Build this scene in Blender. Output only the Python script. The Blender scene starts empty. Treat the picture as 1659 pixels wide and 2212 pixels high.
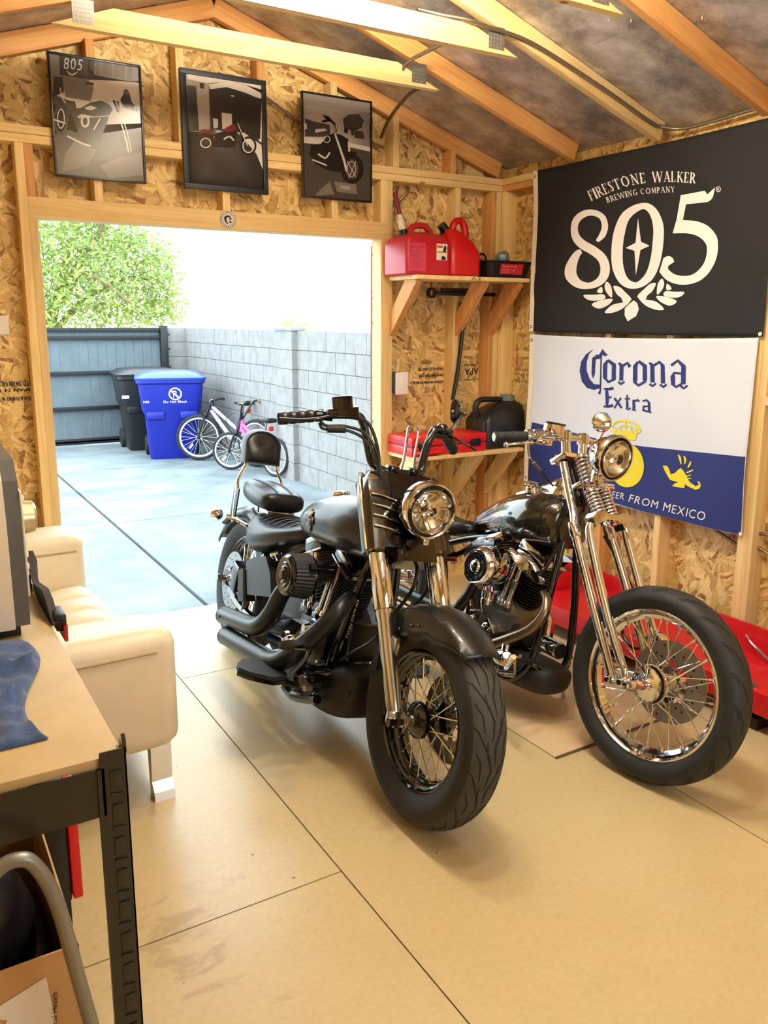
import bpy, bmesh, math, random
from mathutils import Vector, Matrix
from mathutils.geometry import tessellate_polygon
PI = math.pi
random.seed(7)
S = bpy.context.scene
COL = S.collection
# ------------------------------------------------------------------ camera
FPX, PCX, PCY = 1787.0, 836.0, 1054.5
CAM = Vector((-3.291, -4.137, 1.608))
yaw, pitch, roll = .5415, .199, .0032
FW = Vector((math.sin(yaw)*math.cos(pitch), math.cos(yaw)*math.cos(pitch), -math.sin(pitch)))
_r = Vector((math.cos(yaw), -math.sin(yaw), 0)); _u = _r.cross(FW)
RT = _r*math.cos(roll) + _u*math.sin(roll); UP = _u*math.cos(roll) - _r*math.sin(roll)
cd = bpy.data.cameras.new('camera'); cam = bpy.data.objects.new('camera', cd); COL.objects.link(cam)
cd.sensor_fit = 'AUTO'; cd.sensor_width = 36.0; cd.lens = FPX/2212*36
cd.shift_x = (829.5-PCX)/2212; cd.shift_y = (PCY-1106)/2212
cd.clip_start = .05; cd.clip_end = 200
cam.matrix_world = Matrix(((RT.x, UP.x, -FW.x, CAM.x), (RT.y, UP.y, -FW.y, CAM.y), (RT.z, UP.z, -FW.z, CAM.z), (0, 0, 0, 1)))
S.camera = cam
# ------------------------------------------------------------------ world, lights, exposure
S.view_settings.view_transform = 'Standard'; S.view_settings.look = 'None'
S.view_settings.exposure = 0.85; S.view_settings.gamma = 1.0; S.view_settings.use_curve_mapping = False
SKY = 3.7; SKYCOL = (.78, .92, 1.0, 1)
LAMP = 112.0; LAMPCOL = (1.0, .92, .74)
w = bpy.data.worlds.new('world'); S.world = w; w.use_nodes = True
bgn = w.node_tree.nodes['Background']; bgn.inputs[0].default_value = SKYCOL; bgn.inputs[1].default_value = SKY
def area(name, loc, rot, sx, sy, power, col, portal=False):
    l = bpy.data.lights.new(name, 'AREA'); l.shape = 'RECTANGLE'; l.size = sx; l.size_y = sy; l.energy = power; l.color = col
    if portal: l.cycles.is_portal = True
    o = bpy.data.objects.new(name, l); COL.objects.link(o); o.location = loc; o.rotation_euler = rot; return o
area('door_daylight_portal', (-1.742, .13, 1.03), (-PI/2, 0, 0), 1.79, 2.06, 1, (1, 1, 1), True)
def bulb(name, loc, power, r=.07):
    l = bpy.data.lights.new(name, 'POINT'); l.energy = power; l.color = LAMPCOL; l.shadow_soft_size = r
    o = bpy.data.objects.new(name, l); COL.objects.link(o); o.location = loc
BULBS = [(-1.77, -1.48, 2.90, LAMP*.62), (-1.77, -2.07, 2.88, LAMP*.78), (-1.77, -2.65, 2.86, LAMP*.45), (-1.77, -3.84, 2.86, LAMP*.35)]
for q in BULBS: bulb('led_bulb_light', q[:3], q[3])
area('added_window_portal', (-1.35, -5.22, 1.55), (PI/2, 0, 0), 1.5, 1.1, 1, (1, 1, 1), True)  # sky portal of the added, unseen window behind the camera
# ------------------------------------------------------------------ helpers
def bp(px, py, x=None, y=None, z=None):
    """the point where a sight line of the photograph meets a real plane of the place"""
    D = FW + RT*((px-PCX)/FPX) - UP*((py-PCY)/FPX)
    t = (x-CAM.x)/D.x if x is not None else (y-CAM.y)/D.y if y is not None else (z-CAM.z)/D.z
    return CAM + D*t
def tag(o, label=None, cat=None, group=None, kind=None):
    for k, v in (('label', label), ('category', cat), ('group', group), ('kind', kind)):
        if v: o[k] = v
    return o
def empty(name, loc=(0, 0, 0), mat=None):
    o = bpy.data.objects.new(name, None); COL.objects.link(o); o.empty_display_size = .1
    if mat is not None: o.matrix_world = mat
    else: o.location = loc
    return o
class MB:
    def __init__(s): s.b = bmesh.new(); s.mi = 0
    def f(s, vs):
        try:
            q = s.b.faces.new(vs); q.material_index = s.mi; return q
        except ValueError: return None
    def v(s, p): return s.b.verts.new(Vector(p))
    def box(s, c, sz, rot=None, bev=0):
        R = rot if rot is not None else Matrix.Identity(3)
        h = Vector(sz)/2; c = Vector(c); vs = []
        for i in (-1, 1):
            for j in (-1, 1):
                for k in (-1, 1): vs.append(s.v(c + R @ Vector((i*h.x, j*h.y, k*h.z))))
        fs = [s.f([vs[a] for a in q]) for q in ((0, 1, 3, 2), (4, 6, 7, 5), (0, 4, 5, 1), (2, 3, 7, 6), (0, 2, 6, 4), (1, 5, 7, 3))]
        if bev:
            es = list({e for q in fs for e in q.edges})
            bmesh.ops.bevel(s.b, geom=es, offset=bev, segments=2, profile=.6, affect='EDGES')
        return s
    def bx(s, x0, x1, y0, y1, z0, z1, bev=0):
        return s.box(((x0+x1)/2, (y0+y1)/2, (z0+z1)/2), (x1-x0, y1-y0, z1-z0), None, bev)
    def rings(s, rs, closed=False, cap=True):
        V = [[s.v(p) for p in r] for r in rs]; n = len(V[0]); m = len(V)
        for i in range(m if closed else m-1):
            a, b = V[i], V[(i+1) % m]
            for j in range(n): s.f((a[j], a[(j+1) % n], b[(j+1) % n], b[j]))
        if cap and not closed:
            s.f(list(reversed(V[0]))); s.f(V[-1])
        return s
    def tube(s, pts, r, seg=10, smooth=0, closed=False, cap=True, flat=1.0, ridge=None):
        P = [Vector(p) for p in pts]; RR = list(r) if isinstance(r, (list, tuple)) else [r]*len(P)
        if smooth: P, RR = cr(P, RR, smooth, closed)
        if ridge: P, RR = dense(P, RR, ridge)
        n = len(P); rs = []; N = None
        for i in range(n):
            if closed: T = P[(i+1) % n]-P[i-1]
            else: T = P[min(i+1, n-1)]-P[max(i-1, 0)]
            T = T.normalized() if T.length > 1e-9 else Vector((0, 0, 1))
            if N is None:
                N = T.cross(Vector((0, 0, 1)))
                if N.length < .1: N = T.cross(Vector((1, 0, 0)))
                N.normalize()
            else:
                N = N-T*N.dot(T); N.normalize()
            B = T.cross(N)
            rr = RR[i]*(1+.16*(1 if i % 2 else -1)) if ridge else RR[i]
            rs.append([P[i]+N*math.cos(2*PI*k/seg)*rr+B*math.sin(2*PI*k/seg)*rr*flat for k in range(seg)])
        return s.rings(rs, closed, cap)
    def lathe(s, prof, o=(0, 0, 0), ax=(0, 1, 0), seg=32, a0=0, a1=2*PI, closed_prof=False):
        """prof: list of (radius, distance along the axis)"""
        ax = Vector(ax).normalized(); o = Vector(o)
        e1 = ax.cross(Vector((0, 0, 1)))
        if e1.length < .1: e1 = ax.cross(Vector((1, 0, 0)))
        e1.normalize(); e2 = ax.cross(e1)
        full = abs(a1-a0-2*PI) < 1e-6; m = seg if full else seg+1
        V = []
        for i in range(m):
            a = a0+(a1-a0)*i/seg; d = e1*math.cos(a)+e2*math.sin(a)
            V.append([s.v(o+ax*t+d*max(r, 1e-5)) for r, t in prof])
        k = len(prof)
        for i in range(seg):
            a, b = V[i], V[(i+1) % m]
            for j in range(k if closed_prof else k-1): s.f((a[j], a[(j+1) % k], b[(j+1) % k], b[j]))
        return s
    def cyl(s, p0, p1, r, seg=14, r2=None):
        p0 = Vector(p0); p1 = Vector(p1); L = (p1-p0).length; r2 = r if r2 is None else r2
        return s.lathe([(0, 0), (r, 0), (r2, L), (0, L)], p0, p1-p0, seg)
    def sph(s, c, r, seg=16, sc=(1, 1, 1)):
        c = Vector(c); n = seg//2; rs = []
        for i in range(1, n):
            a = PI*i/n
            rs.append([c+Vector((r*sc[0]*math.sin(a)*math.cos(2*PI*k/seg), r*sc[1]*math.sin(a)*math.sin(2*PI*k/seg), r*sc[2]*math.cos(a))) for k in range(seg)])
        return s.rings(rs)
    def prism(s, poly, d):
        """poly: list of 3-D points of one flat outline; d: extrusion vector"""
        P = [Vector(p) for p in poly]; d = Vector(d)
        tri = tessellate_polygon([P])
        a = [s.v(p) for p in P]
        for t in tri: s.f([a[i] for i in t])
        if d.length > 1e-9:
            b = [s.v(p+d) for p in P]
            for t in tri: s.f([b[i] for i in reversed(t)])
            n = len(P)
            for i in range(n): s.f((a[i], b[i], b[(i+1) % n], a[(i+1) % n]))
        return s
    def build(s, name, mat, parent=None, ang=32, wn=True):
        if wn: bmesh.ops.recalc_face_normals(s.b, faces=s.b.faces[:])
        ca = math.radians(ang)
        for q in s.b.faces: q.smooth = True
        for e in s.b.edges:
            if len(e.link_faces) == 2:
                try: e.smooth = e.calc_face_angle() < ca
                except ValueError: e.smooth = False
        me = bpy.data.meshes.new(name); s.b.to_mesh(me); s.b.free()
        o = bpy.data.objects.new(name, me); COL.objects.link(o)
        for m in (mat if isinstance(mat, (list, tuple)) else [mat]): me.materials.append(m)
        if parent is not None: o.parent = parent
        return o
def cr(P, R, n, closed=False):
    """smooth a polyline with Catmull-Rom"""
    m = len(P); Q = []; q = []
    for i in range(m if closed else m-1):
        g = lambda k: P[k % m] if closed else P[min(max(k, 0), m-1)]
        p0, p1, p2, p3 = g(i-1), g(i), g(i+1), g(i+2)
        r1 = R[i]; r2 = R[(i+1) % m]
        for k in range(n):
            t = k/n
            Q.append(.5*((2*p1)+(p2-p0)*t+(2*p0-5*p1+4*p2-p3)*t*t+(3*p1-p0-3*p2+p3)*t**3)); q.append(r1+(r2-r1)*t)
    if not closed: Q.append(P[-1]); q.append(R[-1])
    return Q, q
def dense(P, R, step):
    Q = []; q = []; acc = 0
    for i in range(len(P)-1):
        L = (P[i+1]-P[i]).length; n = max(1, int(L/step))
        for k in range(n): Q.append(P[i].lerp(P[i+1], k/n)); q.append(R[i])
    Q.append(P[-1]); q.append(R[-1]); return Q, q
def ribbon2(pts, closed=False, sub=0):
    """2-D calligraphic stroke: (x, y, half width) -> list of quads"""
    P = [Vector((p[0], p[1], 0)) for p in pts]; R = [p[2] for p in pts]
    if sub: P, R = cr(P, R, sub, closed)
    n = len(P); L = []; Rr = []
    for i in range(n):
        T = (P[(i+1) % n]-P[i-1]) if closed else P[min(i+1, n-1)]-P[max(i-1, 0)]
        T.normalize(); N = Vector((-T.y, T.x, 0))
        L.append(P[i]+N*R[i]); Rr.append(P[i]-N*R[i])
    return [[(L[i].x, L[i].y), (L[(i+1) % n].x, L[(i+1) % n].y), (Rr[(i+1) % n].x, Rr[(i+1) % n].y), (Rr[i].x, Rr[i].y)] for i in range(n if closed else n-1)]
def ellipse2(cx, cy, rx, ry, n=28, rot=0):
    return [(cx+rx*math.cos(a)*math.cos(rot)-ry*math.sin(a)*math.sin(rot), cy+rx*math.cos(a)*math.sin(rot)+ry*math.sin(a)*math.cos(rot)) for a in [2*PI*i/n for i in range(n)]]
_glyph = {}
def glyph(ch):
    """outline triangles of one character of the built-in typeface, cap height about .7"""
    if ch in _glyph: return _glyph[ch]
    cu = bpy.data.curves.new('t', 'FONT'); cu.body = ch; cu.size = 1.0; cu.resolution_u = 3
    o = bpy.data.objects.new('t', cu); COL.objects.link(o)
    dg = bpy.context.evaluated_depsgraph_get(); me = bpy.data.meshes.new_from_object(o.evaluated_get(dg))
    vs = [(v.co.x, v.co.y) for v in me.vertices]; ps = [list(p.vertices) for p in me.polygons]
    wd = max([v[0] for v in vs], default=.25)
    bpy.data.objects.remove(o); bpy.data.curves.remove(cu); bpy.data.meshes.remove(me)
    _glyph[ch] = (vs, ps, wd); return _glyph[ch]
def text_polys(txt, size, gap=.06):
    """2-D polygons of a line of text, baseline at 0, plus its width"""
    x = 0; out = []
    for ch in txt:
        if ch == ' ': x += .3; continue
        vs, ps, wd = glyph(ch)
        for p in ps: out.append([((vs[i][0]+x)*size, vs[i][1]*size) for i in p])
        x += wd+gap
    return out, x*size
def text_on(mb, txt, o, right, up, height, width=None, center=False):
    """lay a text on a plane: o = lower-left corner, cap height given, stretched to width if given"""
    o = Vector(o); right = Vector(right).normalized(); up = Vector(up).normalized()
    ps, wd = text_polys(txt, height/.70)
    k = width/wd if width else 1.0
    off = -wd*k/2 if center else 0
    for p in ps:
        vs = [mb.v(o+right*(q[0]*k+off)+up*q[1]) for q in p]
        if len(vs) >= 3: mb.f(vs)
# ------------------------------------------------------------------ materials
MATS = {}
def nt(name):
    m = bpy.data.materials.new(name); m.use_nodes = True
    n = m.node_tree; b = n.nodes['Principled BSDF']; return m, n, b
def lin(c):
    return tuple(((v/255)/12.92 if v/255 <= .04045 else ((v/255+.055)/1.055)**2.4) for v in c)+(1,)
def node(n, t, **kw):
    q = n.nodes.new(t)
    for k, v in kw.items():
        if k.startswith('i_'): q.inputs[k[2:].replace('_', ' ')].default_value = v
        else: setattr(q, k, v)
    return q
def simple(name, rgb, rough=.5, metal=0, var=.0, scale=8, bump=0, bscale=60, coat=0, spec=.5, trans=0, sheen=0):
    if name in MATS: return MATS[name]
    m, n, b = nt(name); c = lin(rgb)
    b.inputs['Base Color'].default_value = c; b.inputs['Roughness'].default_value = rough; b.inputs['Metallic'].default_value = metal
    b.inputs['Coat Weight'].default_value = coat; b.inputs['Coat Roughness'].default_value = .06; b.inputs['Specular IOR Level'].default_value = spec
    if trans: b.inputs['Transmission Weight'].default_value = trans
    if sheen: b.inputs['Sheen Weight'].default_value = sheen
    tc = node(n, 'ShaderNodeTexCoord')
    if var:
        no = node(n, 'ShaderNodeTexNoise', i_Scale=scale, i_Detail=5.0, i_Roughness=.6)
        n.links.new(tc.outputs['Object'], no.inputs['Vector'])
        mr = node(n, 'ShaderNodeMapRange', i_From_Min=.3, i_From_Max=.7, i_To_Min=1-var, i_To_Max=1+var)
        n.links.new(no.outputs['Fac'], mr.inputs['Value'])
        mx = node(n, 'ShaderNodeMix', data_type='RGBA', blend_type='MULTIPLY'); mx.inputs[0].default_value = 1
        mx.inputs[6].default_value = c; n.links.new(mr.outputs[0], mx.inputs[7]); n.links.new(mx.outputs[2], b.inputs['Base Color'])
    if bump:
        nb = node(n, 'ShaderNodeTexNoise', i_Scale=bscale, i_Detail=4.0)
        n.links.new(tc.outputs['Object'], nb.inputs['Vector'])
        bu = node(n, 'ShaderNodeBump', i_Strength=bump, i_Distance=.01); n.links.new(nb.outputs['Fac'], bu.inputs['Height']); n.links.new(bu.outputs[0], b.inputs['Normal'])
    MATS[name] = m; return m
def lumber(name, light, dark):
    m, n, b = nt(name)
    tc = node(n, 'ShaderNodeTexCoord'); oi = node(n, 'ShaderNodeObjectInfo')
    mu = node(n, 'ShaderNodeVectorMath', operation='SCALE'); mu.inputs['Scale'].default_value = 37
    cmb = node(n, 'ShaderNodeCombineXYZ'); n.links.new(oi.outputs['Random'], cmb.inputs[0]); n.links.new(oi.outputs['Random'], cmb.inputs[2])
    n.links.new(cmb.outputs[0], mu.inputs[0])
    ad = node(n, 'ShaderNodeVectorMath', operation='ADD'); n.links.new(tc.outputs['Object'], ad.inputs[0]); n.links.new(mu.outputs[0], ad.inputs[1])
    mp = node(n, 'ShaderNodeMapping'); mp.inputs['Scale'].default_value = (1, 1, .06); n.links.new(ad.outputs[0], mp.inputs[0])
    no = node(n, 'ShaderNodeTexNoise', i_Scale=16.0, i_Detail=3.0, i_Distortion=.8); n.links.new(mp.outputs[0], no.inputs['Vector'])
    wv = node(n, 'ShaderNodeMath', operation='MULTIPLY'); wv.inputs[1].default_value = 34; n.links.new(no.outputs['Fac'], wv.inputs[0])
    si = node(n, 'ShaderNodeMath', operation='SINE'); n.links.new(wv.outputs[0], si.inputs[0])
    fi = node(n, 'ShaderNodeTexNoise', i_Scale=150.0, i_Detail=2.0); n.links.new(mp.outputs[0], fi.inputs['Vector'])
    mr = node(n, 'ShaderNodeMapRange', i_From_Min=-1.0, i_From_Max=1.0, i_To_Min=.15, i_To_Max=.62); n.links.new(si.outputs[0], mr.inputs['Value'])
    a2 = node(n, 'ShaderNodeMath', operation='MULTIPLY_ADD'); a2.inputs[1].default_value = .35; a2.inputs[2].default_value = -.12; n.links.new(fi.outputs['Fac'], a2.inputs[0])
    a3 = node(n, 'ShaderNodeMath', operation='ADD', use_clamp=True); n.links.new(mr.outputs[0], a3.inputs[0]); n.links.new(a2.outputs[0], a3.inputs[1])
    r = node(n, 'ShaderNodeMix', data_type='RGBA'); r.inputs[6].default_value = lin(light); r.inputs[7].default_value = lin(dark); n.links.new(a3.outputs[0], r.inputs[0])
    # knots
    kv = node(n, 'ShaderNodeTexVoronoi', i_Scale=3.3); mk = node(n, 'ShaderNodeMapping'); mk.inputs['Scale'].default_value = (1, 1, .55)
    n.links.new(ad.outputs[0], mk.inputs[0]); n.links.new(mk.outputs[0], kv.inputs['Vector'])
    kr = node(n, 'ShaderNodeMapRange', i_From_Min=.022, i_From_Max=.05, i_To_Min=.85, i_To_Max=0.0); n.links.new(kv.outputs['Distance'], kr.inputs['Value'])
    k2 = node(n, 'ShaderNodeMix', data_type='RGBA'); k2.inputs[7].default_value = lin((120, 66, 30)); n.links.new(kr.outputs[0], k2.inputs[0]); n.links.new(r.outputs[2], k2.inputs[6])
    hv = node(n, 'ShaderNodeHueSaturation'); n.links.new(k2.outputs[2], hv.inputs['Color'])
    m2 = node(n, 'ShaderNodeMapRange', i_To_Min=.86, i_To_Max=1.12); n.links.new(oi.outputs['Random'], m2.inputs['Value']); n.links.new(m2.outputs[0], hv.inputs['Value'])
    n.links.new(hv.outputs[0], b.inputs['Base Color']); b.inputs['Roughness'].default_value = .62
    MATS[name] = m; return m
WOOD = lumber('pine_lumber', (238, 210, 150), (218, 180, 114))
WOODO = lumber('orange_fir_lumber', (226, 170, 102), (200, 134, 70))
def osb_mat(name, axes):
    m, n, b = nt(name)
    tc = node(n, 'ShaderNodeTexCoord')
    base = None
    sep = node(n, 'ShaderNodeSeparateXYZ'); n.links.new(tc.outputs['Object'], sep.inputs[0])
    uv = node(n, 'ShaderNodeCombineXYZ'); n.links.new(sep.outputs[axes[0]], uv.inputs[0]); n.links.new(sep.outputs[axes[1]], uv.inputs[1])
    wn = node(n, 'ShaderNodeTexNoise', i_Scale=9.0, i_Detail=2.0); n.links.new(uv.outputs[0], wn.inputs['Vector'])
    sel = node(n, 'ShaderNodeTexVoronoi', i_Scale=17.0); n.links.new(uv.outputs[0], sel.inputs['Vector'])
    ssep = node(n, 'ShaderNodeSeparateColor'); n.links.new(sel.outputs['Color'], ssep.inputs[0])
    cols = None; hts = None
    for i, (rot, sx, sy) in enumerate(((.15, 13, 52), (1.0, 12, 46), (-.75, 14, 56), (1.6, 11, 42), (.6, 20, 78))):
        mp = node(n, 'ShaderNodeMapping'); mp.inputs['Rotation'].default_value = (0, 0, rot); mp.inputs['Scale'].default_value = (sx, sy, 1); mp.inputs['Location'].default_value = (i*3.7, i*1.9, 0)
        mp2 = node(n, 'ShaderNodeMapping'); mp2.inputs['Rotation'].default_value = (0, 0, rot); n.links.new(uv.outputs[0], mp2.inputs[0]); n.links.new(mp2.outputs[0], mp.inputs[0]); mp.inputs['Rotation'].default_value = (0, 0, 0)
        v = node(n, 'ShaderNodeTexVoronoi', i_Scale=1.0); n.links.new(mp.outputs[0], v.inputs['Vector'])
        sc = node(n, 'ShaderNodeSeparateColor'); n.links.new(v.outputs['Color'], sc.inputs[0])
        if cols is None: cols = sc.outputs[0]; hts = sc.outputs[1]
        else:
            gt = node(n, 'ShaderNodeMath', operation='GREATER_THAN'); gt.inputs[1].default_value = (.0, .3, .5, .68, .82)[i]
            src = ssep.outputs[0] if i < 4 else ssep.outputs[1]; n.links.new(src, gt.inputs[0])
            mx = node(n, 'ShaderNodeMix', data_type='FLOAT'); n.links.new(gt.outputs[0], mx.inputs[0]); n.links.new(cols, mx.inputs[2]); n.links.new(sc.outputs[0], mx.inputs[3]); cols = mx.outputs[0]
    ramp = node(n, 'ShaderNodeValToRGB'); e = ramp.color_ramp.elements
    e[0].position = 0; e[0].color = lin((140, 96, 52)); e[1].position = 1; e[1].color = lin((240, 206, 138))
    for p, c in ((.10, (176, 136, 76)), (.3, (202, 166, 98)), (.55, (214, 180, 112)), (.8, (226, 196, 130))):
        q = e.new(p); q.color = lin(c)
    n.links.new(cols, ramp.inputs[0])
    gr = node(n, 'ShaderNodeTexNoise', i_Scale=70.0, i_Detail=4.0); n.links.new(uv.outputs[0], gr.inputs['Vector'])
    gm = node(n, 'ShaderNodeMath', operation='MULTIPLY_ADD'); gm.inputs[1].default_value = .55; gm.inputs[2].default_value = -.27; n.links.new(gr.outputs['Fac'], gm.inputs[0])
    ga = node(n, 'ShaderNodeMath', operation='ADD', use_clamp=True); n.links.new(cols, ga.inputs[0]); n.links.new(gm.outputs[0], ga.inputs[1]); n.links.new(ga.outputs[0], ramp.inputs[0])
    # dark flecks and streaks
    fl = node(n, 'ShaderNodeTexNoise', i_Scale=46.0, i_Detail=3.0, i_Roughness=.65); n.links.new(uv.outputs[0], fl.inputs['Vector'])
    fr = node(n, 'ShaderNodeMapRange', i_From_Min=.60, i_From_Max=.70, i_To_Min=0.0, i_To_Max=.75); n.links.new(fl.outputs['Fac'], fr.inputs['Value'])
    mx = node(n, 'ShaderNodeMix', data_type='RGBA'); mx.inputs[7].default_value = lin((92, 56, 26)); n.links.new(fr.outputs[0], mx.inputs[0]); n.links.new(ramp.outputs[0], mx.inputs[6])
    n.links.new(mx.outputs[2], b.inputs['Base Color']); b.inputs['Roughness'].default_value = .6
    bu = node(n, 'ShaderNodeBump', i_Strength=.25, i_Distance=.004); n.links.new(cols, bu.inputs['Height']); n.links.new(bu.outputs[0], b.inputs['Normal'])
    MATS[name] = m; return m
OSBX = osb_mat('osb_back', (0, 2)); OSBY = osb_mat('osb_side', (1, 2))
CHROME = simple('chrome', (225, 225, 228), .06, 1)
POLISH = simple('polished_aluminium', (200, 198, 192), .2, 1)
STEELG = simple('grey_steel', (150, 150, 150), .32, 1)
SPOKE = simple('bright_spoke', (225, 222, 215), .22, 1)
GLOSSBLK = simple('gloss_black', (10, 10, 12), .10, 0, coat=.6)
SATBLK = simple('satin_black', (22, 22, 24), .38)
MATBLK = simple('matte_black', (27, 27, 28), .55)
PIPEBLK = simple('ceramic_black', (36, 38, 42), .36, .35)
DARKMET = simple('dark_metal', (62, 60, 58), .35, .9)
RUBBER = simple('black_rubber', (30, 31, 31), .62, var=.18, scale=30)
TREAD = simple('worn_tread', (62, 60, 54), .7, var=.2, scale=22)
GROOVE = simple('groove_black', (12, 12, 12), .8)
LEATHER = simple('black_leather', (21, 22, 24), .33, bump=.12, bscale=220)
DENIM = simple('black_denim_paint', (42, 39, 37), .32, .5, coat=.2)
REFL = simple('lamp_reflector', (240, 238, 232), .16, 1)
GLASS = simple('clear_lens', (255, 250, 240), .03, trans=1)
WHITE = simple('white_print', (232, 226, 220), .6)
INK = simple('black_ink', (22, 20, 18), .7)
RED = simple('red_plastic', (196, 22, 28), .35)
# ------------------------------------------------------------------ the shed: floor, walls, framing, roof
LX = -3.53      # left wall, inner face of its studs
YB = -5.10      # wall behind the camera
ZP = 2.373      # underside of the top plates
def struct(name, mb, mat, parent=None, ang=32):
    o = mb.build(name, mat, parent, ang)
    if parent is None: o['kind'] = 'structure'
    return o
def beam(name, p0, p1, wd, dp, side, mat, parent):
    """lumber from p0 to p1 (its centre line); side = direction of the width; its length is its local z"""
    p0 = Vector(p0); p1 = Vector(p1); z = (p1-p0).normalized(); x = Vector(side); x = (x-z*x.dot(z)).normalized(); y = z.cross(x)
    mb = MB(); L = (p1-p0).length
    mb.box((0, 0, L/2), (wd, dp, L), None, .002)
    o = mb.build(name, mat, parent)
    o.matrix_world = Matrix(((x.x, y.x, z.x, p0.x), (x.y, y.y, z.y, p0.y), (x.z, y.z, z.z, p0.z), (0, 0, 0, 1)))
    return o
X_ = (1, 0, 0); Y_ = (0, 1, 0)
# floor of tan sheets; the seams are narrow gaps
def floor_mat():
    m, n, b = nt('tan_floor_sheet')
    tc = node(n, 'ShaderNodeTexCoord')
    n1 = node(n, 'ShaderNodeTexNoise', i_Scale=2.2, i_Detail=6.0, i_Roughness=.6); n.links.new(tc.outputs['Object'], n1.inputs['Vector'])
    n2 = node(n, 'ShaderNodeTexNoise', i_Scale=55.0, i_Detail=4.0); n.links.new(tc.outputs['Object'], n2.inputs['Vector'])
    r = node(n, 'ShaderNodeMix', data_type='RGBA'); r.inputs[6].default_value = lin((190, 168, 122)); r.inputs[7].default_value = lin((204, 184, 140)); n.links.new(n1.outputs['Fac'], r.inputs[0])
    mr = node(n, 'ShaderNodeMapRange', i_From_Min=.3, i_From_Max=.7, i_To_Min=.95, i_To_Max=1.05); n.links.new(n2.outputs['Fac'], mr.inputs['Value'])
    mx = node(n, 'ShaderNodeMix', data_type='RGBA', blend_type='MULTIPLY'); mx.inputs[0].default_value = 1; n.links.new(r.outputs[2], mx.inputs[6]); n.links.new(mr.outputs[0], mx.inputs[7])
    # dried stains beside the seam near the workbench
    st = node(n, 'ShaderNodeTexNoise', i_Scale=7.0, i_Detail=7.0, i_Roughness=.62, i_Distortion=.6)
    mp = node(n, 'ShaderNodeMapping'); mp.inputs['Scale'].default_value = (1, 1.9, 1); n.links.new(tc.outputs['Object'], mp.inputs[0]); n.links.new(mp.outputs[0], st.inputs['Vector'])
    dist = node(n, 'ShaderNodeVectorMath', operation='DISTANCE'); dist.inputs[1].default_value = (-2.75, -2.22, 0); n.links.new(tc.outputs['Object'], dist.inputs[0])
    dm = node(n, 'ShaderNodeMapRange', i_From_Min=.05, i_From_Max=.42, i_To_Min=.20, i_To_Max=0.0); n.links.new(dist.outputs['Value'], dm.inputs['Value'])
    ad = node(n, 'ShaderNodeMath', operation='ADD'); n.links.new(st.outputs['Fac'], ad.inputs[0]); n.links.new(dm.outputs[0], ad.inputs[1])
    sm = node(n, 'ShaderNodeMapRange', i_From_Min=.68, i_From_Max=.78, i_To_Min=0.0, i_To_Max=.32); n.links.new(ad.outputs[0], sm.inputs['Value'])
    m3 = node(n, 'ShaderNodeMix', data_type='RGBA'); m3.inputs[7].default_value = lin((128, 92, 62)); n.links.new(sm.outputs[0], m3.inputs[0]); n.links.new(mx.outputs[2], m3.inputs[6])
    # small specks of dirt
    vo = node(n, 'ShaderNodeTexVoronoi', i_Scale=5.5); n.links.new(tc.outputs['Object'], vo.inputs['Vector'])
    vm = node(n, 'ShaderNodeMapRange', i_From_Min=.02, i_From_Max=.035, i_To_Min=.8, i_To_Max=0.0); n.links.new(vo.outputs['Distance'], vm.inputs['Value'])
    m4 = node(n, 'ShaderNodeMix', data_type='RGBA'); m4.inputs[7].default_value = lin((96, 62, 36)); n.links.new(vm.outputs[0], m4.inputs[0]); n.links.new(m3.outputs[2], m4.inputs[6])
    n.links.new(m4.outputs[2], b.inputs['Base Color'])
    rr = node(n, 'ShaderNodeMapRange', i_To_Min=.24, i_To_Max=.42); n.links.new(n1.outputs['Fac'], rr.inputs['Value']); n.links.new(rr.outputs[0], b.inputs['Roughness'])
    return m
FLOOR = floor_mat()
mb = MB(); g = .0022
XS = -2.274; YS = -2.19
cells = [(LX-.09, XS, [(YB-.1, YS), (YS, .245)]), (XS, -1.055, [(YB-.1, -.62), (-.62, .245)]), (-1.055, .09, [(YB-.1, -2.19), (-2.19, .245)])]
for x0, x1, ys in cells:
    for y0, y1 in ys: mb.bx(x0+g, x1-g, y0+g, y1-g, -.018, 0)
struct('floor', mb, FLOOR)
mb = MB().bx(LX-.1, .1, YB-.1, .24, -.07, -.0185); struct('trim_1', mb, simple('dark_subfloor', (70, 48, 30), .8))
mb = MB().bx(-2.637, -.847, .245, .285, -.05, .001); struct('trim_2', mb, simple('pale_threshold', (214, 208, 196), .5))
# back wall with the wide doorway
DX0, DX1, DZ = -2.637, -.847, 2.06
def gz(x): return 2.55+.333*(1.766-abs(x+1.766))     # underside of the roof deck
mb = MB()
def osb_piece(x0, x1, z0a, z1fun):
    xs = [x0, x1] if not (x0 < -1.766 < x1) else [x0, -1.766, x1]
    poly = [(x0, .089, z0a), (x1, .089, z0a)]+[(x, .089, z1fun(x)) for x in reversed(xs)]
    mb.prism(poly, (0, .011, 0))
osb_piece(LX-.1, DX0, 0, gz); osb_piece(DX1, .1, 0, gz); osb_piece(DX0, DX1, DZ, gz)
wall_back = struct('wall_back', mb, OSBX)
def bstud(x, z0, z1, m=WOOD, wd=.038): beam('stud', (x, .0445, z0), (x, .0445, z1), wd, .089, X_, m, wall_back)
for x in (DX0-.057, DX1+.057): bstud(x, .038, ZP)                      # king studs
for x in (DX0-.019, DX1+.019): bstud(x, .038, DZ)                      # trimmers
bstud(DX0-.019, DZ+.089, ZP, WOODO); bstud(DX1+.019, DZ+.089, ZP)
for x in (-2.364, -1.745, -1.135): bstud(x, DZ+.089, ZP)
for x in (-3.2, -.322, -.019): bstud(x, .038, ZP)
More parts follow.
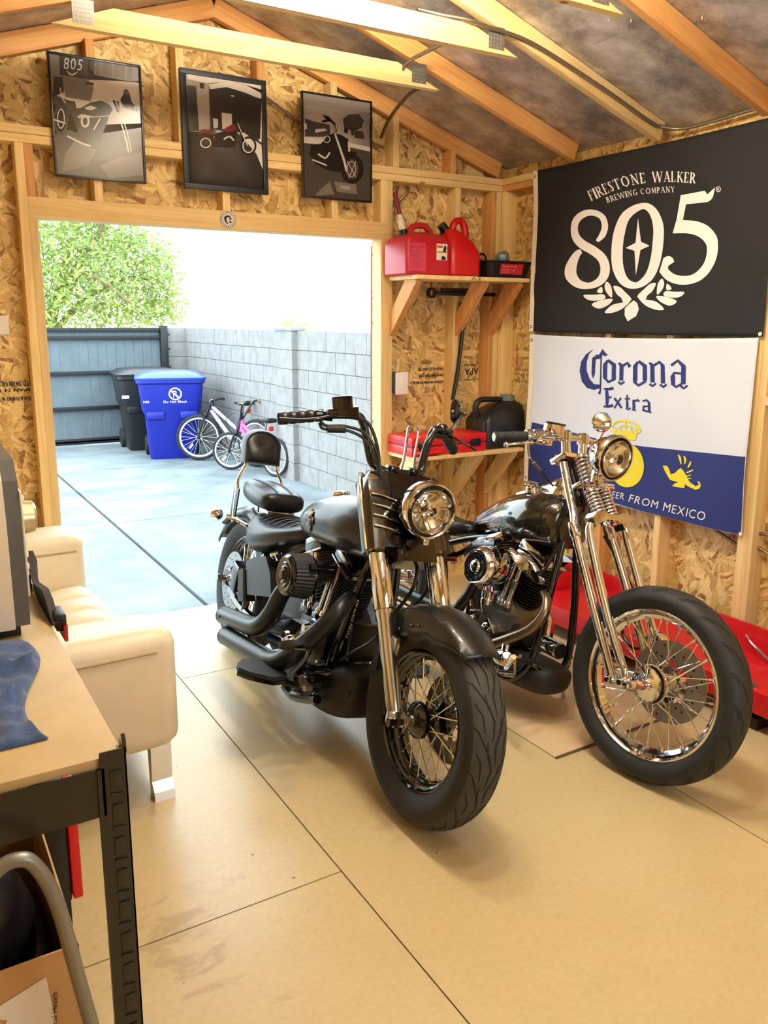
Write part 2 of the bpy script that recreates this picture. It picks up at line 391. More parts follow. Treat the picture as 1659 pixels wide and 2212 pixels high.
bstud(-.06, .038, ZP, WOODO, .03)
for x in (-3.5, -2.945, -2.364, -1.955, -1.545, -1.135, -.75, -.362): bstud(x, ZP+.076, gz(x)-.094, WOODO if x in (-.362, -2.364, -1.545) else WOOD)
for x0, x1 in ((LX, DX0), (DX1, 0)): beam('bottom_plate', (x0, .0445, .019), (x1, .0445, .019), .038, .089, (0, 0, 1), WOOD, wall_back)
beam('header', (DX0-.038, .0445, DZ+.0445), (DX1+.038, .0445, DZ+.0445), .089, .089, (0, 0, 1), WOOD, wall_back)
beam('top_plate', (LX, .0445, ZP+.019), (.003, .0445, ZP+.019), .036, .089, (0, 0, 1), WOOD, wall_back)
beam('top_plate', (LX, .0445, ZP+.057), (.005, .0445, ZP+.057), .036, .089, (0, 0, 1), WOOD, wall_back)
mb = MB()
for x0, x1, z0, z1 in ((DX0-.12, DX0+.014, -.05, DZ-.03), (DX1+.002, DX1+.1, -.05, DZ-.03)): mb.bx(x0, x1, .101, .122, z0, z1)
mb.build('exterior_trim', simple('barn_red_siding', (128, 30, 30), .55, var=.15), wall_back)
# right wall
RY = -1.842
mb = MB().bx(.089, .1, YB-.1, .1, 0, gz(.089)+.01); wall_right = struct('wall_right', mb, OSBY)
def rstud(y, m=WOOD): beam('stud', (.0445, y, .038), (.0445, y, ZP), .089, .038, X_, m, wall_right)
rstud(-.019); rstud(-.019-.305); 
for y in (-.93, -1.335, RY+.019, RY-.019, -2.4, -2.95, -3.55, -4.15, -4.75): rstud(y, WOODO if y in (-2.4, -.93) else WOOD)
beam('bottom_plate', (.0445, .0, .019), (.0445, YB, .019), .038, .089, (0, 0, 1), WOOD, wall_right)
beam('top_plate', (.0445, .0, ZP+.019), (.0445, YB, ZP+.019), .036, .089, (0, 0, 1), WOODO, wall_right)
beam('top_plate', (.0445, -.0, ZP+.057), (.0445, YB, ZP+.057), .036, .089, (0, 0, 1), WOOD, wall_right)
beam('blocking', (.0445, RY-.038, 1.27), (.0445, -2.4, 1.27), .038, .089, (0, 0, 1), WOOD, wall_right)
# left wall
mb = MB().bx(LX-.1, LX-.089, YB-.1, .1, 0, gz(LX-.089)+.01); wall_left = struct('wall_left', mb, OSBY)
for y in (-.02, -.6, -1.2, -1.8, -2.4, -3.0, -3.6, -4.2, -4.8): beam('stud', (LX-.0445, y, .038), (LX-.0445, y, ZP), .089, .038, X_, WOOD, wall_left)
for z in (.019, ZP+.019, ZP+.057): beam('top_plate' if z > 1 else 'bottom_plate', (LX-.0445, 0, z), (LX-.0445, YB, z), .036, .089, (0, 0, 1), WOOD, wall_left)
# wall behind the camera, with an unseen window added for fill and chrome reflections
WX0, WX1, WZ0, WZ1 = -2.1, -.6, 1.0, 2.1
mb = MB()
for x0, x1, z0, z1f in ((LX-.1, WX0, 0, gz), (WX1, .1, 0, gz), (WX0, WX1, WZ1, gz)):
    xs = [x0, x1] if not (x0 < -1.766 < x1) else [x0, -1.766, x1]
    mb.prism([(x0, YB-.1, z0), (x1, YB-.1, z0)]+[(x, YB-.1, z1f(x)) for x in reversed(xs)], (0, .011, 0))
mb.bx(WX0, WX1, YB-.1, YB-.089, 0, WZ0)
wall_front = struct('wall_front', mb, OSBX)
for x in (-3.2, -2.65, -2.13, -.57, -.05): beam('stud', (x, YB-.0445, .038), (x, YB-.0445, ZP), .038, .089, X_, WOOD, wall_front)
for z in (.019, ZP+.019): beam('top_plate' if z > 1 else 'bottom_plate', (LX, YB-.0445, z), (0, YB-.0445, z), .036, .089, (0, 0, 1), WOOD, wall_front)
mb = MB()
for x0, x1, z0, z1 in ((WX0, WX1, WZ0-.03, WZ0+.02), (WX0, WX1, WZ1-.02, WZ1+.03), (WX0-.03, WX0+.02, WZ0, WZ1), (WX1-.02, WX1+.03, WZ0, WZ1), (-1.365, -1.335, WZ0, WZ1)): mb.bx(x0, x1, YB-.11, YB-.03, z0, z1, .004)
struct('added_window_1', mb, simple('white_vinyl', (235, 235, 232), .4))
# roof: radiant-barrier deck, rafters with ties and nail plates
def deck_mat():
    m, n, b = nt('foil_faced_roof_deck')
    tc = node(n, 'ShaderNodeTexCoord')
    n1 = node(n, 'ShaderNodeTexNoise', i_Scale=5.0, i_Detail=8.0, i_Roughness=.7); n.links.new(tc.outputs['Object'], n1.inputs['Vector'])
    r = node(n, 'ShaderNodeValToRGB'); e = r.color_ramp.elements; e[0].position = .38; e[0].color = lin((150, 144, 142)); e[1].position = .66; e[1].color = lin((226, 224, 224))
    n.links.new(n1.outputs['Fac'], r.inputs[0]); n.links.new(r.outputs[0], b.inputs['Base Color'])
    b.inputs['Metallic'].default_value = .55
    n2 = node(n, 'ShaderNodeTexNoise', i_Scale=22.0, i_Detail=6.0); n.links.new(tc.outputs['Object'], n2.inputs['Vector'])
    mr = node(n, 'ShaderNodeMapRange', i_To_Min=.34, i_To_Max=.56); n.links.new(n2.outputs['Fac'], mr.inputs['Value']); n.links.new(mr.outputs[0], b.inputs['Roughness'])
    bu = node(n, 'ShaderNodeBump', i_Strength=.35, i_Distance=.006); n.links.new(n2.outputs['Fac'], bu.inputs['Height']); n.links.new(bu.outputs[0], b.inputs['Normal'])
    return m
mb = MB()
RIDGE = (-1.766, gz(-1.766))
for sgn in (1, -1):
    xe = -1.766+sgn*(1.766+.22); ze = gz(-1.766)-.333*(1.766+.22)
    for i, (y0, y1) in enumerate(((-.985, .14), (-2.204, -.987), (-3.42, -2.206), (YB-.2, -3.422))):
        # two rows of sheets with a thin seam
        xm = -1.766+sgn*1.22*(.948 if i % 2 else .5); zm = gz(-1.766)-.333*abs(xm+1.766)
        for (xa, za), (xb, zb) in ((RIDGE, (xm-sgn*.001, zm)), ((xm+sgn*.001, zm), (xe, ze))):
            mb.prism([(xa, y0, za), (xb, y0, zb), (xb, y0, zb+.012), (xa, y0, za+.012)], (0, y1-y0, 0))
ceiling = struct('ceiling', mb, deck_mat())
mb = MB()
for _ in range(90):
    sgn = 1 if random.random() < .75 else -1
    t = random.uniform(.1, 1.75); y = random.uniform(-3.2, -.03); x = -1.766+sgn*t; z = gz(x)
    d = Vector((-.333*sgn*0+random.uniform(-.3, .3), random.uniform(-.3, .3), -1)).normalized()
    mb.lathe([(0, .014), (.0022, .006), (.0022, 0)], (x, y, z), d, 6)
mb.build('nail_tip', SPOKE, ceiling)['kind'] = 'stuff'
TY = (-.019-.0, -.606, -1.186, -1.771, -2.36, -2.95, -3.54, -4.13, -4.72)
NP = simple('galvanised_plate', (176, 176, 170), .35, .9)
for i, y in enumerate(TY):
    yy = y if i else .0445
    m = (WOODO, WOODO, WOOD, WOODO)[i % 4]
    for sgn in (1, -1):
        e = Vector((-1.766+sgn*1.768, yy, gz(0)-.0495)); r = Vector((-1.766+sgn*.0, yy, gz(-1.766)-.0495))
        beam('rafter', e, r, .038, .089, Y_, m, ceiling)
    if i:
        zt = 2.69
        mb = MB(); t = .60; xe = (1.766-(zt+.0-2.455)/.333)      # the tie meets the rafters
        w0 = .87; w1 = .74-.0
        L = w0*2
        o = None
        poly = [(-w0, -.019, zt), (w0, -.019, zt), (w1-.10, -.019, zt+.089), (-w1+.10, -.019, zt+.089)]
        # lay it along local z so that its grain runs lengthwise
        mb.prism([(p[2]-zt, -.019, p[0]) for p in poly], (0, .038, 0))
        o = mb.build('tie_beam', WOOD, ceiling); o.matrix_world = Matrix(((0, 0, 1, -1.766), (0, 1, 0, yy), (1, 0, 0, zt), (0, 0, 0, 1)))
        for sgn in (1, -1):
            mb = MB(); xc = -1.766+sgn*.755
            mb.bx(xc-.04, xc+.04, yy-.0215, yy-.0195, zt+.015, zt+.10)
            for a in range(4):
                for b_ in range(5): mb.bx(xc-.030+a*.017, xc-.021+a*.017, yy-.0235, yy-.0214, zt+.022+b_*.015, zt+.025+b_*.015)
            mb.build('nail_plate', NP, ceiling)
# bare LED garage bulbs hung under the ridge, between the roof ties
m, n, b = nt('led_bulb'); b.inputs['Emission Color'].default_value = (1, .84, .62, 1); b.inputs['Emission Strength'].default_value = 14
for q, lab in zip(BULBS, ('LED bulb under the ridge nearest the doorway', 'LED bulb under the ridge second from the doorway', 'LED bulb under the ridge third from the doorway', 'LED bulb under the ridge behind the photographer')):
    t = empty('ceiling_light', q[:3]); tag(t, lab, 'light', 'bare bulbs under the ridge')
    o = MB().sph((0, 0, 0), .055, 16).build('bulb', m, t); o.visible_shadow = True
    MB().cyl((0, 0, .05), (0, 0, .12), .03, 14).build('socket', simple('white_enamel', (236, 236, 232), .4), t); MB().cyl((0, 0, .12), (0, 0, .29), .006, 8).build('cord', SATBLK, t)
# printed marks on the sheathing (upside down, as on the boards)
def stamp(txt, px, py, h, w, yp=.0885):
    mb = MB(); p = bp(px, py, y=yp)
    for k in (-.0009, .0, .0009): text_on(mb, txt, p+Vector((k, -abs(k)*.2, k*.5)), (-1, 0, 0), (0, 0, -1), h, w)
    return mb.build('printed_stamp', INK, wall_back, wn=False)
stamp('SWAN VALLEY MANITOBA', 957, 793, .020, .185); stamp('SHEATHING SPAN 24 16', 957, 808, .014, .175); stamp('EXPOSURE SHEATHING SPACING OC 16', 957, 822, .016, .24)
stamp('APA', 1033, 795, .042, .105); stamp('SIZED FOR', 1028, 786, .012, .09); stamp('SPACING', 1026, 818, .010, .08)
stamp('LTD. SWAN VALLEY', 66, 822, .026, .16); stamp('SPAN 24 16', 66, 838, .016, .15); stamp('SHEATHING 16 OC', 66, 856, .018, .16)
mb = MB()
for txt, py, h in (('SWAN VA', 797, .016), ('RATED', 807, .014), ('SPACING', 822, .016)):
    text_on(mb, txt, bp(1140, py, x=.0885), (0, 1, 0), (0, 0, -1), h, .12)
mb.build('printed_stamp', INK, wall_right, wn=False)
mb = MB().bx(-2.86, -2.785, .083, .0888, 1.543, 1.628); mb.build('stapled_label', WHITE, wall_back)
# ------------------------------------------------------------------ the two flags on the right wall
FX = -.021
def cloth(y, z):       # gentle folds of the hanging cloth, added to x
    return -.0055*math.sin(y*8+z*3.5)-.0045*math.sin(y*3.1-z*6.3+1)-.0020*math.sin((y-z)*13)
def flag_mesh(corners, sag, n=72, m=44):
    TL, TR, BR, BL = corners; V = []; F = []
    for j in range(m+1):
        for i in range(n+1):
            s, t = i/n, j/m
            a = TL.lerp(TR, s); b_ = BL.lerp(BR, s); p = a.lerp(b_, t)
            z = p.z-sag*4*s*(1-s)*(1-t)-sag*.6*4*s*(1-s)*t
            V.append((FX+cloth(p.y, z), p.y, z))
    for j in range(m):
        for i in range(n): k = j*(n+1)+i; F.append((k, k+1, k+n+2, k+n+1))
    return V, F
def mesh_from(name, V, F, mat, parent, thick=0):
    mb = MB(); vs = [mb.v(v) for v in V]
    for f in F: mb.f([vs[i] for i in f])
    o = mb.build(name, mat, parent, 60)
    if thick: md = o.modifiers.new('thickness', 'SOLIDIFY'); md.thickness = thick; md.offset = 0
    return o
class Print:
    """flat ink on a cloth or a photo: outlines measured in a detail view of the photograph, laid on the real surface"""
    def __init__(s, ox, oy, sc, plane): s.ox, s.oy, s.sc, s.plane = ox, oy, sc, plane; s.mb = MB()
    def P(s, q, lift): return s.plane(s.ox+q[0]/s.sc, s.oy+q[1]/s.sc, lift)
    def poly(s, pts, lift=1):
        P2 = [Vector((p[0], p[1], 0)) for p in pts]
        for t in tessellate_polygon([P2]): s.tri([pts[i] for i in t], lift)
    def tri(s, t, lift):
        # split long triangles so that the ink follows the folds
        L = max(math.dist(t[i], t[(i+1) % 3]) for i in range(3))
        if L > 58 and s.split:
            i = max(range(3), key=lambda i: math.dist(t[i], t[(i+1) % 3])); a, b_, c = t[i], t[(i+1) % 3], t[(i+2) % 3]
            mm = ((a[0]+b_[0])/2, (a[1]+b_[1])/2); s.tri([a, mm, c], lift); s.tri([mm, b_, c], lift); return
        s.mb.f([s.mb.v(s.P(q, lift)) for q in t])
    split = True
    def ribbon(s, pts, closed=False, sub=4, lift=1):
        for q in ribbon2(pts, closed, sub): s.tri([q[0], q[1], q[2]], lift); s.tri([q[0], q[2], q[3]], lift)
    def letter(s, ch, x, y, h, rot=0, k=1.0, lift=1):
        vs, ps, wd = glyph(ch); sc = h/.70; c, n = math.cos(rot), math.sin(rot)
        for p in ps:
            q = [(x+(vs[i][0]*k*c)*sc+(vs[i][1]*n)*sc, y+(vs[i][0]*k*n)*sc-(vs[i][1]*c)*sc) for i in p]
            if len(q) == 3: s.tri(q, lift)
            else:
                for t in range(1, len(q)-1): s.tri([q[0], q[t], q[t+1]], lift)
        return wd*sc*k
    def text(s, txt, pts, h, lift=1, serif=False):
        """spread a text along a base line of points"""
        P = [Vector((p[0], p[1], 0)) for p in pts]; P, _ = cr(P, [0]*len(P), 12)
        L = [0]
        for i in range(1, len(P)): L.append(L[-1]+(P[i]-P[i-1]).length)
        ws = [(glyph(c)[2] if c != ' ' else .22)+.1 for c in txt]; tot = sum(ws)-.1; k = L[-1]/(tot*h/.70); x = 0
        for ch, w_ in zip(txt, ws):
            t = x*h/.70*k; i = max(j for j in range(len(L)) if L[j] <= t+1e-6); i = min(i, len(P)-2)
            d = (P[i+1]-P[i]).normalized(); p = P[i]+d*(t-L[i]); rot = math.atan2(d.y, d.x)
            if ch != ' ':
                if serif: serif_letter(s, ch, p.x, p.y, h, rot, (w_-.1)*h/.70*k, lift)
                else: s.letter(ch, p.x, p.y, h, rot, k, lift)
            x += w_
    def build(s, name, mat, parent): return s.mb.build(name, mat, parent, wn=False)
T_, t_ = .075, .03     # thick and thin half strokes of the serif capitals (unit height 1, unit width 1)
SER = {'F': [((.2, 0), (.2, 1), T_), ((.2, .97), (.85, .97), t_), ((.2, .5), (.65, .5), t_), ((.85, 1), (.85, .78), t_), ((.02, .02), (.4, .02), t_)],
 'I': [((.5, 0), (.5, 1), T_*1.5), ((.1, .02), (.9, .02), t_), ((.1, .98), (.9, .98), t_)],
 'R': [((.2, 0), (.2, 1), T_), ((.2, .97), (.55, .97), t_), ((.55, .97), (.75, .75), T_), ((.75, .75), (.55, .5), T_), ((.55, .5), (.2, .5), t_), ((.45, .5), (.92, .02), T_), ((.02, .02), (.38, .02), t_), ((.02, .98), (.2, .98), t_)],
 'E': [((.2, 0), (.2, 1), T_), ((.2, .97), (.85, .97), t_), ((.2, .5), (.65, .5), t_), ((.2, .03), (.88, .03), t_), ((.85, 1), (.85, .8), t_), ((.88, .0), (.88, .22), t_), ((.02, .02), (.2, .02), t_), ((.02, .98), (.2, .98), t_)],
 'S': [((.8, .8), (.75, .95), t_), ((.75, .95), (.4, .97), t_), ((.4, .97), (.22, .76), T_), ((.22, .76), (.5, .53), T_), ((.5, .53), (.78, .28), T_), ((.78, .28), (.55, .03), T_), ((.55, .03), (.2, .06), t_), ((.2, .06), (.16, .24), t_)],
 'T': [((.5, 0), (.5, 1), T_), ((.08, .97), (.92, .97), t_), ((.08, 1), (.08, .8), t_), ((.92, 1), (.92, .8), t_), ((.3, .02), (.7, .02), t_)],
 'O': [((.5, 1), (.2, .82), T_*.7), ((.2, .82), (.12, .5), T_), ((.12, .5), (.2, .18), T_), ((.2, .18), (.5, .0), T_*.7), ((.5, 0), (.8, .18), T_*.7), ((.8, .18), (.88, .5), T_), ((.88, .5), (.8, .82), T_), ((.8, .82), (.5, 1), T_*.7)],
 'N': [((.18, 0), (.18, 1), t_), ((.18, 1), (.82, 0), T_), ((.82, 0), (.82, 1), t_), ((.02, .02), (.34, .02), t_), ((.66, .98), (.98, .98), t_), ((.02, .98), (.18, .98), t_)],
 'W': [((.05, 1), (.28, 0), T_), ((.28, 0), (.5, 1), t_), ((.5, 1), (.72, 0), T_), ((.72, 0), (.95, 1), t_), ((.0, .98), (.2, .98), t_), ((.82, .98), (1, .98), t_)],
 'A': [((.12, 0), (.5, 1), t_), ((.5, 1), (.88, 0), T_), ((.28, .35), (.72, .35), t_), ((.0, .02), (.26, .02), t_), ((.7, .02), (1, .02), t_)],
 'L': [((.2, 0), (.2, 1), T_), ((.2, .03), (.85, .03), t_), ((.85, 0), (.85, .25), t_), ((.02, .98), (.38, .98), t_), ((.02, .02), (.2, .02), t_)],
 'K': [((.2, 0), (.2, 1), T_), ((.25, .45), (.8, 1), t_), ((.4, .58), (.9, .0), T_), ((.02, .02), (.38, .02), t_), ((.02, .98), (.38, .98), t_), ((.66, .98), (.95, .98), t_)],
 'B': [((.2, 0), (.2, 1), T_), ((.2, .97), (.55, .97), t_), ((.55, .97), (.7, .76), T_), ((.7, .76), (.5, .53), T_), ((.2, .53), (.55, .53), t_), ((.55, .53), (.78, .28), T_), ((.78, .28), (.55, .03), T_), ((.55, .03), (.02, .03), t_)],
 'G': [((.8, .82), (.5, 1), t_), ((.5, 1), (.2, .82), T_*.7), ((.2, .82), (.12, .5), T_), ((.12, .5), (.2, .18), T_), ((.2, .18), (.5, 0), T_*.7), ((.5, 0), (.8, .12), t_), ((.8, .05), (.8, .42), T_), ((.6, .42), (.95, .42), t_)],
 'C': [((.85, .8), (.5, 1), t_), ((.5, 1), (.2, .82), T_*.7), ((.2, .82), (.12, .5), T_), ((.12, .5), (.2, .18), T_), ((.2, .18), (.5, 0), T_*.7), ((.5, 0), (.85, .2), t_)],
 'M': [((.1, 0), (.18, 1), t_), ((.18, 1), (.5, .1), T_), ((.5, .1), (.82, 1), t_), ((.82, 1), (.9, 0), T_), ((0, .02), (.22, .02), t_), ((.76, .02), (1, .02), t_)],
 'P': [((.2, 0), (.2, 1), T_), ((.2, .97), (.55, .97), t_), ((.55, .97), (.8, .73), T_), ((.8, .73), (.55, .47), T_), ((.55, .47), (.2, .47), t_), ((.02, .02), (.42, .02), t_), ((.02, .98), (.2, .98), t_)],
 'Y': [((.1, 1), (.5, .48), T_), ((.9, 1), (.5, .48), t_), ((.5, .48), (.5, 0), T_), ((.3, .02), (.7, .02), t_), ((0, .98), (.25, .98), t_), ((.75, .98), (1, .98), t_)]}
def serif_letter(s, ch, x, y, h, rot, wd, lift):
    c, n = math.cos(rot), math.sin(rot)
    for a, b_, hw in SER[ch]:
        q = []
        d = Vector((b_[0]*wd-a[0]*wd, (b_[1]-a[1])*h)).normalized(); N = Vector((-d.y, d.x))*hw*h*.9; e = d*hw*h*.5
        for p, sg in ((Vector((a[0]*wd, a[1]*h))-e, 1), (Vector((b_[0]*wd, b_[1]*h))+e, 1), (Vector((b_[0]*wd, b_[1]*h))+e, -1), (Vector((a[0]*wd, a[1]*h))-e, -1)):
            r = p+N*sg; q.append((x+r.x*c+r.y*n, y+r.x*n-r.y*c))
        s.tri(q[:3], lift); s.tri([q[0], q[2], q[3]], lift)
def flagplane(px, py, lift):
    p = bp(px, py, x=FX-.001); return Vector((FX+cloth(p.y, p.z)-.0021*lift, p.y, p.z))
def flag_corner(px, py): return bp(px, py, x=FX)
FB = simple('black_flag_polyester', (23, 22, 24), .75, bump=.15, bscale=900)
FW_ = simple('white_flag_polyester', (214, 219, 230), .75, bump=.15, bscale=900)
FBLUE = simple('navy_print', (30, 44, 112), .7)
FYEL = simple('yellow_print', (232, 214, 40), .7)
BRASS = simple('brass_grommet', (190, 180, 150), .3, 1)
HEM = simple('canvas_hem', (238, 228, 206), .8)
def hem(corners, parent):
    TL, BL = corners; mb = MB(); n = 12; vs = []
    for i in range(n+1):
        p = TL.lerp(BL, i/n); x = FX+cloth(p.y, p.z)-.002
        vs.append((mb.v((x, p.y+.004, p.z)), mb.v((x, p.y-.034, p.z-.000))))
    for i in range(n): mb.f((vs[i][0], vs[i][1], vs[i+1][1], vs[i+1][0]))
    mb.build('header_band', HEM, parent, wn=False)
    for t in (.035, .97):
        p = TL.lerp(BL, t)
        MB().lathe([(.005, 0), (.0085, .0015), (.010, 0)], (FX+cloth(p.y, p.z)-.0045, p.y-.015, p.z), (-1, 0, 0), 14).build('grommet', BRASS, parent)
# black flag
c1 = [flag_corner(1153, 369.5), bp(1722, 240, x=FX), flag_corner(1646.3, 727.4), flag_corner(1145.3, 715.6)]
c1[1] = Vector((FX, c1[2].y, c1[0].z))
V, F = flag_mesh(c1, .006)
f1 = mesh_from('brewery_flag', V, F, FB, None, .001)
tag(f1, 'black flag with big white 805 and hop leaves, upper flag on the right wall', 'flag')
hem((c1[0], c1[3]), f1)
MB().lathe([(0, .002), (.008, .002), (.009, 0)], bp(1641.8, 721.5, x=FX-.006), (-1, 0, 0), 14).build('pin', WHITE, f1)
E8 = Print(1120, 280, 3.078, flagplane)
E8.ribbon([(522, 742, 10), (556, 700, 20), (573, 640, 20), (555, 580, 20), (500, 553, 20), (440, 560, 22), (390, 600, 24), (374, 660, 24), (388, 720, 28), (430, 765, 30), (490, 800, 30), (545, 845, 30), (570, 900, 30), (568, 960, 30), (535, 1010, 26), (470, 1038, 20), (400, 1025, 28), (355, 975, 38), (350, 925, 38), (368, 870, 30), (395, 825, 22), (420, 808, 14)])
E8.ribbon([(820, 508, 20), (890, 540, 28), (930, 640, 36), (927, 760, 38), (905, 880, 36), (860, 980, 30), (780, 1036, 20), (700, 1010, 30), (655, 920, 36), (648, 800, 36), (665, 680, 36), (715, 570, 30)], True)
E8.poly([(792, 588), (808, 745), (868, 772), (803, 800), (772, 968), (762, 805), (703, 786), (770, 752)])
def smooth2(pts): return [(p.x, p.y) for p in cr([Vector((x, y, 0)) for x, y in pts], [0]*len(pts), 4)[0]]
E8.poly([(1083, 437), (1250, 408), (1268, 432)]+smooth2([(1320, 385), (1302, 455), (1268, 483)])+[(1120, 497)]+smooth2([(1098, 602), (1190, 610), (1265, 640), (1318, 700), (1330, 760), (1318, 850), (1275, 940), (1215, 1000), (1140, 1028), (1060, 1028), (985, 1000), (935, 945)])+smooth2([(965, 855), (1000, 840), (1030, 855), (1040, 880)])+smooth2([(1000, 905), (1000, 930), (1050, 965), (1130, 972), (1190, 945), (1240, 880), (1258, 800), (1245, 750), (1200, 710), (1130, 690), (1030, 690)])+[(1055, 600)])
LEAF = [[(625, 1042), (665, 1045), (705, 1080), (750, 1130), (700, 1155), (680, 1120), (650, 1095)], [(568, 1215), (620, 1165), (690, 1150), (740, 1140), (690, 1190), (620, 1218)], [(485, 1160), (540, 1135), (620, 1125), (600, 1160), (545, 1188), (510, 1185)],
        [(582, 1010), (612, 1045), (618, 1115), (590, 1095), (568, 1050)], [(433, 1100), (500, 1098), (560, 1095), (570, 1125), (500, 1138), (455, 1128)], [(550, 1045), (553, 1085), (520, 1082), (525, 1062)]]
for l in LEAF:
    l2 = [(p.x, p.y) for p in cr([Vector((x, y, 0)) for x, y in l], [0]*len(l), 3, True)[0]]; E8.poly(l2); E8.poly([(1537-x, y-20) for x, y in l2])
E8.poly([(765, 1135), (790, 1155), (802, 1195), (785, 1240), (727, 1275), (705, 1235), (705, 1190), (735, 1158)])
E8.build('emblem', WHITE, f1)
LT = Print(1120, 280, 3.078, flagplane)
LT.text('FIRESTONE', [(487, 474), (600, 424), (700, 385), (790, 362), (846, 354)], 68, serif=True); LT.build('brewery_lettering', WHITE, f1); LT = Print(1120, 280, 3.078, flagplane)
LT.text('WALKER', [(888, 349), (960, 347), (1030, 347), (1090, 350), (1184, 358)], 68, serif=True)
LT.build('brewery_lettering', WHITE, f1); LT = Print(1120, 280, 3.078, flagplane)
LT.text('BREWING COMPANY', [(593, 488), (690, 457), (785, 435), (880, 424), (960, 418), (1040, 415)], 37, serif=True)
LT.build('small_lettering', WHITE, f1); LT = Print(1120, 280, 3.078, flagplane)
LT.ribbon([(x, y, 2.2) for x, y in ellipse2(1341, 398, 14, 17, 16)], True, 0); LT.letter('R', 1333, 407, 17)
LT.build('registered_mark', WHITE, f1)
# white and blue flag
c2 = [flag_corner(1148, 722), flag_corner(1637.3, 729.6), flag_corner(1601, 1157.6), flag_corner(1133, 1037.8)]
V, F = flag_mesh(c2, .012)
f2 = mesh_from('beer_flag', V, F, FW_, None, .001)
tag(f2, 'white and navy blue beer flag, lower flag on the right wall', 'flag')
hem((c2[0], c2[3]), f2)
for px, py in ((1599.4, 1153.5),): MB().lathe([(0, .002), (.008, .002), (.009, 0)], bp(px, py, x=FX-.006), (-1, 0, 0), 14).build('pin', WHITE, f2)
BF = Print(1120, 700, 3.078, flagplane)
top = [(93, 652), (200, 680), (330, 715), (440, 742), (560, 772), (700, 795), (830, 814), (1000, 832), (1200, 852), (1380, 868), (1521, 882)]
bot = [(40, 1040), (200, 1075), (400, 1125), (640, 1195), (860, 1265), (1100, 1320), (1300, 1368), (1480, 1408)]
tb = [(x, bot[0][1]) for x, y in top]
def by(x):
    for (xa, ya), (xb, yb) in zip(bot, bot[1:]):
        if x <= xb: return ya+(yb-ya)*(x-xa)/(xb-xa)
    return bot[-1][1]
for (xa, ya), (xb, yb) in zip(top, top[1:]):
    k0 = (xa-93)/(1521-93); k1 = (xb-93)/(1521-93)
    xa2 = 42+k0*(1476-42); xb2 = 42+k1*(1476-42)
    m = 8
    for q in range(m):
        A = lambda x, y, x2, t: (x+(x2-x)*t, y+(by(x2)-6-y)*t)
        t0, t1 = q/m, (q+1)/m
        a, b_, c_, d_ = A(xa, ya, xa2, t0), A(xb, yb, xb2, t0), A(xb, yb, xb2, t1), A(xa, ya, xa2, t1)
        BF.tri([a, b_, c_], 1); BF.tri([a, c_, d_], 1)
BF.build('blue_panel', FBLUE, f2)
CL = Print(1120, 700, 3.078, flagplane)
CL.poly([(503, 165), (470, 200), (452, 255), (450, 310), (470, 365), (500, 400), (545, 402), (545, 425), (500, 438), (450, 425), (415, 380), (402, 310), (415, 250), (450, 200)])
CL.poly([(560, 165), (580, 190), (598, 207), (575, 213), (556, 204), (540, 235), (520, 230), (500, 250), (510, 220), (540, 200)])
CL.poly([(492, 225), (525, 200), (540, 215), (515, 240), (508, 330), (494, 365), (484, 330), (488, 260)])
CL.ribbon([(553, 200, 5), (550, 330, 5), (545, 440, 6), (535, 465, 9)], sub=0)
def blk(pts): CL.ribbon(pts, sub=0)
blk([(597, 240, 9), (640, 270, 15), (641, 370, 15)]); blk([(597, 240, 6), (580, 270, 15), (580, 355, 15)]); blk([(573, 350, 10), (603, 385, 9), (650, 365, 8)])
blk([(672, 258, 7), (692, 275, 14), (692, 375, 14)]); blk([(672, 385, 8), (692, 398, 8), (715, 382, 6)]); blk([(705, 275, 9), (730, 258, 9), (748, 285, 12)])
blk([(806, 246, 9), (848, 278, 15), (848, 375, 15)]); blk([(800, 250, 6), (784, 280, 15), (784, 380, 15)]); blk([(776, 380, 10), (806, 408, 9), (855, 378, 8)])
blk([(878, 256, 7), (898, 272, 14), (898, 388, 14)]); blk([(878, 398, 8), (898, 412, 8), (920, 394, 6)]); blk([(908, 275, 8), (945, 252, 9), (966, 275, 13), (966, 395, 14)]); blk([(946, 402, 8), (968, 418, 8), (990, 400, 6)])
blk([(1020, 275, 9), (1062, 243, 10), (1098, 280, 15), (1098, 400, 15)]); blk([(1078, 408, 8), (1100, 428, 8), (1126, 408, 6)]); blk([(1095, 330, 7), (1040, 325, 8), (1030, 350, 15), (1032, 400, 13)]); blk([(1024, 395, 9), (1050, 418, 8), (1090, 395, 7)])
CL.build('beer_lettering', FBLUE, f2); CL = Print(1120, 700, 3.078, flagplane)
blk([(590, 430, 9), (594, 490, 13), (590, 545, 9)]); blk([(570, 430, 6), (610, 432, 9), (640, 425, 9)]); blk([(590, 488, 6), (625, 486, 7)]); blk([(566, 548, 6), (600, 548, 9), (636, 540, 9)])
blk([(645, 492, 8), (668, 520, 8), (694, 558, 8)]); blk([(692, 490, 7), (668, 520, 5), (643, 560, 6)])
blk([(733, 470, 5), (733, 555, 9)]); blk([(716, 497, 5), (752, 495, 6)]); blk([(724, 558, 6), (740, 568, 6), (754, 556, 5)])
blk([(776, 503, 9), (776, 565, 9)]); blk([(764, 568, 5), (790, 574, 5)]); blk([(780, 515, 5), (800, 503, 7), (812, 516, 7)])
blk([(832, 512, 6), (858, 505, 7), (874, 522, 8), (874, 580, 9)]); blk([(870, 545, 5), (838, 548, 8), (836, 572, 8), (868, 582, 6)]); blk([(866, 582, 5), (888, 588, 5)])
CL.build('lettering', FBLUE, f2)
YP = Print(1120, 700, 3.078, flagplane)
YP.poly([(632, 735), (640, 715), (700, 722), (790, 728), (788, 748), (780, 772), (700, 766), (634, 756)], 2)
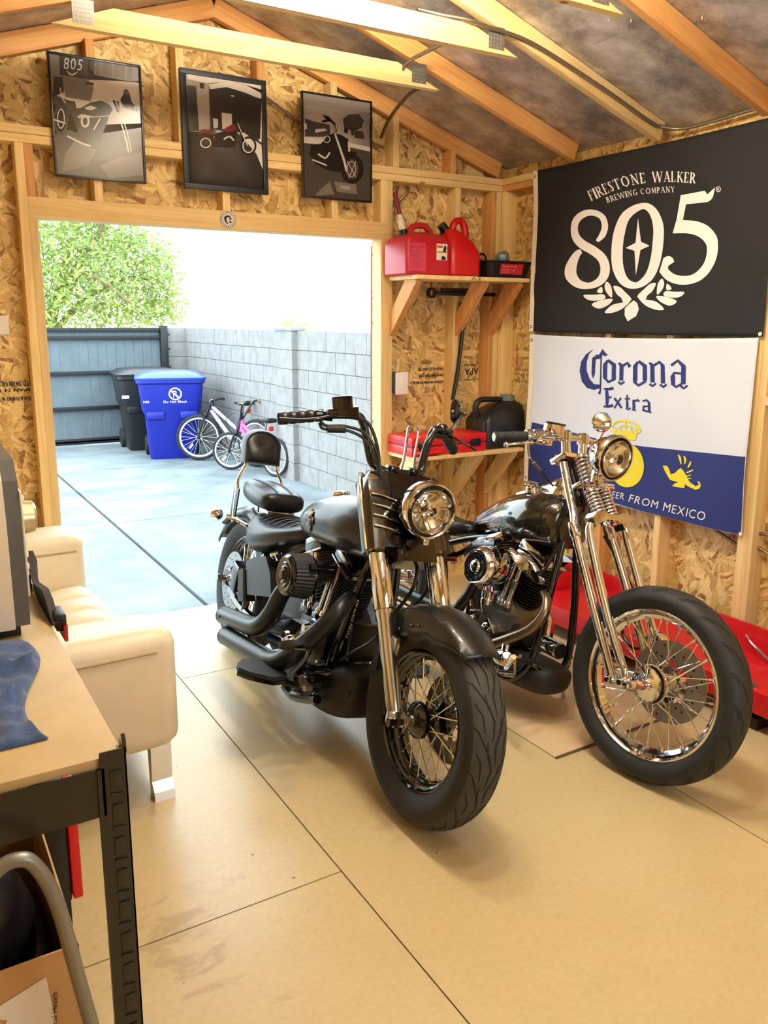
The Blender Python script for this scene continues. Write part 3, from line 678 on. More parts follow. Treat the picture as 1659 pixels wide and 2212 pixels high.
for cx_ in (645, 680, 716, 752, 786): YP.poly([(cx_-15, 718+(cx_-645)*.06), (cx_, 680+(cx_-645)*.05), (cx_+15, 720+(cx_-645)*.06)], 2)
YP.ribbon([(628, 690, 5), (640, 660, 6), (680, 643, 6), (730, 645, 6), (780, 660, 6), (806, 690, 6), (800, 712, 5)], lift=2)
YP.ribbon([(716, 632, 4), (716, 655, 5), (718, 690, 4)], sub=0, lift=2); YP.poly([(798, 700), (824, 702), (812, 722), (796, 722)], 2)
YP.ribbon([(665, 690, 4), (715, 672, 4), (770, 692, 4)], lift=2)
YP.build('crown_print', FYEL, f2); YP = Print(1120, 700, 3.078, flagplane)
YP.poly(ellipse2(722, 940, 108, 146, 30), 2); YP.build('oval_print', FYEL, f2); YP = Print(1120, 700, 3.078, flagplane)
G = [(957, 941), (985, 942), (1000, 965), (1010, 1000), (1040, 990), (1068, 962), (1092, 968), (1115, 1005), (1140, 1050), (1180, 1078), (1203, 1068), (1192, 1045), (1208, 1048), (1216, 1072), (1208, 1094), (1180, 1101), (1130, 1080), (1106, 1064), (1105, 1090), (1060, 1086), (1020, 1078), (1033, 1062), (1062, 1052), (1030, 1044), (1005, 1036), (985, 1005), (968, 972)]
YP.poly(G, 2)
for q in ([(1060, 868, 3), (1072, 890, 8), (1080, 932, 3)], [(1098, 878, 3), (1108, 900, 8), (1104, 932, 3)], [(1147, 912, 3), (1138, 935, 7), (1126, 956, 3)], [(1166, 968, 2), (1140, 980, 5), (1116, 988, 3)], [(1150, 1002, 2), (1130, 1008, 4), (1112, 1010, 2)], [(1150, 1026, 2), (1128, 1025, 3)], [(1078, 955, 2), (1080, 972, 4), (1074, 985, 2)]): YP.ribbon(q, sub=3, lift=2)
YP.build('griffin_print', FYEL, f2); YP = Print(1120, 700, 3.078, flagplane)
YP.poly([(242, 868), (270, 880), (300, 858), (350, 850), (378, 868), (420, 862), (458, 852), (448, 876), (400, 890), (370, 890), (360, 915), (335, 934), (326, 925), (340, 905), (300, 895), (270, 905), (248, 890)], 2)
YP.build('griffin_print', FYEL, f2)
WP = Print(1120, 700, 3.078, flagplane)
WP.text('IMPORTED BEER', [(330, 1062), (480, 1110), (615, 1150), (700, 1168)], 44, 2); WP.text('FROM', [(724, 1178), (800, 1200), (914, 1228)], 50, 2); WP.text('MEXICO', [(946, 1240), (1050, 1265), (1140, 1285), (1242, 1306)], 58, 2)
WP.build('slogan', WHITE, f2); WP = Print(1120, 700, 3.078, flagplane)
WP.text('A', [(772, 930), (800, 935)], 22, 3); WP.text('A', [(722, 1028), (748, 1032)], 22, 3)
WP.build('seal_letters', WHITE, f2)
# ------------------------------------------------------------------ three framed photographs over the door
GLZ = .05
def pic(x0, x1, z0, z1, fw, label, frame, base, colour_sets, texts=()):
    t = empty('framed_photograph', ((x0+x1)/2, -.0, z0)); tag(t, label, 'picture', 'framed motorcycle photographs over the door')
    ox, oz = (x0+x1)/2, z0
    mb = MB()
    for a, b_, c, d in ((x0, x1, z0, z0+fw), (x0, x1, z1-fw, z1), (x0, x0+fw, z0+fw, z1-fw), (x1-fw, x1, z0+fw, z1-fw)): mb.bx(a-ox, b_-ox, -.022, -.001, c-oz, d-oz, .0015)
    mb.build('frame', frame, t)
    pm = MB().bx(x0+fw-ox, x1-fw-ox, -.014, -.002, z0+fw-oz, z1-fw-oz); mats = [base]
    for k, (rgb, polys) in enumerate(colour_sets):
        pr_ = Print(*texts, lambda px, py, l: bp(px, py, y=-.0142-.0002*l)-Vector((ox, 0, oz)))
        pr_.split = False; pr_.mb = pm; pm.mi = len(mats)
        for p in polys:
            if p[0] == 'r': pr_.ribbon(p[1], p[2] if len(p) > 2 else False, 3, k)
            elif p[0] == 't': pr_.text(p[1], p[2], p[3], k)
            elif p[0] == 's': pr_.text(p[1], p[2], p[3], k, serif=True)
            else: pr_.poly(p, k)
        mats.append(simple('photo_%d_%d_%d' % rgb, rgb, .22))
    pm.build('photo', mats, t, wn=False)
    return t
EL = lambda cx_, cy_, rx, ry, hw: ('r', [(x, y, hw) for x, y in ellipse2(cx_, cy_, rx, ry, 20)], True)
FRB = simple('black_picture_frame', (16, 16, 17), .3)
FRN = simple('navy_black_picture_frame', (22, 27, 36), .5)
pic(-2.553, -2.146, 2.241, 2.760, .010, 'thin framed photograph of a springer motorcycle below an 805 sign, left of the three', FRB, simple('photo_grey', (98, 90, 82), .28), [
 ((198, 190, 178), [[(335, 480), (565, 510), (800, 520), (895, 530), (910, 740), (900, 790), (560, 800), (350, 640)]]),
 ((120, 112, 104), [[(306, 345), (378, 352), (385, 480), (340, 600), (320, 600)], [(570, 378), (900, 418), (900, 520), (820, 520), (605, 480)], [(390, 480), (560, 505), (600, 560), (580, 650), (420, 620)]]),
 ((54, 49, 45), [[(345, 860), (430, 830), (560, 870), (600, 860), (915, 815), (930, 1160), (362, 1125)], [(378, 352), (565, 377), (563, 508), (383, 478)], [(575, 378), (602, 382), (604, 455), (572, 450)], [(345, 490), (400, 490), (410, 590), (340, 620)], [(335, 600), (430, 640), (480, 650), (490, 690), (440, 740), (345, 660)]]),
 ((96, 90, 84), [[(612, 385), (640, 390), (640, 478), (612, 470)], [(655, 392), (715, 400), (715, 490), (655, 480)], [(730, 402), (800, 411), (800, 505), (730, 494)], [(815, 413), (845, 417), (845, 510), (815, 508)], [(480, 900), (620, 960), (560, 1060), (400, 1100), (420, 980)], [(640, 1060), (760, 1010), (900, 980), (920, 1120), (700, 1140)]]),
 ((30, 28, 26), [EL(390, 760, 40, 95, 9), EL(845, 900, 66, 66, 9), [(440, 700), (520, 690), (580, 655), (650, 645), (700, 670), (722, 700), (700, 738), (600, 745), (520, 730), (470, 760)], [(470, 760), (700, 745), (640, 900), (560, 900), (500, 850)], [(770, 640), (790, 575), (815, 570), (830, 600), (845, 660), (870, 680), (850, 690), (790, 680)], [(720, 640), (760, 650), (770, 720), (740, 715)], [(548, 525), (600, 530), (600, 545), (550, 540)]]),
 ((206, 200, 190), [('r', [(700, 600, 4), (745, 720, 4), (790, 830, 4), (825, 975, 4)]), ('r', [(720, 600, 3), (770, 720, 3), (815, 850, 3), (840, 970, 3)]), ('r', [(600, 540, 4), (660, 538, 4), (700, 560, 4), (705, 600, 4)]), EL(765, 592, 20, 30, 4), EL(545, 775, 22, 34, 7), ('r', [(430, 870, 5), (520, 915, 5), (580, 935, 5)]), ('r', [(385, 560, 3), (395, 620, 3), (420, 660, 3)]), EL(390, 760, 22, 60, 3), ('r', [(345, 765, 5), (420, 790, 5)]), ('r', [(640, 760, 5), (600, 830, 4)]), [(540, 690), (580, 675), (620, 690), (590, 705), (550, 700)],
   ('s', 'BOS', [(404, 452), (460, 458), (524, 468)], 1), ('t', '805', [(404, 440), (460, 444), (522, 452)], 72), [(425, 450), (460, 475), (500, 458), (480, 478), (460, 485), (440, 474)]]),
 ((40, 36, 33), [('t', 'TREAD ON ME', [(778, 690), (830, 700), (878, 716)], 20), ('r', [(790, 600, 5), (810, 620, 5), (785, 640, 5), (830, 650, 5), (860, 680, 5)])])], (0, 0, 2.9625))
pic(-1.962, -1.526, 2.239, 2.780, .024, 'wide black framed photograph of a red motorcycle before a garage, middle of the three', FRN, simple('photo_driveway', (74, 68, 66), .3), [
 ((160, 150, 144), [[(68, 505), (225, 530), (235, 890), (160, 910), (90, 905), (72, 580)]]),
 ((214, 206, 198), [[(225, 580), (350, 560), (470, 580), (600, 650), (600, 690), (480, 640), (350, 600), (235, 615)], [(80, 510), (235, 528), (600, 590), (600, 620), (480, 585), (350, 560), (220, 575), (80, 545)], [(420, 910), (470, 915), (590, 1000), (600, 1170), (555, 1060), (470, 960)], [(590, 690), (600, 690), (590, 985), (570, 970)]]),
 ((42, 38, 37), [[(240, 612), (590, 680), (580, 960), (470, 915), (250, 890)], [(75, 585), (140, 595), (160, 905), (90, 905)], [(165, 570), (195, 575), (195, 612), (165, 608)]]),
 ((196, 190, 182), [[(315, 775), (385, 785), (388, 885), (320, 890)], [(255, 815), (290, 820), (290, 880), (260, 885)], [(380, 655), (400, 658), (400, 668), (380, 665)]]),
 ((24, 20, 20), [EL(205, 975, 36, 42, 10), EL(500, 1005, 46, 56, 9), [(240, 930), (330, 905), (420, 900), (410, 1010), (330, 1020), (250, 1010)], [(415, 850), (430, 850), (480, 985), (465, 990)], [(390, 830), (425, 840), (420, 850), (390, 845)]]),
 ((206, 200, 196), [EL(205, 985, 34, 32, 4), EL(500, 1005, 38, 46, 4), ('r', [(425, 850, 3), (460, 930, 3), (495, 1005, 3)]), ('r', [(330, 960, 5), (370, 940, 5), (400, 970, 5)])]),
 ((120, 34, 44), [[(312, 908), (345, 880), (385, 858), (412, 862), (412, 900), (360, 912)], [(155, 905), (190, 888), (240, 900), (262, 920), (240, 925), (200, 915), (160, 925)], [(255, 930), (270, 935), (270, 960), (255, 955)]])], (380, 0, 3.1904))
pic(-1.332, -.916, 2.243, 2.762, .009, 'thin framed photograph of a motorcycle by a tree, right of the three', FRB, simple('photo_sky', (184, 172, 162), .28), [
 ((150, 140, 132), [[(872, 640), (1350, 700), (1348, 780), (872, 720)]]),
 ((66, 60, 56), [[(880, 960), (1345, 1030), (1345, 1395), (880, 1360)], [(1150, 820), (1190, 790), (1260, 785), (1295, 830), (1280, 880), (1230, 905), (1225, 935), (1210, 935), (1205, 900), (1160, 880)], [(890, 815), (960, 840), (1060, 860), (1065, 945), (890, 940)], [(1230, 900), (1290, 905), (1300, 960), (1230, 950)]]),
 ((206, 198, 188), [[(882, 945), (1100, 965), (1340, 1015), (1340, 1045), (1200, 1015), (880, 985)], [(960, 890), (1030, 885), (1040, 900), (960, 915)], [(880, 850), (900, 850), (905, 890), (880, 890)]]),
 ((112, 104, 96), [[(1090, 1250), (1240, 1270), (1250, 1340), (1110, 1320)], [(1000, 1300), (1060, 1250), (1090, 1340), (960, 1350)]]),
 ((26, 23, 22), [EL(1215, 1165, 62, 86, 16), [(930, 1000), (1000, 990), (1040, 940), (1090, 915), (1140, 930), (1190, 960), (1180, 1060), (1130, 1190), (1040, 1170), (960, 1130), (920, 1060)], [(1150, 1060), (1200, 1040), (1250, 1050), (1240, 1070), (1180, 1075)], [(1010, 790), (1050, 800), (1100, 850), (1110, 910), (1095, 910), (1080, 850), (1030, 820)], [(1005, 830), (1060, 820), (1070, 835), (1010, 845)], [(1160, 880), (1185, 885), (1185, 920), (1160, 915)]]),
 ((196, 188, 178), [('r', [(1095, 920, 7), (1130, 1020, 7), (1160, 1110, 8), (1176, 1180, 8)]), ('r', [(1190, 975, 6), (1195, 1045, 6)]), EL(1210, 1165, 30, 52, 2), ('r', [(1180, 1110, 2), (1240, 1220, 2)]), ('r', [(1240, 1110, 2), (1190, 1230, 2)]), ('r', [(980, 1060, 6), (1030, 1090, 6), (1060, 1050, 5)]), ('r', [(940, 1100, 5), (1040, 1140, 5)]), ('r', [(1090, 860, 3), (1100, 905, 3)]), EL(1040, 960, 22, 22, 3)]),
 ((150, 138, 128), [[(1130, 1275), (1200, 1285), (1200, 1310), (1135, 1300)]])], (380, 0, 3.1904))
# round sticker on the header
t = empty('round_sticker', (-1.741, -.0012, 2.107)); tag(t, 'small round black and white sticker stuck on the door header', 'sticker')
MB().lathe([(0, 0), (.043, 0), (.043, .001), (0, .001)], (0, 0, 0), (0, -1, 0), 28).build('disc', WHITE, t)
mb = MB()
def ringp(mb, r0, r1, y):
    mb.lathe([(r0, y), (r1, y)], (0, 0, 0), (0, -1, 0), 28)
ringp(mb, .040, .042, .0013); ringp(mb, .0275, .029, .0013)
for i in range(20):
    a = 2*PI*i/20; mb.box((.0345*math.cos(a), -.0013, .0345*math.sin(a)), (.004, .0003, .006), Matrix.Rotation(-(a-PI/2), 3, 'Y'))
for poly in ([(-.02, .012), (-.008, .02), (.006, .021), (.016, .012), (.02, -.002), (.012, .002), (.006, .012), (-.004, .01), (-.01, .0), (-.006, -.012), (.004, -.02), (-.008, -.021), (-.018, -.01), (-.021, .002)], [(0, .004), (.008, .006), (.012, 0), (.004, -.002)], [(.004, -.006), (.016, -.006), (.018, -.014), (.01, -.018), (.006, -.012)]):
    mb.prism([(x, -.0013, z) for x, z in poly], (0, 0, 0))
mb.build('printed_design', INK, t, wn=False)
# ------------------------------------------------------------------ wall shelves and what stands on them
def rr_ring(cx_, cy_, z, hx, hy, r, n=5):
    """rounded rectangle ring in the plane z"""
    P = []
    for sx, sy, a0 in ((1, 1, 0), (-1, 1, PI/2), (-1, -1, PI), (1, -1, 1.5*PI)):
        for i in range(n+1):
            a = a0+PI/2*i/n; P.append(Vector((cx_+sx*(hx-r)+r*math.cos(a), cy_+sy*(hy-r)+r*math.sin(a), z)))
    return P
def rr_loft(mb, secs):
    """secs: (cx, cy, z, hx, hy, r)"""
    return mb.rings([rr_ring(*s) for s in secs])
def shelf(z, label):
    t = empty('wall_shelf', (-.80, 0, z)); tag(t, label, 'shelf', 'pine shelves in the corner')
    MB().bx(0, .785, -.302, -.001, -.022, 0, .003).build('board', WOOD, t)
    for x in (.03, .49, .742):
        # diagonal brace from the stud up to the front of the board
        y0, z0, y1, z1 = -.001, -.33, -.27, -.023
        pts = [(x-.019, y0, z0), (x-.019, y0, z0+.12), (x-.019, -.16, -.023), (x-.019, y1, z1), (x-.019, y1, z1-.02)]
        MB().prism(pts, (.038, 0, 0)).build('brace', WOODO if z > 1.2 else WOOD, t)
    return t
s1 = shelf(1.855, 'upper pine shelf carrying two red fuel cans and a drain tray')
mb = MB(); text_on(mb, 'A2', (.36, -.3026, -.020), (1, 0, 0), (0, 0, 1), .017, .07); mb.build('pencil_mark', INK, s1, wn=False)
shelf(.858, 'lower pine shelf carrying a red tool case and a black jug')
Z1, Z2 = 1.8555, .8585
# large fuel can with spout
t = empty('fuel_can', (-.70, -.145, Z1)); tag(t, 'squarish dark red gasoline can with printed warnings and a maroon spout', 'fuel can')
FR = simple('fuel_can_red', (190, 26, 40), .38, var=.06); FR2 = simple('bright_fuel_can_red', (206, 22, 24), .35, var=.05)
mb = MB(); rr_loft(mb, [(0, 0, 0, .135, .115, .02), (0, 0, .008, .145, .125, .025), (0, 0, .165, .145, .125, .025), (0, 0, .195, .135, .115, .03), (.01, 0, .222, .10, .075, .03), (.01, 0, .23, .08, .05, .03)])
mb.build('body', FR, t)
MB().tube([(-.06, 0, .215), (-.03, 0, .262), (.05, 0, .268), (.10, 0, .215)], .017, 10, 6).build('handle', FR, t)
mb = MB(); text_on(mb, 'GASOLINE', (-.128, -.1262, .137), (1, 0, 0), (0, 0, 1), .020, .095)
for i in range(7): text_on(mb, ('DANGER EXTREMELY FLAMMABLE', 'KEEP AWAY FROM FLAME', 'HARMFUL OR FATAL IF SWALLOWED', 'VAPORS CAN CAUSE FLASH FIRE', 'VENTILATE AREA', 'KEEP OUT OF REACH OF CHILDREN', 'STORE UPRIGHT')[i], (-.128, -.1262, .122-.014*i), (1, 0, 0), (0, 0, 1), .006, .09-.012*(i % 3))
mb.build('embossed_text', simple('faded_red', (150, 30, 48), .5), t, wn=False)
MB().bx(-.135, -.025, -.1257, -.1245, .02, .165).build('side_panel', simple('faded_pink_red', (206, 66, 96), .5), t)
lb = MB().bx(.045, .115, -.1265, -.1245, .082, .168).build('paper_label', WHITE, t)
mb = MB().bx(.047, .113, -.1269, -.1266, .12, .128); mb.bx(.047, .085, -.1269, -.1266, .145, .160); mb.build('orange_band', simple('label_orange', (226, 130, 30), .5), t)
mb = MB(); mb.prism([(.085, -.127, .125), (.105, -.127, .125), (.110, -.127, .150), (.098, -.127, .164), (.09, -.127, .145)], (0, 0, 0)); mb.prism([(.075, -.127, .084), (.108, -.127, .084), (.10, -.127, .102), (.08, -.127, .104)], (0, 0, 0)); text_on(mb, 'Warning', (.05, -.127, .148), (1, 0, 0), (0, 0, 1), .009, .032); mb.build('label_print', INK, t, wn=False)
mb = MB(); mb.cyl((-.088, 0, .205), (-.096, 0, .245), .026, 16, .024); mb.build('cap', SATBLK, t)
mb = MB(); mb.lathe([(0, 0), (.019, 0), (.018, .05), (.013, .055), (.013, .062), (.015, .064), (.013, .068), (.013, .075), (.015, .077), (.012, .082), (0, .082)], (-.096, 0, .245), (-.27, 0, 1), 14); mb.build('spout_base', simple('ivory_plastic', (226, 218, 190), .4), t)
MB().cyl((-.1155, 0, .32), (-.148, 0, .435), .0135, 12, .011).build('spout', simple('maroon_plastic', (122, 24, 40), .4), t)
# jug-shaped fuel can
t = empty('fuel_can', (-.44, -.14, Z1)); tag(t, 'plain bright red jug shaped fuel can with a loop handle', 'fuel can')
mb = MB(); rr_loft(mb, [(0, 0, 0, .095, .105, .03), (0, 0, .012, .108, .12, .035), (0, 0, .13, .108, .12, .04), (-.008, 0, .19, .09, .10, .05), (-.025, 0, .235, .062, .065, .04), (-.045, 0, .26, .04, .04, .03)])
mb.build('body', FR2, t)
MB().tube([(-.025, 0, .22), (-.01, 0, .295), (.03, 0, .315), (.062, 0, .285), (.07, 0, .22), (.075, 0, .15)], [.022, .02, .019, .02, .022, .02], 12, 6).build('handle', FR2, t)
MB().cyl((-.065, 0, .25), (-.098, 0, .286), .028, 16, .025).build('cap', SATBLK, t)
# drain tray with rag-filled cup and strap
t = empty('drain_tray', (-.148, -.16, Z1)); tag(t, 'black plastic drain tray with red label, right end of upper shelf', 'tray')
mb = MB(); rs = []
for z, hx, hy in ((0, .135, .11), (.085, .165, .13), (.09, .18, .14), (.094, .18, .14), (.09, .158, .124), (.008, .13, .105)): rs.append(rr_ring(0, 0, z, hx, hy, .03))
mb.rings(rs); mb.build('basin', SATBLK, t)
mb = MB().box((.01, -.1218, .049), (.165, .002, .058), Matrix.Rotation(.22, 3, 'X')); mb.build('red_label', simple('label_red', (200, 28, 36), .4), t)
mb = MB()
R_ = Matrix.Rotation(.22, 3, 'X')
def onlab(x, z, dy=-.0015): return Vector((.01, -.1218, .049))+R_ @ Vector((x, dy, z))
text_on(mb, 'Drain pan for oils', onlab(-.07, .012), (1, 0, 0), R_ @ Vector((0, 0, 1)), .008, .10)
for i in range(3): text_on(mb, 'multi purpose utility', onlab(-.07, -.002-.009*i), (1, 0, 0), R_ @ Vector((0, 0, 1)), .004, .055)
text_on(mb, '7 QT', onlab(.0, -.012), (1, 0, 0), R_ @ Vector((0, 0, 1)), .011, .03)
mb.build('label_text', WHITE, t, wn=False)
t = empty('plastic_cup', (-.075, -.12, Z1+.11)); tag(t, 'clear plastic cup tipped over on the drain tray', 'cup')
ax = Vector((-.75, -.5, .45)).normalized()
MB().lathe([(.03, 0), (.032, .001), (.042, .085), (.0445, .087), (.041, .085), (.030, .003), (0, .003), (0, 0)], (.045, .03, -.02), ax, 24).build('cup_wall', simple('cloudy_plastic', (214, 214, 206), .25, trans=.75), t)
m_ = MB(); m_.sph((.0, .0, .012), .026, 12, (1, .7, .8)); m_.sph((-.018, -.014, .016), .016, 10, (1, .6, 1)); o = m_.build('blue_glove', simple('pale_blue_nitrile', (150, 196, 214), .5), None)
o.location = (-.078, -.122, Z1+.113); tag(o, 'crumpled pale blue glove stuffed in the clear cup', 'glove')
t = empty('metal_clasp', (-.30, -.17, Z1+.085)); tag(t, 'small grey metal clamp lying on the drain tray beside the red jug', 'clamp')
MB().box((.0, 0, .016), (.055, .03, .02), Matrix.Rotation(.3, 3, 'Z'), .004).build('jaw', STEELG, t); MB().tube([(-.02, 0, .02), (.02, -.01, .05), (.05, -.005, .04), (.06, 0, .01)], .006, 8, 5).build('strap', DARKMET, t)
# things on the lower shelf
t = empty('tool_case', (-.547, -.15, Z2)); tag(t, 'red plastic tool case with latches on the lower shelf', 'tool case')
RC = simple('tool_case_red', (214, 22, 30), .35)
MB().bx(-.262, .262, -.13, .13, 0, .052, .008).build('bottom_shell', RC, t)
MB().bx(-.262, .262, -.13, .13, .056, .108, .008).build('top_shell', RC, t)
MB().bx(-.256, .256, -.124, .124, .05, .058).build('seam', SATBLK, t)
for x in (-.18, .0, .18):
    MB().bx(x-.035, x+.035, -.139, -.128, .035, .078, .004).build('latch', SATBLK, t)
for x in (-.20, .08): MB().cyl((x, -.141, .078), (x, -.128, .078), .011, 12).build('stud_button', POLISH, t)
MB().tube([(-.235, -.128, .02), (-.20, -.145, .02), (-.09, -.145, .02), (-.07, -.128, .02)], .011, 8, 3).build('handle', RC, t)
t = empty('black_jug', (-.122, -.15, Z2)); tag(t, 'large black plastic jug with grey screw cap on the lower shelf', 'jug')
BJ = simple('black_jug_plastic', (24, 24, 25), .42, var=.2, scale=5)
mb = MB(); rr_loft(mb, [(0, 0, 0, .145, .10, .03), (0, 0, .012, .155, .115, .035), (0, 0, .165, .155, .115, .04), (.02, 0, .21, .15, .10, .05), (.07, 0, .255, .10, .075, .05), (.09, 0, .268, .055, .055, .04), (.09, 0, .278, .045, .045, .035)])
mb.build('body', BJ, t)
MB().tube([(-.145, 0, .19), (-.15, 0, .255), (-.115, 0, .287), (-.03, 0, .287), (.03, 0, .282), (.06, 0, .255)], [.019, .018, .017, .017, .017, .019], 12, 6).build('handle', BJ, t)
mb = MB(); mb.lathe([(0, 0), (.05, 0), (.05, .008), (.046, .01), (.046, .03), (.043, .034), (0, .034)], (.09, 0, .276), (0, 0, 1), 24); mb.build('cap', simple('grey_green_cap', (112, 118, 110), .45), t)
# tools hanging on the wall
t = empty('tow_bar', (-.285, -.012, 1.775)); tag(t, 'black metal bar with a ring end hung level below the upper shelf', 'bar')
MB().bx(-.2, .24, -.012, .012, -.016, .006, .004).build('bar', SATBLK, t); MB().bx(-.155, .115, -.013, .013, .006, .027, .004).build('clamp_channel', SATBLK, t)
MB().lathe([(.017, -.012), (.031, -.012), (.031, .012), (.017, .012)], (-.225, 0, -.003), (0, 1, 0), 22, closed_prof=True).build('ring_end', SATBLK, t)
mb = MB(); mb.tube([(-.305, -.02, 1.715), (-.288, -.022, 1.69), (-.286, -.022, 1.62), (-.29, -.022, 1.54), (-.318, -.022, 1.32), (-.352, -.022, 1.14)], .0125, 10, 5)
o = mb.build('pry_bar', SATBLK, None); tag(o, 'long black pry bar hanging down behind the upper shelf brace', 'pry bar')
# light switch
t = empty('light_switch', (-.772, -.001, 1.255)); tag(t, 'white light switch in a box fixed beside the door post', 'light switch')
MB().bx(.0, .078, -.042, .085, -.06, .06, .002).build('switch_box', simple('dark_box', (46, 46, 46), .6), t)
MB().bx(-.002, .08, -.048, -.042, -.064, .064, .003).build('cover_plate', WHITE, t); MB().bx(.02, .056, -.052, -.047, -.034, .034, .0015).build('rocker', WHITE, t)
# flexible metal conduit
FLEX = simple('flexible_conduit', (150, 140, 122), .35, .9)
def conduit(label, pts, r=.0085):
    mb = MB(); mb.tube(pts, r, 8, 8, ridge=.0055); o = mb.build('flexible_conduit', FLEX, None, 80); tag(o, label, 'conduit', None)
conduit('armoured cable clipped along the pale rafter above the flags', [(-1.33, -1.10, 2.83), (-1.26, -1.17, 2.80), (-1.16, -1.217, 2.785), (-1.05, -1.217, 2.775), (-.98, -1.217, 2.772), (-.80, -1.217, 2.745), (-.42, -1.217, 2.635), (-.10, -1.217, 2.53), (-.02, -1.225, 2.515), (.03, -1.30, 2.50), (.04, -1.50, 2.505), (.04, -1.68, 2.512), (.05, -1.735, 2.49)])
conduit('armoured cable bridging from the front tie to the second rafter', [(-1.02, -1.19, 2.80), (-1.03, -1.02, 2.82), (-1.06, -.80, 2.80), (-1.09, -.66, 2.78), (-1.10, -.62, 2.75)])
conduit('armoured cable dropping from the tie beam behind the nail plate', [(-.97, -.572, 2.705), (-.94, -.40, 2.70), (-.88, -.15, 2.66), (-.83, .03, 2.60)])
conduit('armoured cable running behind the framed photographs', [(-1.75, .05, 2.80), (-1.55, .04, 2.74), (-1.40, .05, 2.67), (-1.30, .06, 2.62)], .007)
conduit('armoured cable end right of the last framed photograph', [(-.95, .05, 2.56), (-.88, .04, 2.565), (-.80, .05, 2.55)], .007)
conduit('black cable looping down beside the door post above the red can', [(-.70, .06, 2.36), (-.72, .05, 2.30), (-.745, .04, 2.22), (-.765, .05, 2.15)], .008)
conduit('cable curling to the door post under the top plate', [(-.63, .06, 2.36), (-.645, .05, 2.33), (-.69, .065, 2.28), (-.735, .07, 2.23), (-.755, .072, 2.18)], .008)
conduit('upper armoured cable sagging to the stud below the beer flag', [(.05, -1.36, .92), (.045, -1.40, .80), (.04, -1.52, .745), (.045, -1.66, .70), (.05, -1.80, .655)], .008)
conduit('lower armoured cable sagging to the stud below the beer flag', [(.05, -1.33, .92), (.045, -1.36, .79), (.04, -1.48, .70), (.045, -1.64, .635), (.05, -1.80, .575)], .008)
conduit('armoured cable leaving the stud level at the right edge of the photo', [(.05, -1.875, .665), (.045, -2.0, .675), (.05, -2.2, .69)], .008)
conduit('armoured cable leaving the stud downward at the right edge of the photo', [(.05, -1.875, .60), (.045, -2.0, .565), (.05, -2.2, .52)], .008)
# ------------------------------------------------------------------ red motorcycle lift along the right wall
LR = simple('lift_red_paint', (196, 20, 26), .4, var=.08, scale=14)
t = empty('motorcycle_lift', (-.24, -1.35, 0)); tag(t, 'long red steel motorcycle lift table lying along the right wall', 'lift table')
MB().bx(-.225, .212, -1.35, .95, .170, .180).build('deck', LR, t)
MB().bx(-.235, -.223, -1.35, .95, .088, .182, .002).build('front_skirt', LR, t); MB().bx(.205, .218, -1.35, .95, .088, .262, .002).build('wall_flange', LR, t)
MB().bx(-.06, .12, .41, .60, .18, .30, .01).build('wheel_vise', LR, t)
mb = MB(); mb.prism([(.10, -.52, .18), (.10, -.98, .18), (.10, -.98, .32), (.10, -.70, .30)], (.008, 0, 0)); mb.bx(.02, .20, -.98, -.97, .18, .30); mb.build('gusset', LR, t)
MB().tube([(.04, -.8, .2), (.06, -.70, .24), (.10, -.64, .25)], .006, 8, 3).build('pin_rod', SPOKE, t)
for y in (-.28, -.9): MB().cyl((-.20, y, .18), (-.20, y, .195), .012, 6).build('bolt', STEELG, t)
for y in (-.9, -.1, .6):
    MB().bx(-.20, .20, y-.03, y+.03, .0, .05, .004).build('foot', DARKMET, t); MB().box((0, y+.1, .11), (.30, .03, .03), Matrix.Rotation(.3, 3, 'X')).build('scissor_arm', DARKMET, t)
# ------------------------------------------------------------------ workbench, left
t = empty('workbench', (-3.26, -1.95, 0)); tag(t, 'steel frame workbench with stained particle board top, lower left', 'workbench')
BT = simple('particle_board', (184, 160, 112), .5, var=.13, scale=6)
RX = .265
MB().bx(-.26, RX, -.78, .34, .832, .85, .002).build('worktop', BT, t)
BS = simple('hammered_black_steel', (66, 64, 58), .3, .6)
MB().bx(-.26, RX-.035, -.786, -.783, .74, .832).build('front_rail', BS, t)
MB().bx(-.26, RX-.035, -.783, -.765, .738, .742).build('rail_lip', BS, t)
MB().bx(RX-.005, RX-.002, -.75, .34, .752, .832).build('side_rail', BS, t)
def angle_leg(y, s_):
    mb = MB(); z0, z1 = 0, .862
    mb.bx(RX-.042, RX+.004, y, y+s_*.003, z0, z1); mb.bx(RX+.001, RX+.004, y, y+s_*.04, z0, z1)
    mb.bx(RX-.048, RX-.041, y-s_*.005, y+s_*.006, z0, z1-.03)
    n = 12
    for i in range(n):
        z = .05+i*.066
        mb.box((RX-.016, y-s_*.0022, z), (.022, .002, .006), Matrix.Rotation(.15, 3, 'Y'))
        mb.box((RX-.016, y-s_*.001, z+.030), (.020, .003, .034), Matrix.Rotation(.04, 3, 'X'), .001)
    mb.tube([(RX+.0025, y+s_*.004, .85), (RX+.0025, y+s_*.004, .875), (RX+.0025, y+s_*.012, .882)], .004, 6)
    mb.build('leg', BS, t)
angle_leg(-.786, 1); angle_leg(.33, -1)
for y, s_ in ((-.786, 1), (.33, -1)):
    mb = MB(); mb.bx(-.262, -.22, y, y+s_*.003, 0, .85); mb.bx(-.262, -.259, y, y+s_*.04, 0, .85); mb.build('leg', BS, t)
MB().bx(-.26, RX-.045, -.78, .33, .10, .115).build('lower_shelf', BT, t)
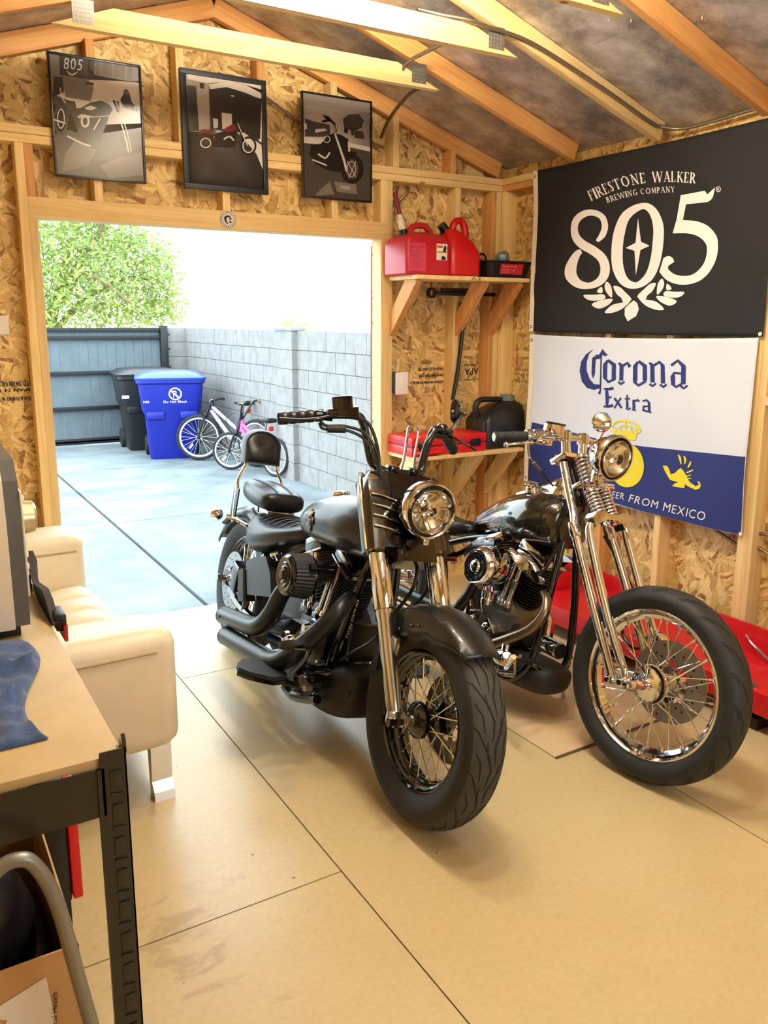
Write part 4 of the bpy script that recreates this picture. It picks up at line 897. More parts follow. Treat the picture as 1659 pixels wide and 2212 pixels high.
# towel
def towel():
    V = []; F = []; n, m = 30, 34
    c = [Vector((-3.38, -2.05, 0)), Vector((-3.078, -2.07, 0)), Vector((-3.077, -2.615, 0)), Vector((-3.38, -2.62, 0))]
    for j in range(m+1):
        for i in range(n+1):
            s_, q = i/n, j/m; p = c[0].lerp(c[1], s_).lerp(c[3].lerp(c[2], s_), q)
            if s_ > .55: p.x += (.035*math.sin(q*5.5+.4)-.012)*(s_-.55)/.45
            z = .858+.011*math.sin(q*24+math.sin(s_*5)*1.3)**2+.022*math.exp(-((q-.30-.08*s_)/.028)**2)+.030*math.exp(-((q-.72+.25*(s_-.7))/.03)**2)*(s_ > .5)*min(1, (s_-.5)*5)+.003*math.sin(s_*31+q*9)
            if j in (0, m) or i in (0, n): z = .853
            V.append((p.x, p.y, z))
    for j in range(m):
        for i in range(n): k = j*(n+1)+i; F.append((k, k+1, k+n+2, k+n+1))
    o = mesh_from('shop_towel', V, F, simple('blue_terry', (56, 84, 132), .95, var=.28, scale=26, bump=.5, bscale=420, sheen=.3), None, .004)
    tag(o, 'crumpled blue shop towel lying on the workbench top', 'towel')
towel()
# countertop oven standing on the bench
t = empty('toaster_oven', (-3.24, -1.90, .8505)); tag(t, 'cream and grey countertop oven with round knob, back on the workbench', 'oven')
OV = simple('cream_enamel', (222, 214, 196), .3); OG = simple('grey_trim', (92, 92, 92), .35)
rs = []
for x, dz in ((-.25, 0), (.10, 0), (.155, -.01)):
    rs.append([Vector((x, y, z)) for y, z in ((-.17, .03), (-.175, .06), (-.17, .30+dz), (-.15, .40+dz), (-.10, .445+dz), (.18, .45+dz), (.25, .42+dz), (.27, .30), (.27, .03))])
MB().rings(rs).build('cabinet', OV, t, 25)
rs = []
for x in (.155, .19):
    rs.append([Vector((x, y, z)) for y, z in ((-.15, .03), (-.16, .06), (-.155, .30), (-.135, .385), (-.09, .43), (.18, .44), (.25, .41), (.27, .30), (.27, .03))])
MB().rings(rs).build('door_frame', OG, t, 25)
MB().bx(.19, .196, -.15, -.03, .10, .36, .003).build('control_panel', OV, t)
mb = MB(); mb.lathe([(0, 0), (.042, 0), (.038, .028), (.030, .034), (0, .034)], (.196, -.09, .285), (1, 0, 0), 24); mb.build('knob', simple('champagne_knob', (206, 190, 150), .3, .6), t)
for z in (.335, .225, .195, .165): MB().box((.198, -.10, z), (.012, .028, .013), None, .003).build('button', WHITE, t)
MB().bx(-.2, .17, -.13, -.09, 0, .03).build('foot', SATBLK, t); MB().bx(-.2, .17, .20, .24, 0, .03).build('foot', SATBLK, t)
# strap bag hanging at the far edge of the bench
t = empty('tool_belt', (-2.985, -1.85, .85)); tag(t, 'dark folded tool belt with red tip draped over the bench edge', 'tool belt')
TO = Vector((-2.985, -1.85, .85)); bl = lambda px, py, x=-2.982: bp(px, py, x=x)-TO
mb = MB(); up_ = [bl(66, 1190), bl(72, 1232), bl(80, 1258), (bl(100, 1272)), bl(110, 1296), bl(118, 1326), bl(125, 1345)]
lo_ = [bl(66, 1212), bl(68, 1248), bl(68, 1278), bl(80, 1308), bl(94, 1336), bl(104, 1352), bl(112, 1352)]
mb.rings([[a+Vector((.006, 0, 0)), b_+Vector((.018, 0, 0)), b_+Vector((.004, 0, 0)), a-Vector((.012, 0, 0))] for a, b_ in zip(up_, lo_)])
mb.build('strap', simple('dark_webbing', (58, 54, 52), .8), t, 60)
mb = MB(); mb.tube([bl(97, 1300)+Vector((.014, 0, 0)), bl(102, 1318)+Vector((.016, 0, 0)), bl(110, 1340)+Vector((.014, 0, 0))], .006, 6, 3, flat=.4); mb.build('blue_lining', simple('blue_lining', (70, 92, 170), .6), t)
p = bl(118, 1336); MB().bx(p.x-.004, p.x+.022, p.y-.045, p.y+.035, p.z-.022, p.z+.022, .005).build('buckle', SATBLK, t)
q = [bl(113, 1358)+Vector((.012, 0, 0)), bl(128, 1352)+Vector((.012, 0, 0)), bl(130, 1388)+Vector((.012, 0, 0))]
MB().prism(q, (.008, 0, 0)).build('red_tip', simple('bright_red', (214, 24, 34), .4), t)
# open cardboard box on the lower shelf
t = empty('cardboard_box', (-3.26, -2.40, .1155)); tag(t, 'open brown cardboard box with torn white label under the workbench', 'box')
CB = simple('cardboard', (192, 150, 98), .7, var=.08)
hx, y0, y1, h = .17, -.30, .30, .36
for nm, a in (('front_panel', (-hx, hx, y0, y0+.004)), ('back_panel', (-hx, hx, y1-.004, y1)), ('side_panel', (-hx, -hx+.004, y0, y1)), ('side_panel', (hx-.004, hx, y0, y1))): MB().bx(a[0], a[1], a[2], a[3], 0, h).build(nm, CB, t)
MB().bx(-hx, hx, y0, y1, 0, .004).build('bottom_panel', CB, t)
mb = MB(); mb.prism([(-.17, y0-.001, .14), (-.12, y0-.001, .155), (-.08, y0-.001, .145), (-.03, y0-.001, .20), (.02, y0-.001, .215), (.04, y0-.001, .26), (.0, y0-.001, .285), (.11, y0-.001, .318), (.125, y0-.001, .15), (-.17, y0-.001, .06)], (0, -.0004, 0)); mb.build('torn_label', WHITE, t)
mb = MB(); text_on(mb, 'Cardinal Health', (.117, y0-.0016, .175), (.1, 0, 1), (-1, 0, .1), .010, .105); text_on(mb, 'GAMMA', (.035, y0-.0016, .125), (1, 0, .28), (-.28, 0, 1), .014, .052); text_on(mb, '77', (.055, y0-.0016, .150), (1, 0, .28), (-.28, 0, 1), .012, .02)
for i in range(22): mb.bx(-.16+i*.0062, -.16+i*.0062+.0012+.0022*((i*7) % 3)/2, y0-.0016, y0-.0015, .080+i*.0014, .098+i*.0014)
text_on(mb, 'lth', (.12, y0-.0016, .02), (1, 0, .2), (-.2, 0, 1), .035, .05)
mb.build('printed_text', INK, t, wn=False)
# things in the box
o = MB().tube([(-3.28, -2.80, .66), (-3.222, -2.80, .735), (-3.185, -2.80, .747), (-3.16, -2.80, .725), (-3.133, -2.80, .645), (-3.105, -2.80, .46), (-3.075, -2.80, .25), (-3.06, -2.80, .02)], .0125, 12, 6).build('bent_tube', simple('dull_grey_tube', (140, 138, 132), .4, .6), None)
tag(o, 'bent grey metal tube leaning over the cardboard box', 'tube')
t = empty('riding_helmet', (-3.255, -2.40, .1205)); tag(t, 'glossy black rounded helmet lying in the cardboard box', 'helmet')
mb = MB(); mb.rings([[Vector((x, y+r*1.25*math.cos(a), z+r*math.sin(a))) for a in [2*PI*k/20 for k in range(20)]] for x, y, z, r in ((-.13, -.06, .30, .06), (-.10, -.06, .31, .12), (-.02, -.06, .31, .145), (.05, -.05, .30, .12), (.10, -.04, .285, .06), (.12, -.04, .28, .015))])
mb.build('shell', simple('glossy_leather', (26, 27, 33), .28), t)
MB().tube([(-.12, -.19, .21), (.0, -.21, .20), (.10, -.16, .22), (.12, -.04, .23), (.10, .08, .24)], .02, 8, 6).build('brim', SATBLK, t)
MB().bx(-.13, .13, -.265, .265, .006, .16, .02).build('lining_cloth', simple('dark_cloth', (16, 18, 16), .9, bump=.6, bscale=30), t)
MB().bx(.06, .09, -.27, -.25, .16, .25, .004).build('chrome_clip', simple('blue_chrome', (120, 150, 210), .15, .9), t)
# slim case with a red edge behind the box
t = empty('flat_tool_case', (-3.005, -2.12, .002)); tag(t, 'slim black case with a red edge standing under the workbench', 'case')
MB().bx(-.072, -.018, -.07, .16, .195, .52, .01).build('case_body', SATBLK, t); MB().bx(-.018, .006, -.08, .15, .205, .515, .006).build('red_edge', simple('bright_red', (214, 24, 34), .4), t)
MB().bx(-.07, -.022, -.06, .15, .116, .196).build('base', SATBLK, t)
# ------------------------------------------------------------------ sofa along the left wall
t = empty('sofa', (-3.03, -.80, 0)); tag(t, 'cream vinyl tufted sofa with blocky arms and chrome feet by the doorway', 'sofa')
VN = simple('cream_vinyl', (226, 211, 182), .42, var=.05, bump=.1, bscale=25)
def cushion(x0, x1, y0, y1, z0, z1, r, nm, grid=None, dome=.0):
    mb = MB(); secs = []
    cx_, cy_ = (x0+x1)/2, (y0+y1)/2; hx, hy = (x1-x0)/2, (y1-y0)/2
    for k in range(5):
        a = PI/2*k/4; secs.append((cx_, cy_, z0+r-r*math.cos(a), hx-r+r*math.sin(a), hy-r+r*math.sin(a), r))
    for k in range(5):
        a = PI/2*k/4; secs.append((cx_, cy_, z1-r+r*math.sin(a), hx-r+r*math.cos(a), hy-r+r*math.cos(a), max(r, .01)))
    rr_loft(mb, secs); return mb.build(nm, VN, t, 50)
# local origin (-3.03,-.80)
cushion(-.40, .47, -.80, -.55, .205, .625, .055, 'arm'); 
a2 = cushion(-.40, .44, .50, .76, .22, .66, .055, 'arm')
def seam(pts, nm='piping', r=.0035): MB().tube(pts, r, 6, 4).build(nm, simple('seam_thread', (176, 150, 108), .6), t)
seam([(-.37, -.802, .555), (.1, -.803, .556), (.40, -.801, .558)])
seam([(-.36, .498, .58), (.1, .497, .58), (.40, .498, .58)])
# tufted seat: pillows between stitched lines
def tuft():
    V = []; F = []; n, m = 40, 66; x0, x1, y0, y1 = -.32, .50, -.55, .50
    for j in range(m+1):
        for i in range(n+1):
            s_, q = i/n, j/m; x = x0+(x1-x0)*s_; y = y0+(y1-y0)*q
            gx = abs(math.sin(PI*(s_*3.0+.05))); gy = abs(math.sin(PI*q*6))
            z = .385+.052*(gx**.45)*(gy**.45)
            if s_ > .86: z -= .10*((s_-.86)/.14)**2
            V.append((x, y, z))
    for j in range(m):
        for i in range(n): k = j*(n+1)+i; F.append((k, k+1, k+n+2, k+n+1))
    mb = MB(); vs = [mb.v(v) for v in V]
    for f in F: mb.f([vs[i] for i in f])
    mb.build('seat', VN, t, 80)
tuft()
MB().bx(-.40, .485, -.55, .50, .205, .36, .02).build('seat_base', VN, t)
cushion(-.47, -.30, -.55, .50, .25, .80, .05, 'backrest')
for x, y in ((.415, -.70), (.415, .64), (-.35, -.70), (-.35, .64)):
    mb = MB(); mb.prism([(x-.035, y+.02, .21), (x-.035, y-.025, .21), (x-.035, y-.02, .06), (x-.035, y-.045, .03), (x-.035, y-.05, 0), (x-.035, y+.01, 0), (x-.035, y+.012, .05)], (.07, 0, 0)); mb.build('foot', CHROME, t, 20)
# ------------------------------------------------------------------ motorcycles
class Bike:
    """frame of one motorcycle: x forward, y to its left, z up along its lean; origin on the floor under the front axle"""
    def __init__(s, X, Y, psi, th, R):
        s.h = Vector((math.sin(psi), -math.cos(psi), 0)); l = Vector((math.cos(psi), math.sin(psi), 0)); u = Vector((0, 0, 1))
        s.u = u*math.cos(th)+l*math.sin(th); s.l = l*math.cos(th)-u*math.sin(th)
        s.O = Vector((X, Y, R*math.cos(th)))-s.u*R
    def mat(s):
        h, l, u, o = s.h, s.l, s.u, s.O+Vector((0, 0, .002)); return Matrix(((h.x, l.x, u.x, o.x), (h.y, l.y, u.y, o.y), (h.z, l.z, u.z, o.z), (0, 0, 0, 1)))
    def at(s, px, py, y=0, x=None, z=None):
        D = FW+RT*((px-PCX)/FPX)-UP*((py-PCY)/FPX)
        n, k = (s.h, x) if x is not None else (s.u, z) if z is not None else (s.l, y)
        t = ((s.O-CAM).dot(n)+k)/D.dot(n); X = CAM+D*t-s.O
        return Vector((X.dot(s.h), X.dot(s.l), X.dot(s.u)))
    def side(s, pts, y): return [s.at(px, py, y=y) for px, py in pts]
def child(o, parent, loc=None, mat=None):
    o.parent = parent
    if loc is not None: o.location = loc
    if mat is not None: o.matrix_local = mat
    return o
def tire_pt(R, Rr, w, wr, t, phi, lift=0):
    H = R-Rr; rc = Rr+.42*H; r = rc+(R+lift-rc)*max(math.cos(t), 0)**.85; y = (w/2+lift*.5)*math.copysign(abs(math.sin(t))**.9, t)
    return Vector((r*math.cos(phi), y, r*math.sin(phi)))
def make_tire(parent, R, Rr, w, wr, seed=0, style='street', worn=TREAD, side=RUBBER, n=96):
    H = R-Rr; mb = MB(); prof = [(Rr-.004, -wr/2+.006), (Rr+.004, -wr/2+.000), (Rr+.012, -wr/2-.006)]
    ts = [math.radians(a) for a in range(-90, 91, 9)]
    for t in ts: p = tire_pt(R, Rr, w, wr, t, 0); prof.append((p.x, p.y))
    prof += [(Rr+.012, wr/2+.006), (Rr+.004, wr/2), (Rr-.004, wr/2-.006)]
    V = []
    for i in range(n):
        a = 2*PI*i/n; V.append([mb.v((r*math.cos(a), y, r*math.sin(a))) for r, y in prof])
    for i in range(n):
        a, b_ = V[i], V[(i+1) % n]
        for j in range(len(prof)-1):
            mb.mi = 1 if abs(prof[j][1]+prof[j+1][1])/2 < w*.40 and prof[j][0] > R-.6*H else 0
            mb.f((a[j], a[j+1], b_[j+1], b_[j]))
    mb.mi = 0
    o = child(mb.build('tire', [side, worn], None, 50), parent)
    g = MB()
    def groove(pts, hw):
        q = []
        for k in range(len(pts)-1):
            for m in range(5):
                f = m/5; q.append((pts[k][0]+(pts[k+1][0]-pts[k][0])*f, pts[k][1]+(pts[k+1][1]-pts[k][1])*f))
        q.append(pts[-1]); L = []
        for k in range(len(q)):
            a, b_ = q[max(k-1, 0)], q[min(k+1, len(q)-1)]
            dx, dy = (b_[0]-a[0])*R, (b_[1]-a[1])*w/2; l = math.hypot(dx, dy) or 1; e = math.sin(PI*k/(len(q)-1))**.4
            nx, ny = -dy/l*hw*e/R, dx/l*hw*e/(w/2)
            L.append((g.v(tire_pt(R, Rr, w, wr, q[k][1]+ny, q[k][0]+nx, .0009)), g.v(tire_pt(R, Rr, w, wr, q[k][1]-ny, q[k][0]-nx, .0009))))
        for k in range(len(L)-1): g.f((L[k][0], L[k+1][0], L[k+1][1], L[k][1]))
    rep = 15 if style == 'street' else 20
    for i in range(rep):
        a = 2*PI*i/rep; d = 2*PI/rep
        for s_ in (1, -1):
            o_ = a+(d/2 if s_ < 0 else 0)
            if style == 'street':
                groove([(o_, s_*.10), (o_+d*.42, s_*.02), (o_+d*.75, s_*.22), (o_+d*1.25, s_*.75), (o_+d*1.35, s_*1.0)], .0026)
                groove([(o_+d*.15, s_*.42), (o_+d*.55, s_*.50), (o_+d*.85, s_*.85)], .0024)
                groove([(o_+d*.05, s_*.30), (o_-d*.35, s_*.24)], .0022)
            else:
                groove([(o_, s_*.08), (o_+d*.5, s_*.30), (o_+d*.95, s_*.85), (o_+d*1.0, s_*1.1)], .0022)
                groove([(o_+d*.5, s_*.55), (o_+d*.8, s_*.80), (o_+d*.9, s_*1.1)], .0018)
    child(g.build('tread_grooves', GROOVE, None, wn=False), parent)
    return o
def make_rim(name, parent, cx_, R, Rr, wr, mat):
    h = wr/2
    half = [(Rr, h), (Rr-.006, h+.002), (Rr-.012, h-.004), (Rr-.012, h-.014), (Rr-.020, h-.018), (Rr-.021, h-.028), (Rr-.030, h-.034), (Rr-.036, .006)]
    prof = half+[(r, -y) for r, y in reversed(half)]+[(Rr+.004, -h+.004), (Rr+.004, h-.004)]
    mb = MB(); mb.lathe(prof, (0, 0, 0), (0, 1, 0), 72, closed_prof=True)
    o = mb.build(name, mat, parent, 28); o.location = (cx_, 0, R); return o
def lace(wheel, n, r_in, r_out, y_in, y_out, mat, rad=.0019, cross=.42, nip=True):
    """n spokes in four families that share their mesh data"""
    fam = []
    for s_ in (1, -1):
        for d in (1, -1):
            mb = MB(); a = d*cross
            p0 = Vector((r_in*math.cos(0), s_*y_in*(1 if d > 0 else .9), r_in*math.sin(0))); p1 = Vector((r_out*math.cos(a), s_*y_out, r_out*math.sin(a)))
            mb.cyl(p0, p1, rad, 6)
            if nip: mb.cyl(p1+(p0-p1).normalized()*.018, p1, rad*1.9, 6)
            o = mb.build('spoke', mat, wheel); fam.append((o.data, (0 if s_ > 0 else .5)+(.0 if d > 0 else .25), o))
    k = n//4
    for data, off, first in fam:
        for i in range(k):
            o = first if i == 0 else first.copy()
            if i: COL.objects.link(o); o.parent = wheel
            o.matrix_local = Matrix.Rotation(2*PI*(i+off)/k, 4, 'Y')
def brake_disc(wheel, y, r0, r1, mat, holes=30, dark=GROOVE):
    mb = MB(); mb.lathe([(r0, y-.0025), (r1, y-.0025), (r1, y+.0025), (r0, y+.0025)], (0, 0, 0), (0, 1, 0), 48, closed_prof=True)
    mb.mi = 1
    for i in range(holes):
        a = 2*PI*i/holes; r = r0+(r1-r0)*(.25, .5, .75)[i % 3]
        for s_ in (1, -1): mb.lathe([(0, y+s_*.0031), (.0042, y+s_*.0031)], (r*math.cos(a), 0, r*math.sin(a)), (0, 1, 0), 10)
    for i in range(5):
        a = 2*PI*i/5; mb.mi = 0; p = Vector((r0*math.cos(a), y, r0*math.sin(a))); mb.cyl(Vector((.03*math.cos(a+.3), y, .03*math.sin(a+.3))), p, .008, 8)
    return child(mb.build('brake_disc', [mat, dark], None), wheel)
def ring_yz(x, zc, zt, zb, hw, n=28, p=2.4):
    """closed section across the bike: half width hw, top zt, bottom zb"""
    P = []
    for i in range(n):
        a = 2*PI*i/n; c, s_ = math.cos(a), math.sin(a)
        y = hw*math.copysign(abs(c)**(2/p), c); h = (zt-zc) if s_ >= 0 else (zc-zb)
        P.append(Vector((x, y, zc+h*math.copysign(abs(s_)**(2/p), s_))))
    return P
def rsm(secs, k=4):
    """smooth a list of section tuples"""
    out = []
    n = len(secs)
    for i in range(n-1):
        g = lambda j: secs[min(max(j, 0), n-1)]
        for q in range(k):
            t = q/k; out.append(tuple(.5*((2*b)+(c-a)*t+(2*a-5*b+4*c-d)*t*t+(3*b-a-3*c+d)*t**3) for a, b, c, d in zip(g(i-1), g(i), g(i+1), g(i+2))))
    out.append(secs[-1]); return out
def body_loft(name, secs, mat, parent, n=28, p=2.3, k=4):
    mb = MB(); mb.rings([ring_yz(*s_, n=n, p=p) for s_ in rsm(secs, k)]); return mb.build(name, mat, parent, 50)
def fender(name, parent, cx_, cz, r, a0, a1, prof, mat, n=30):
    """prof(angle fraction) -> list of (dr, y) across; swept round the axle, given thickness"""
    mb = MB(); rows = []
    for i in range(n+1):
        f = i/n; a = a0+(a1-a0)*f
        rows.append([mb.v((cx_+(r+dr)*math.cos(a), y, cz+(r+dr)*math.sin(a))) for dr, y in prof(f)])
    for i in range(n):
        for j in range(len(rows[0])-1): mb.f((rows[i][j], rows[i][j+1], rows[i+1][j+1], rows[i+1][j]))
    o = mb.build(name, mat, parent, 50); md = o.modifiers.new('t', 'SOLIDIFY'); md.thickness = .004; return o
def jug(parent, base, axis, L, r, mat, nf=11, name='cylinder', finr=1.32, yk=1.0):
    mb = MB(); prof = [(0, 0), (r, 0)]
    for i in range(nf):
        a = L*(i+.25)/nf; b_ = L*(i+.60)/nf; prof += [(r, a), (r*finr, a+.0005), (r*finr, b_), (r, b_+.0005)]
    prof += [(r, L), (0, L)]
    mb.lathe(prof, base, axis, 28); return mb.build(name, mat, parent, 25)
def bolts(parent, pts, d, r=.007, h=.006, mat=None):
    for p in pts:
        p = Vector(p); MB().cyl(p, p+Vector(d).normalized()*h, r, 8).build('bolt', mat or CHROME, parent)

# ---- bike A: black softail, in front
BA = Bike(-1.879, -2.069, -.03, .2, .338)
A = empty('motorcycle', mat=BA.mat()); tag(A, 'matte black motorcycle with apehanger bars and round chrome headlight, nearer the doorway', 'motorcycle')
RA = .338
wA = make_rim('front_wheel', A, 0, RA, .226, .098, GLOSSBLK); make_tire(wA, RA, .224, .150, .098)
mb = MB(); mb.lathe([(0, -.075), (.03, -.075), (.045, -.068), (.058, -.055), (.060, -.042), (.040, -.036), (.034, -.02), (.034, .02), (.044, .036), (.055, .05), (.05, .07), (0, .075)], (0, 0, 0), (0, 1, 0), 28); child(mb.build('hub', GLOSSBLK, None), wA)
mb = MB(); mb.cyl((0, -.098, 0), (0, -.072, 0), .019, 16); mb.cyl((0, .072, 0), (0, .098, 0), .019, 16); child(mb.build('axle_spacer', POLISH, None), wA)
lace(wA, 40, .046, .199, .042, .012, SPOKE, .0022)
brake_disc(wA, .078, .075, .146, STEELG, 30)
# rear wheel
WBA = 1.67; RB_ = .335
wR = make_rim('rear_wheel', A, -WBA, RB_, .226, .11, GLOSSBLK); make_tire(wR, RB_, .224, .16, .11)
mb = MB(); mb.lathe([(0, -.08), (.035, -.08), (.05, -.06), (.035, -.03), (.035, .03), (.06, .05), (.06, .09), (0, .09)], (0, 0, 0), (0, 1, 0), 24); child(mb.build('hub', GLOSSBLK, None), wR)
lace(wR, 40, .048, .199, .045, .015, SPOKE, .0022)
brake_disc(wR, -.098, .075, .146, STEELG, 30)
MB().cyl((-WBA, -.175, RB_+.015), (-WBA, .16, RB_+.015), .016, 12).build('rear_axle', POLISH, A)
# fork: axle -> triple trees
f0 = Vector((-.028, 0, .332)); f1_ = Vector((-.470, 0, 1.072)); fd = (f1_-f0).normalized()
def fk(t, y): return f0+(f1_-f0)*t+Vector((0, y, 0))
for s_ in (-1, 1):
    y = s_*.118
    mb = MB(); mb.lathe([(0, 0), (.020, 0), (.024, .02), (.026, .06), (.027, .16), (.0285, .22), (.0285, .32), (.031, .335), (.031, .372), (0, .372)], fk(.0, y)-fd*.0, fd, 24)
    mb.box(fk(0, y)+Vector((.0, 0, .004)), (.052, .046, .05), None, .008)
    mb.build('fork_slider', POLISH, A)
    MB().lathe([(.034, 0), (.0352, .002), (.0352, .235), (.033, .24)], fk(.415, y), fd, 24).build('fork_cover', CHROME, A)
    MB().cyl(fk(.84, y), fk(1.0, y), .0215, 18).build('fork_tube', CHROME, A)
    MB().lathe([(0, 0), (.017, 0), (.017, .012), (.010, .02), (0, .02)], fk(1.0, y*.62)+Vector((0, 0, .0)), fd, 6).build('fork_nut', CHROME, A)
    mb = MB(); mb.cyl((0, s_*.10, RA-.003), (0, s_*.155, RA-.003), .011, 12); mb.cyl((0, s_*.148, RA-.003), (0, s_*.162, RA-.003), .016, 6); mb.build('axle_nut', CHROME, A)
    MB().box(fk(.30, s_*.105)+Vector((.028, 0, -.01)), (.045, .02, .062), None, .006).build('fender_bracket', POLISH, A)
mb = MB(); mb.box(fk(.655, 0), (.05, .27, .035), Matrix.Rotation(-.53, 3, 'Y'), .010); mb.build('lower_triple_tree', GLOSSBLK, A)
mb = MB(); mb.box(fk(.955, 0), (.085, .27, .030), Matrix.Rotation(-.53, 3, 'Y'), .01); mb.build('upper_triple_tree', GLOSSBLK, A)
# nacelle shrouds with louvres
RM = Matrix.Rotation(-.53, 3, 'Y')
def shroud(s_):
    mb = MB(); rs = []
    for t in (.655, .70, .86, .96, .985):
        c = fk(t, 0); k = 1 if t < .97 else .9
        ring = []
        for q in ((-.045, .158), (.0, .167), (.045, .158), (.058, .12), (.062, .06), (.03, .055), (-.03, .055), (-.05, .10)): ring.append(c+RM @ Vector((q[0]*k, 0, 0))+Vector((0, s_*q[1]*k, 0)))
        rs.append(ring)
    mb.rings(rs); mb.build('fork_shroud', GLOSSBLK, A, 40)
    for i in range(4):
        t = .745+.045*i; MB().tube([fk(t, s_*.155)+RM @ Vector((.054, 0, 0)), fk(t-.012, s_*.115)+RM @ Vector((.066, 0, 0)), fk(t-.03, s_*.065)+RM @ Vector((.069, 0, 0))], .0035, 6).build('louvre', CHROME, A)
    MB().tube([fk(.66, s_*.166), fk(.96, s_*.166), fk(.985, s_*.150)], .0055, 8, 3).build('chrome_edge', CHROME, A)
for s_ in (-1, 1): shroud(s_)
mb = MB(); mb.rings([[fk(t, 0)+RM @ Vector((dx, 0, 0))+Vector((0, y, 0)) for dx, y in ((.064, -.08), (.064, .08), (-.03, .08), (-.03, -.08))] for t in (.60, .975)]); mb.build('nacelle_center', GLOSSBLK, A)
# headlight
hc = BA.at(929, 1105, x=-.215); hax = Vector((1, -.06, -.06)).normalized()
mb = MB(); mb.lathe([(0, -.135), (.03, -.13), (.06, -.105), (.084, -.06), (.093, -.02), (.094, 0)], hc, hax, 40); mb.build('headlight_bucket', GLOSSBLK, A)
mb = MB(); mb.lathe([(.090, -.045), (.099, -.04), (.1015, -.015), (.101, .0), (.097, .012), (.092, .014), (.088, .010), (.086, .002)], hc, hax, 48); mb.build('headlight_ring', CHROME, A)
mb = MB(); mb.lathe([(.014, -.055), (.03, -.052), (.055, -.04), (.075, -.02), (.086, .0)], hc, hax, 40)
hb = hax.cross(Vector((0, 1, 0))).normalized(); hr = hax.cross(hb)
for i in range(18):
    a = 2*PI*i/18
    if i % 2 == 0:
        u_ = hb*math.cos(a)+hr*math.sin(a); mb.tube([hc-hax*.050+u_*.030, hc-hax*.036+u_*.055, hc-hax*.010+u_*.080], [.009, .013, .016], 8, 3, flat=.5)
mb.build('reflector', REFL, A, 20)
mb = MB(); mb.lathe([(0, -.02), (.018, -.02), (.022, -.045), (.014, -.055)], hc, hax, 20); mb.build('bulb_shield', CHROME, A)
mb = MB(); mb.lathe([(0, -.0195), (.008, -.0195)], hc+hr*.022+hax*.003, hax, 16); mb.build('lamp_badge', DARKMET, A)
mb = MB(); mb.lathe([(0, .010), (.03, .0095), (.06, .007), (.086, .002)], hc, hax, 40); o = mb.build('lens', GLASS, A); o.modifiers.new('t', 'SOLIDIFY').thickness = .002
MB().box(hc+Vector((-.0, 0, -.108)), (.03, .022, .02), None, .004).build('lamp_clamp', CHROME, A)
# front fender
def fprof(f):
    hw = .083*min(1, .80+.6*min(f, 1-f)*2); k = max(0, min(1, (f-.0)/.28)) if f < .28 else 1 if f < .72 else max(.55, 1-(f-.72)/.5)
    d = -.018-(.085+.030*max(0, min(1, (f-.36)/.12)))*k
    return [(d, -hw*1.03), (d*.55, -hw*1.02), (-.016, -hw*.93), (-.004, -hw*.66), (.003, -hw*.3), (.004, 0), (.003, hw*.3), (-.004, hw*.66), (-.016, hw*.93), (d*.55, hw*1.02), (d, hw*1.03)]
fender('front_fender', A, -.01, RA, .368, math.radians(52), math.radians(152), fprof, DENIM)
for px, py in ((862, 1360), (887, 1353), (902, 1353)): p = BA.at(px, py, y=-.088); MB().lathe([(0, .004), (.004, .003), (.0055, 0)], p, (0, -1, 0), 10).build('rivet', DARKMET, A)
# tank
TA = [(-.345, .872, .905, .835, .03), (-.365, .865, .948, .775, .115), (-.41, .86, .968, .752, .150), (-.52, .85, .972, .735, .176), (-.64, .845, .964, .727, .178), (-.76, .835, .946, .722, .174), (-.88, .812, .910, .720, .160), (-.98, .785, .858, .722, .122), (-1.06, .758, .802, .730, .070), (-1.085, .752, .770, .740, .02)]
body_loft('fuel_tank', TA, DENIM, A, 36, 2.25, 5)
cp = Vector((-.80, -.045, .932)); cn = Vector((-.25, -.12, 1)).normalized()
MB().lathe([(0, .022), (.020, .021), (.034, .016), (.037, .008), (.036, 0), (.028, -.012)], cp, cn, 30).build('fuel_cap', CHROME, A)
def tanksurf(x, z):
    for a, b_ in zip(TA, TA[1:]):
        if b_[0] <= x <= a[0]:
            f = (a[0]-x)/(a[0]-b_[0]); zc, zt, zb, hw = [a[i]+(b_[i]-a[i])*f for i in (1, 2, 3, 4)]; break
    h = (zt-zc) if z >= zc else (zc-zb); k = min(.999, abs(z-zc)/h); return hw*(1-k**2.25)**(1/2.25)
BADGE = simple('pewter_badge', (150, 138, 120), .35, .8)
ec = BA.at(677, 1124, y=-.155); e_s = .82
def badge(pts, lift, nm, mat):
    mb = MB(); P = [Vector((x, y, 0)) for x, y in pts]
    for t in tessellate_polygon([P]):
        vs = []
        for i in t:
            x = ec.x+pts[i][0]*e_s; z = ec.z+pts[i][1]*e_s; vs.append(mb.v((x, -tanksurf(x, z)-lift, z)))
        mb.f(vs)
    o = mb.build(nm, mat, A, wn=False); o.modifiers.new('t', 'SOLIDIFY').thickness = .0025; return o
badge([(-.03, .048), (-.012, .042), (0, .055), (.012, .042), (.03, .048), (.036, .02), (.052, .02), (.052, -.018), (.034, -.018), (.022, -.045), (0, -.062), (-.022, -.045), (-.034, -.018), (-.052, -.018), (-.052, .02), (-.036, .02)], .0035, 'tank_badge', BADGE)
badge([(-.049, .017), (.049, .017), (.049, -.015), (-.049, -.015)], .0045, 'badge_bar', DARKMET)
mb = MB()
def badge_text(txt, x0, z0, h, w_):
    ps, wd = text_polys(txt, h/.70)
    for p in ps:
        vs = []
        for q in p:
            x = ec.x-(x0+q[0]*w_/wd)*e_s*(-1); z = ec.z+(z0+q[1])*e_s; vs.append(mb.v((x, -tanksurf(x, z)-.0064, z)))
        if len(vs) > 2: mb.f(vs)
badge_text('HARLEY', -.046, -.010, .022, .092)
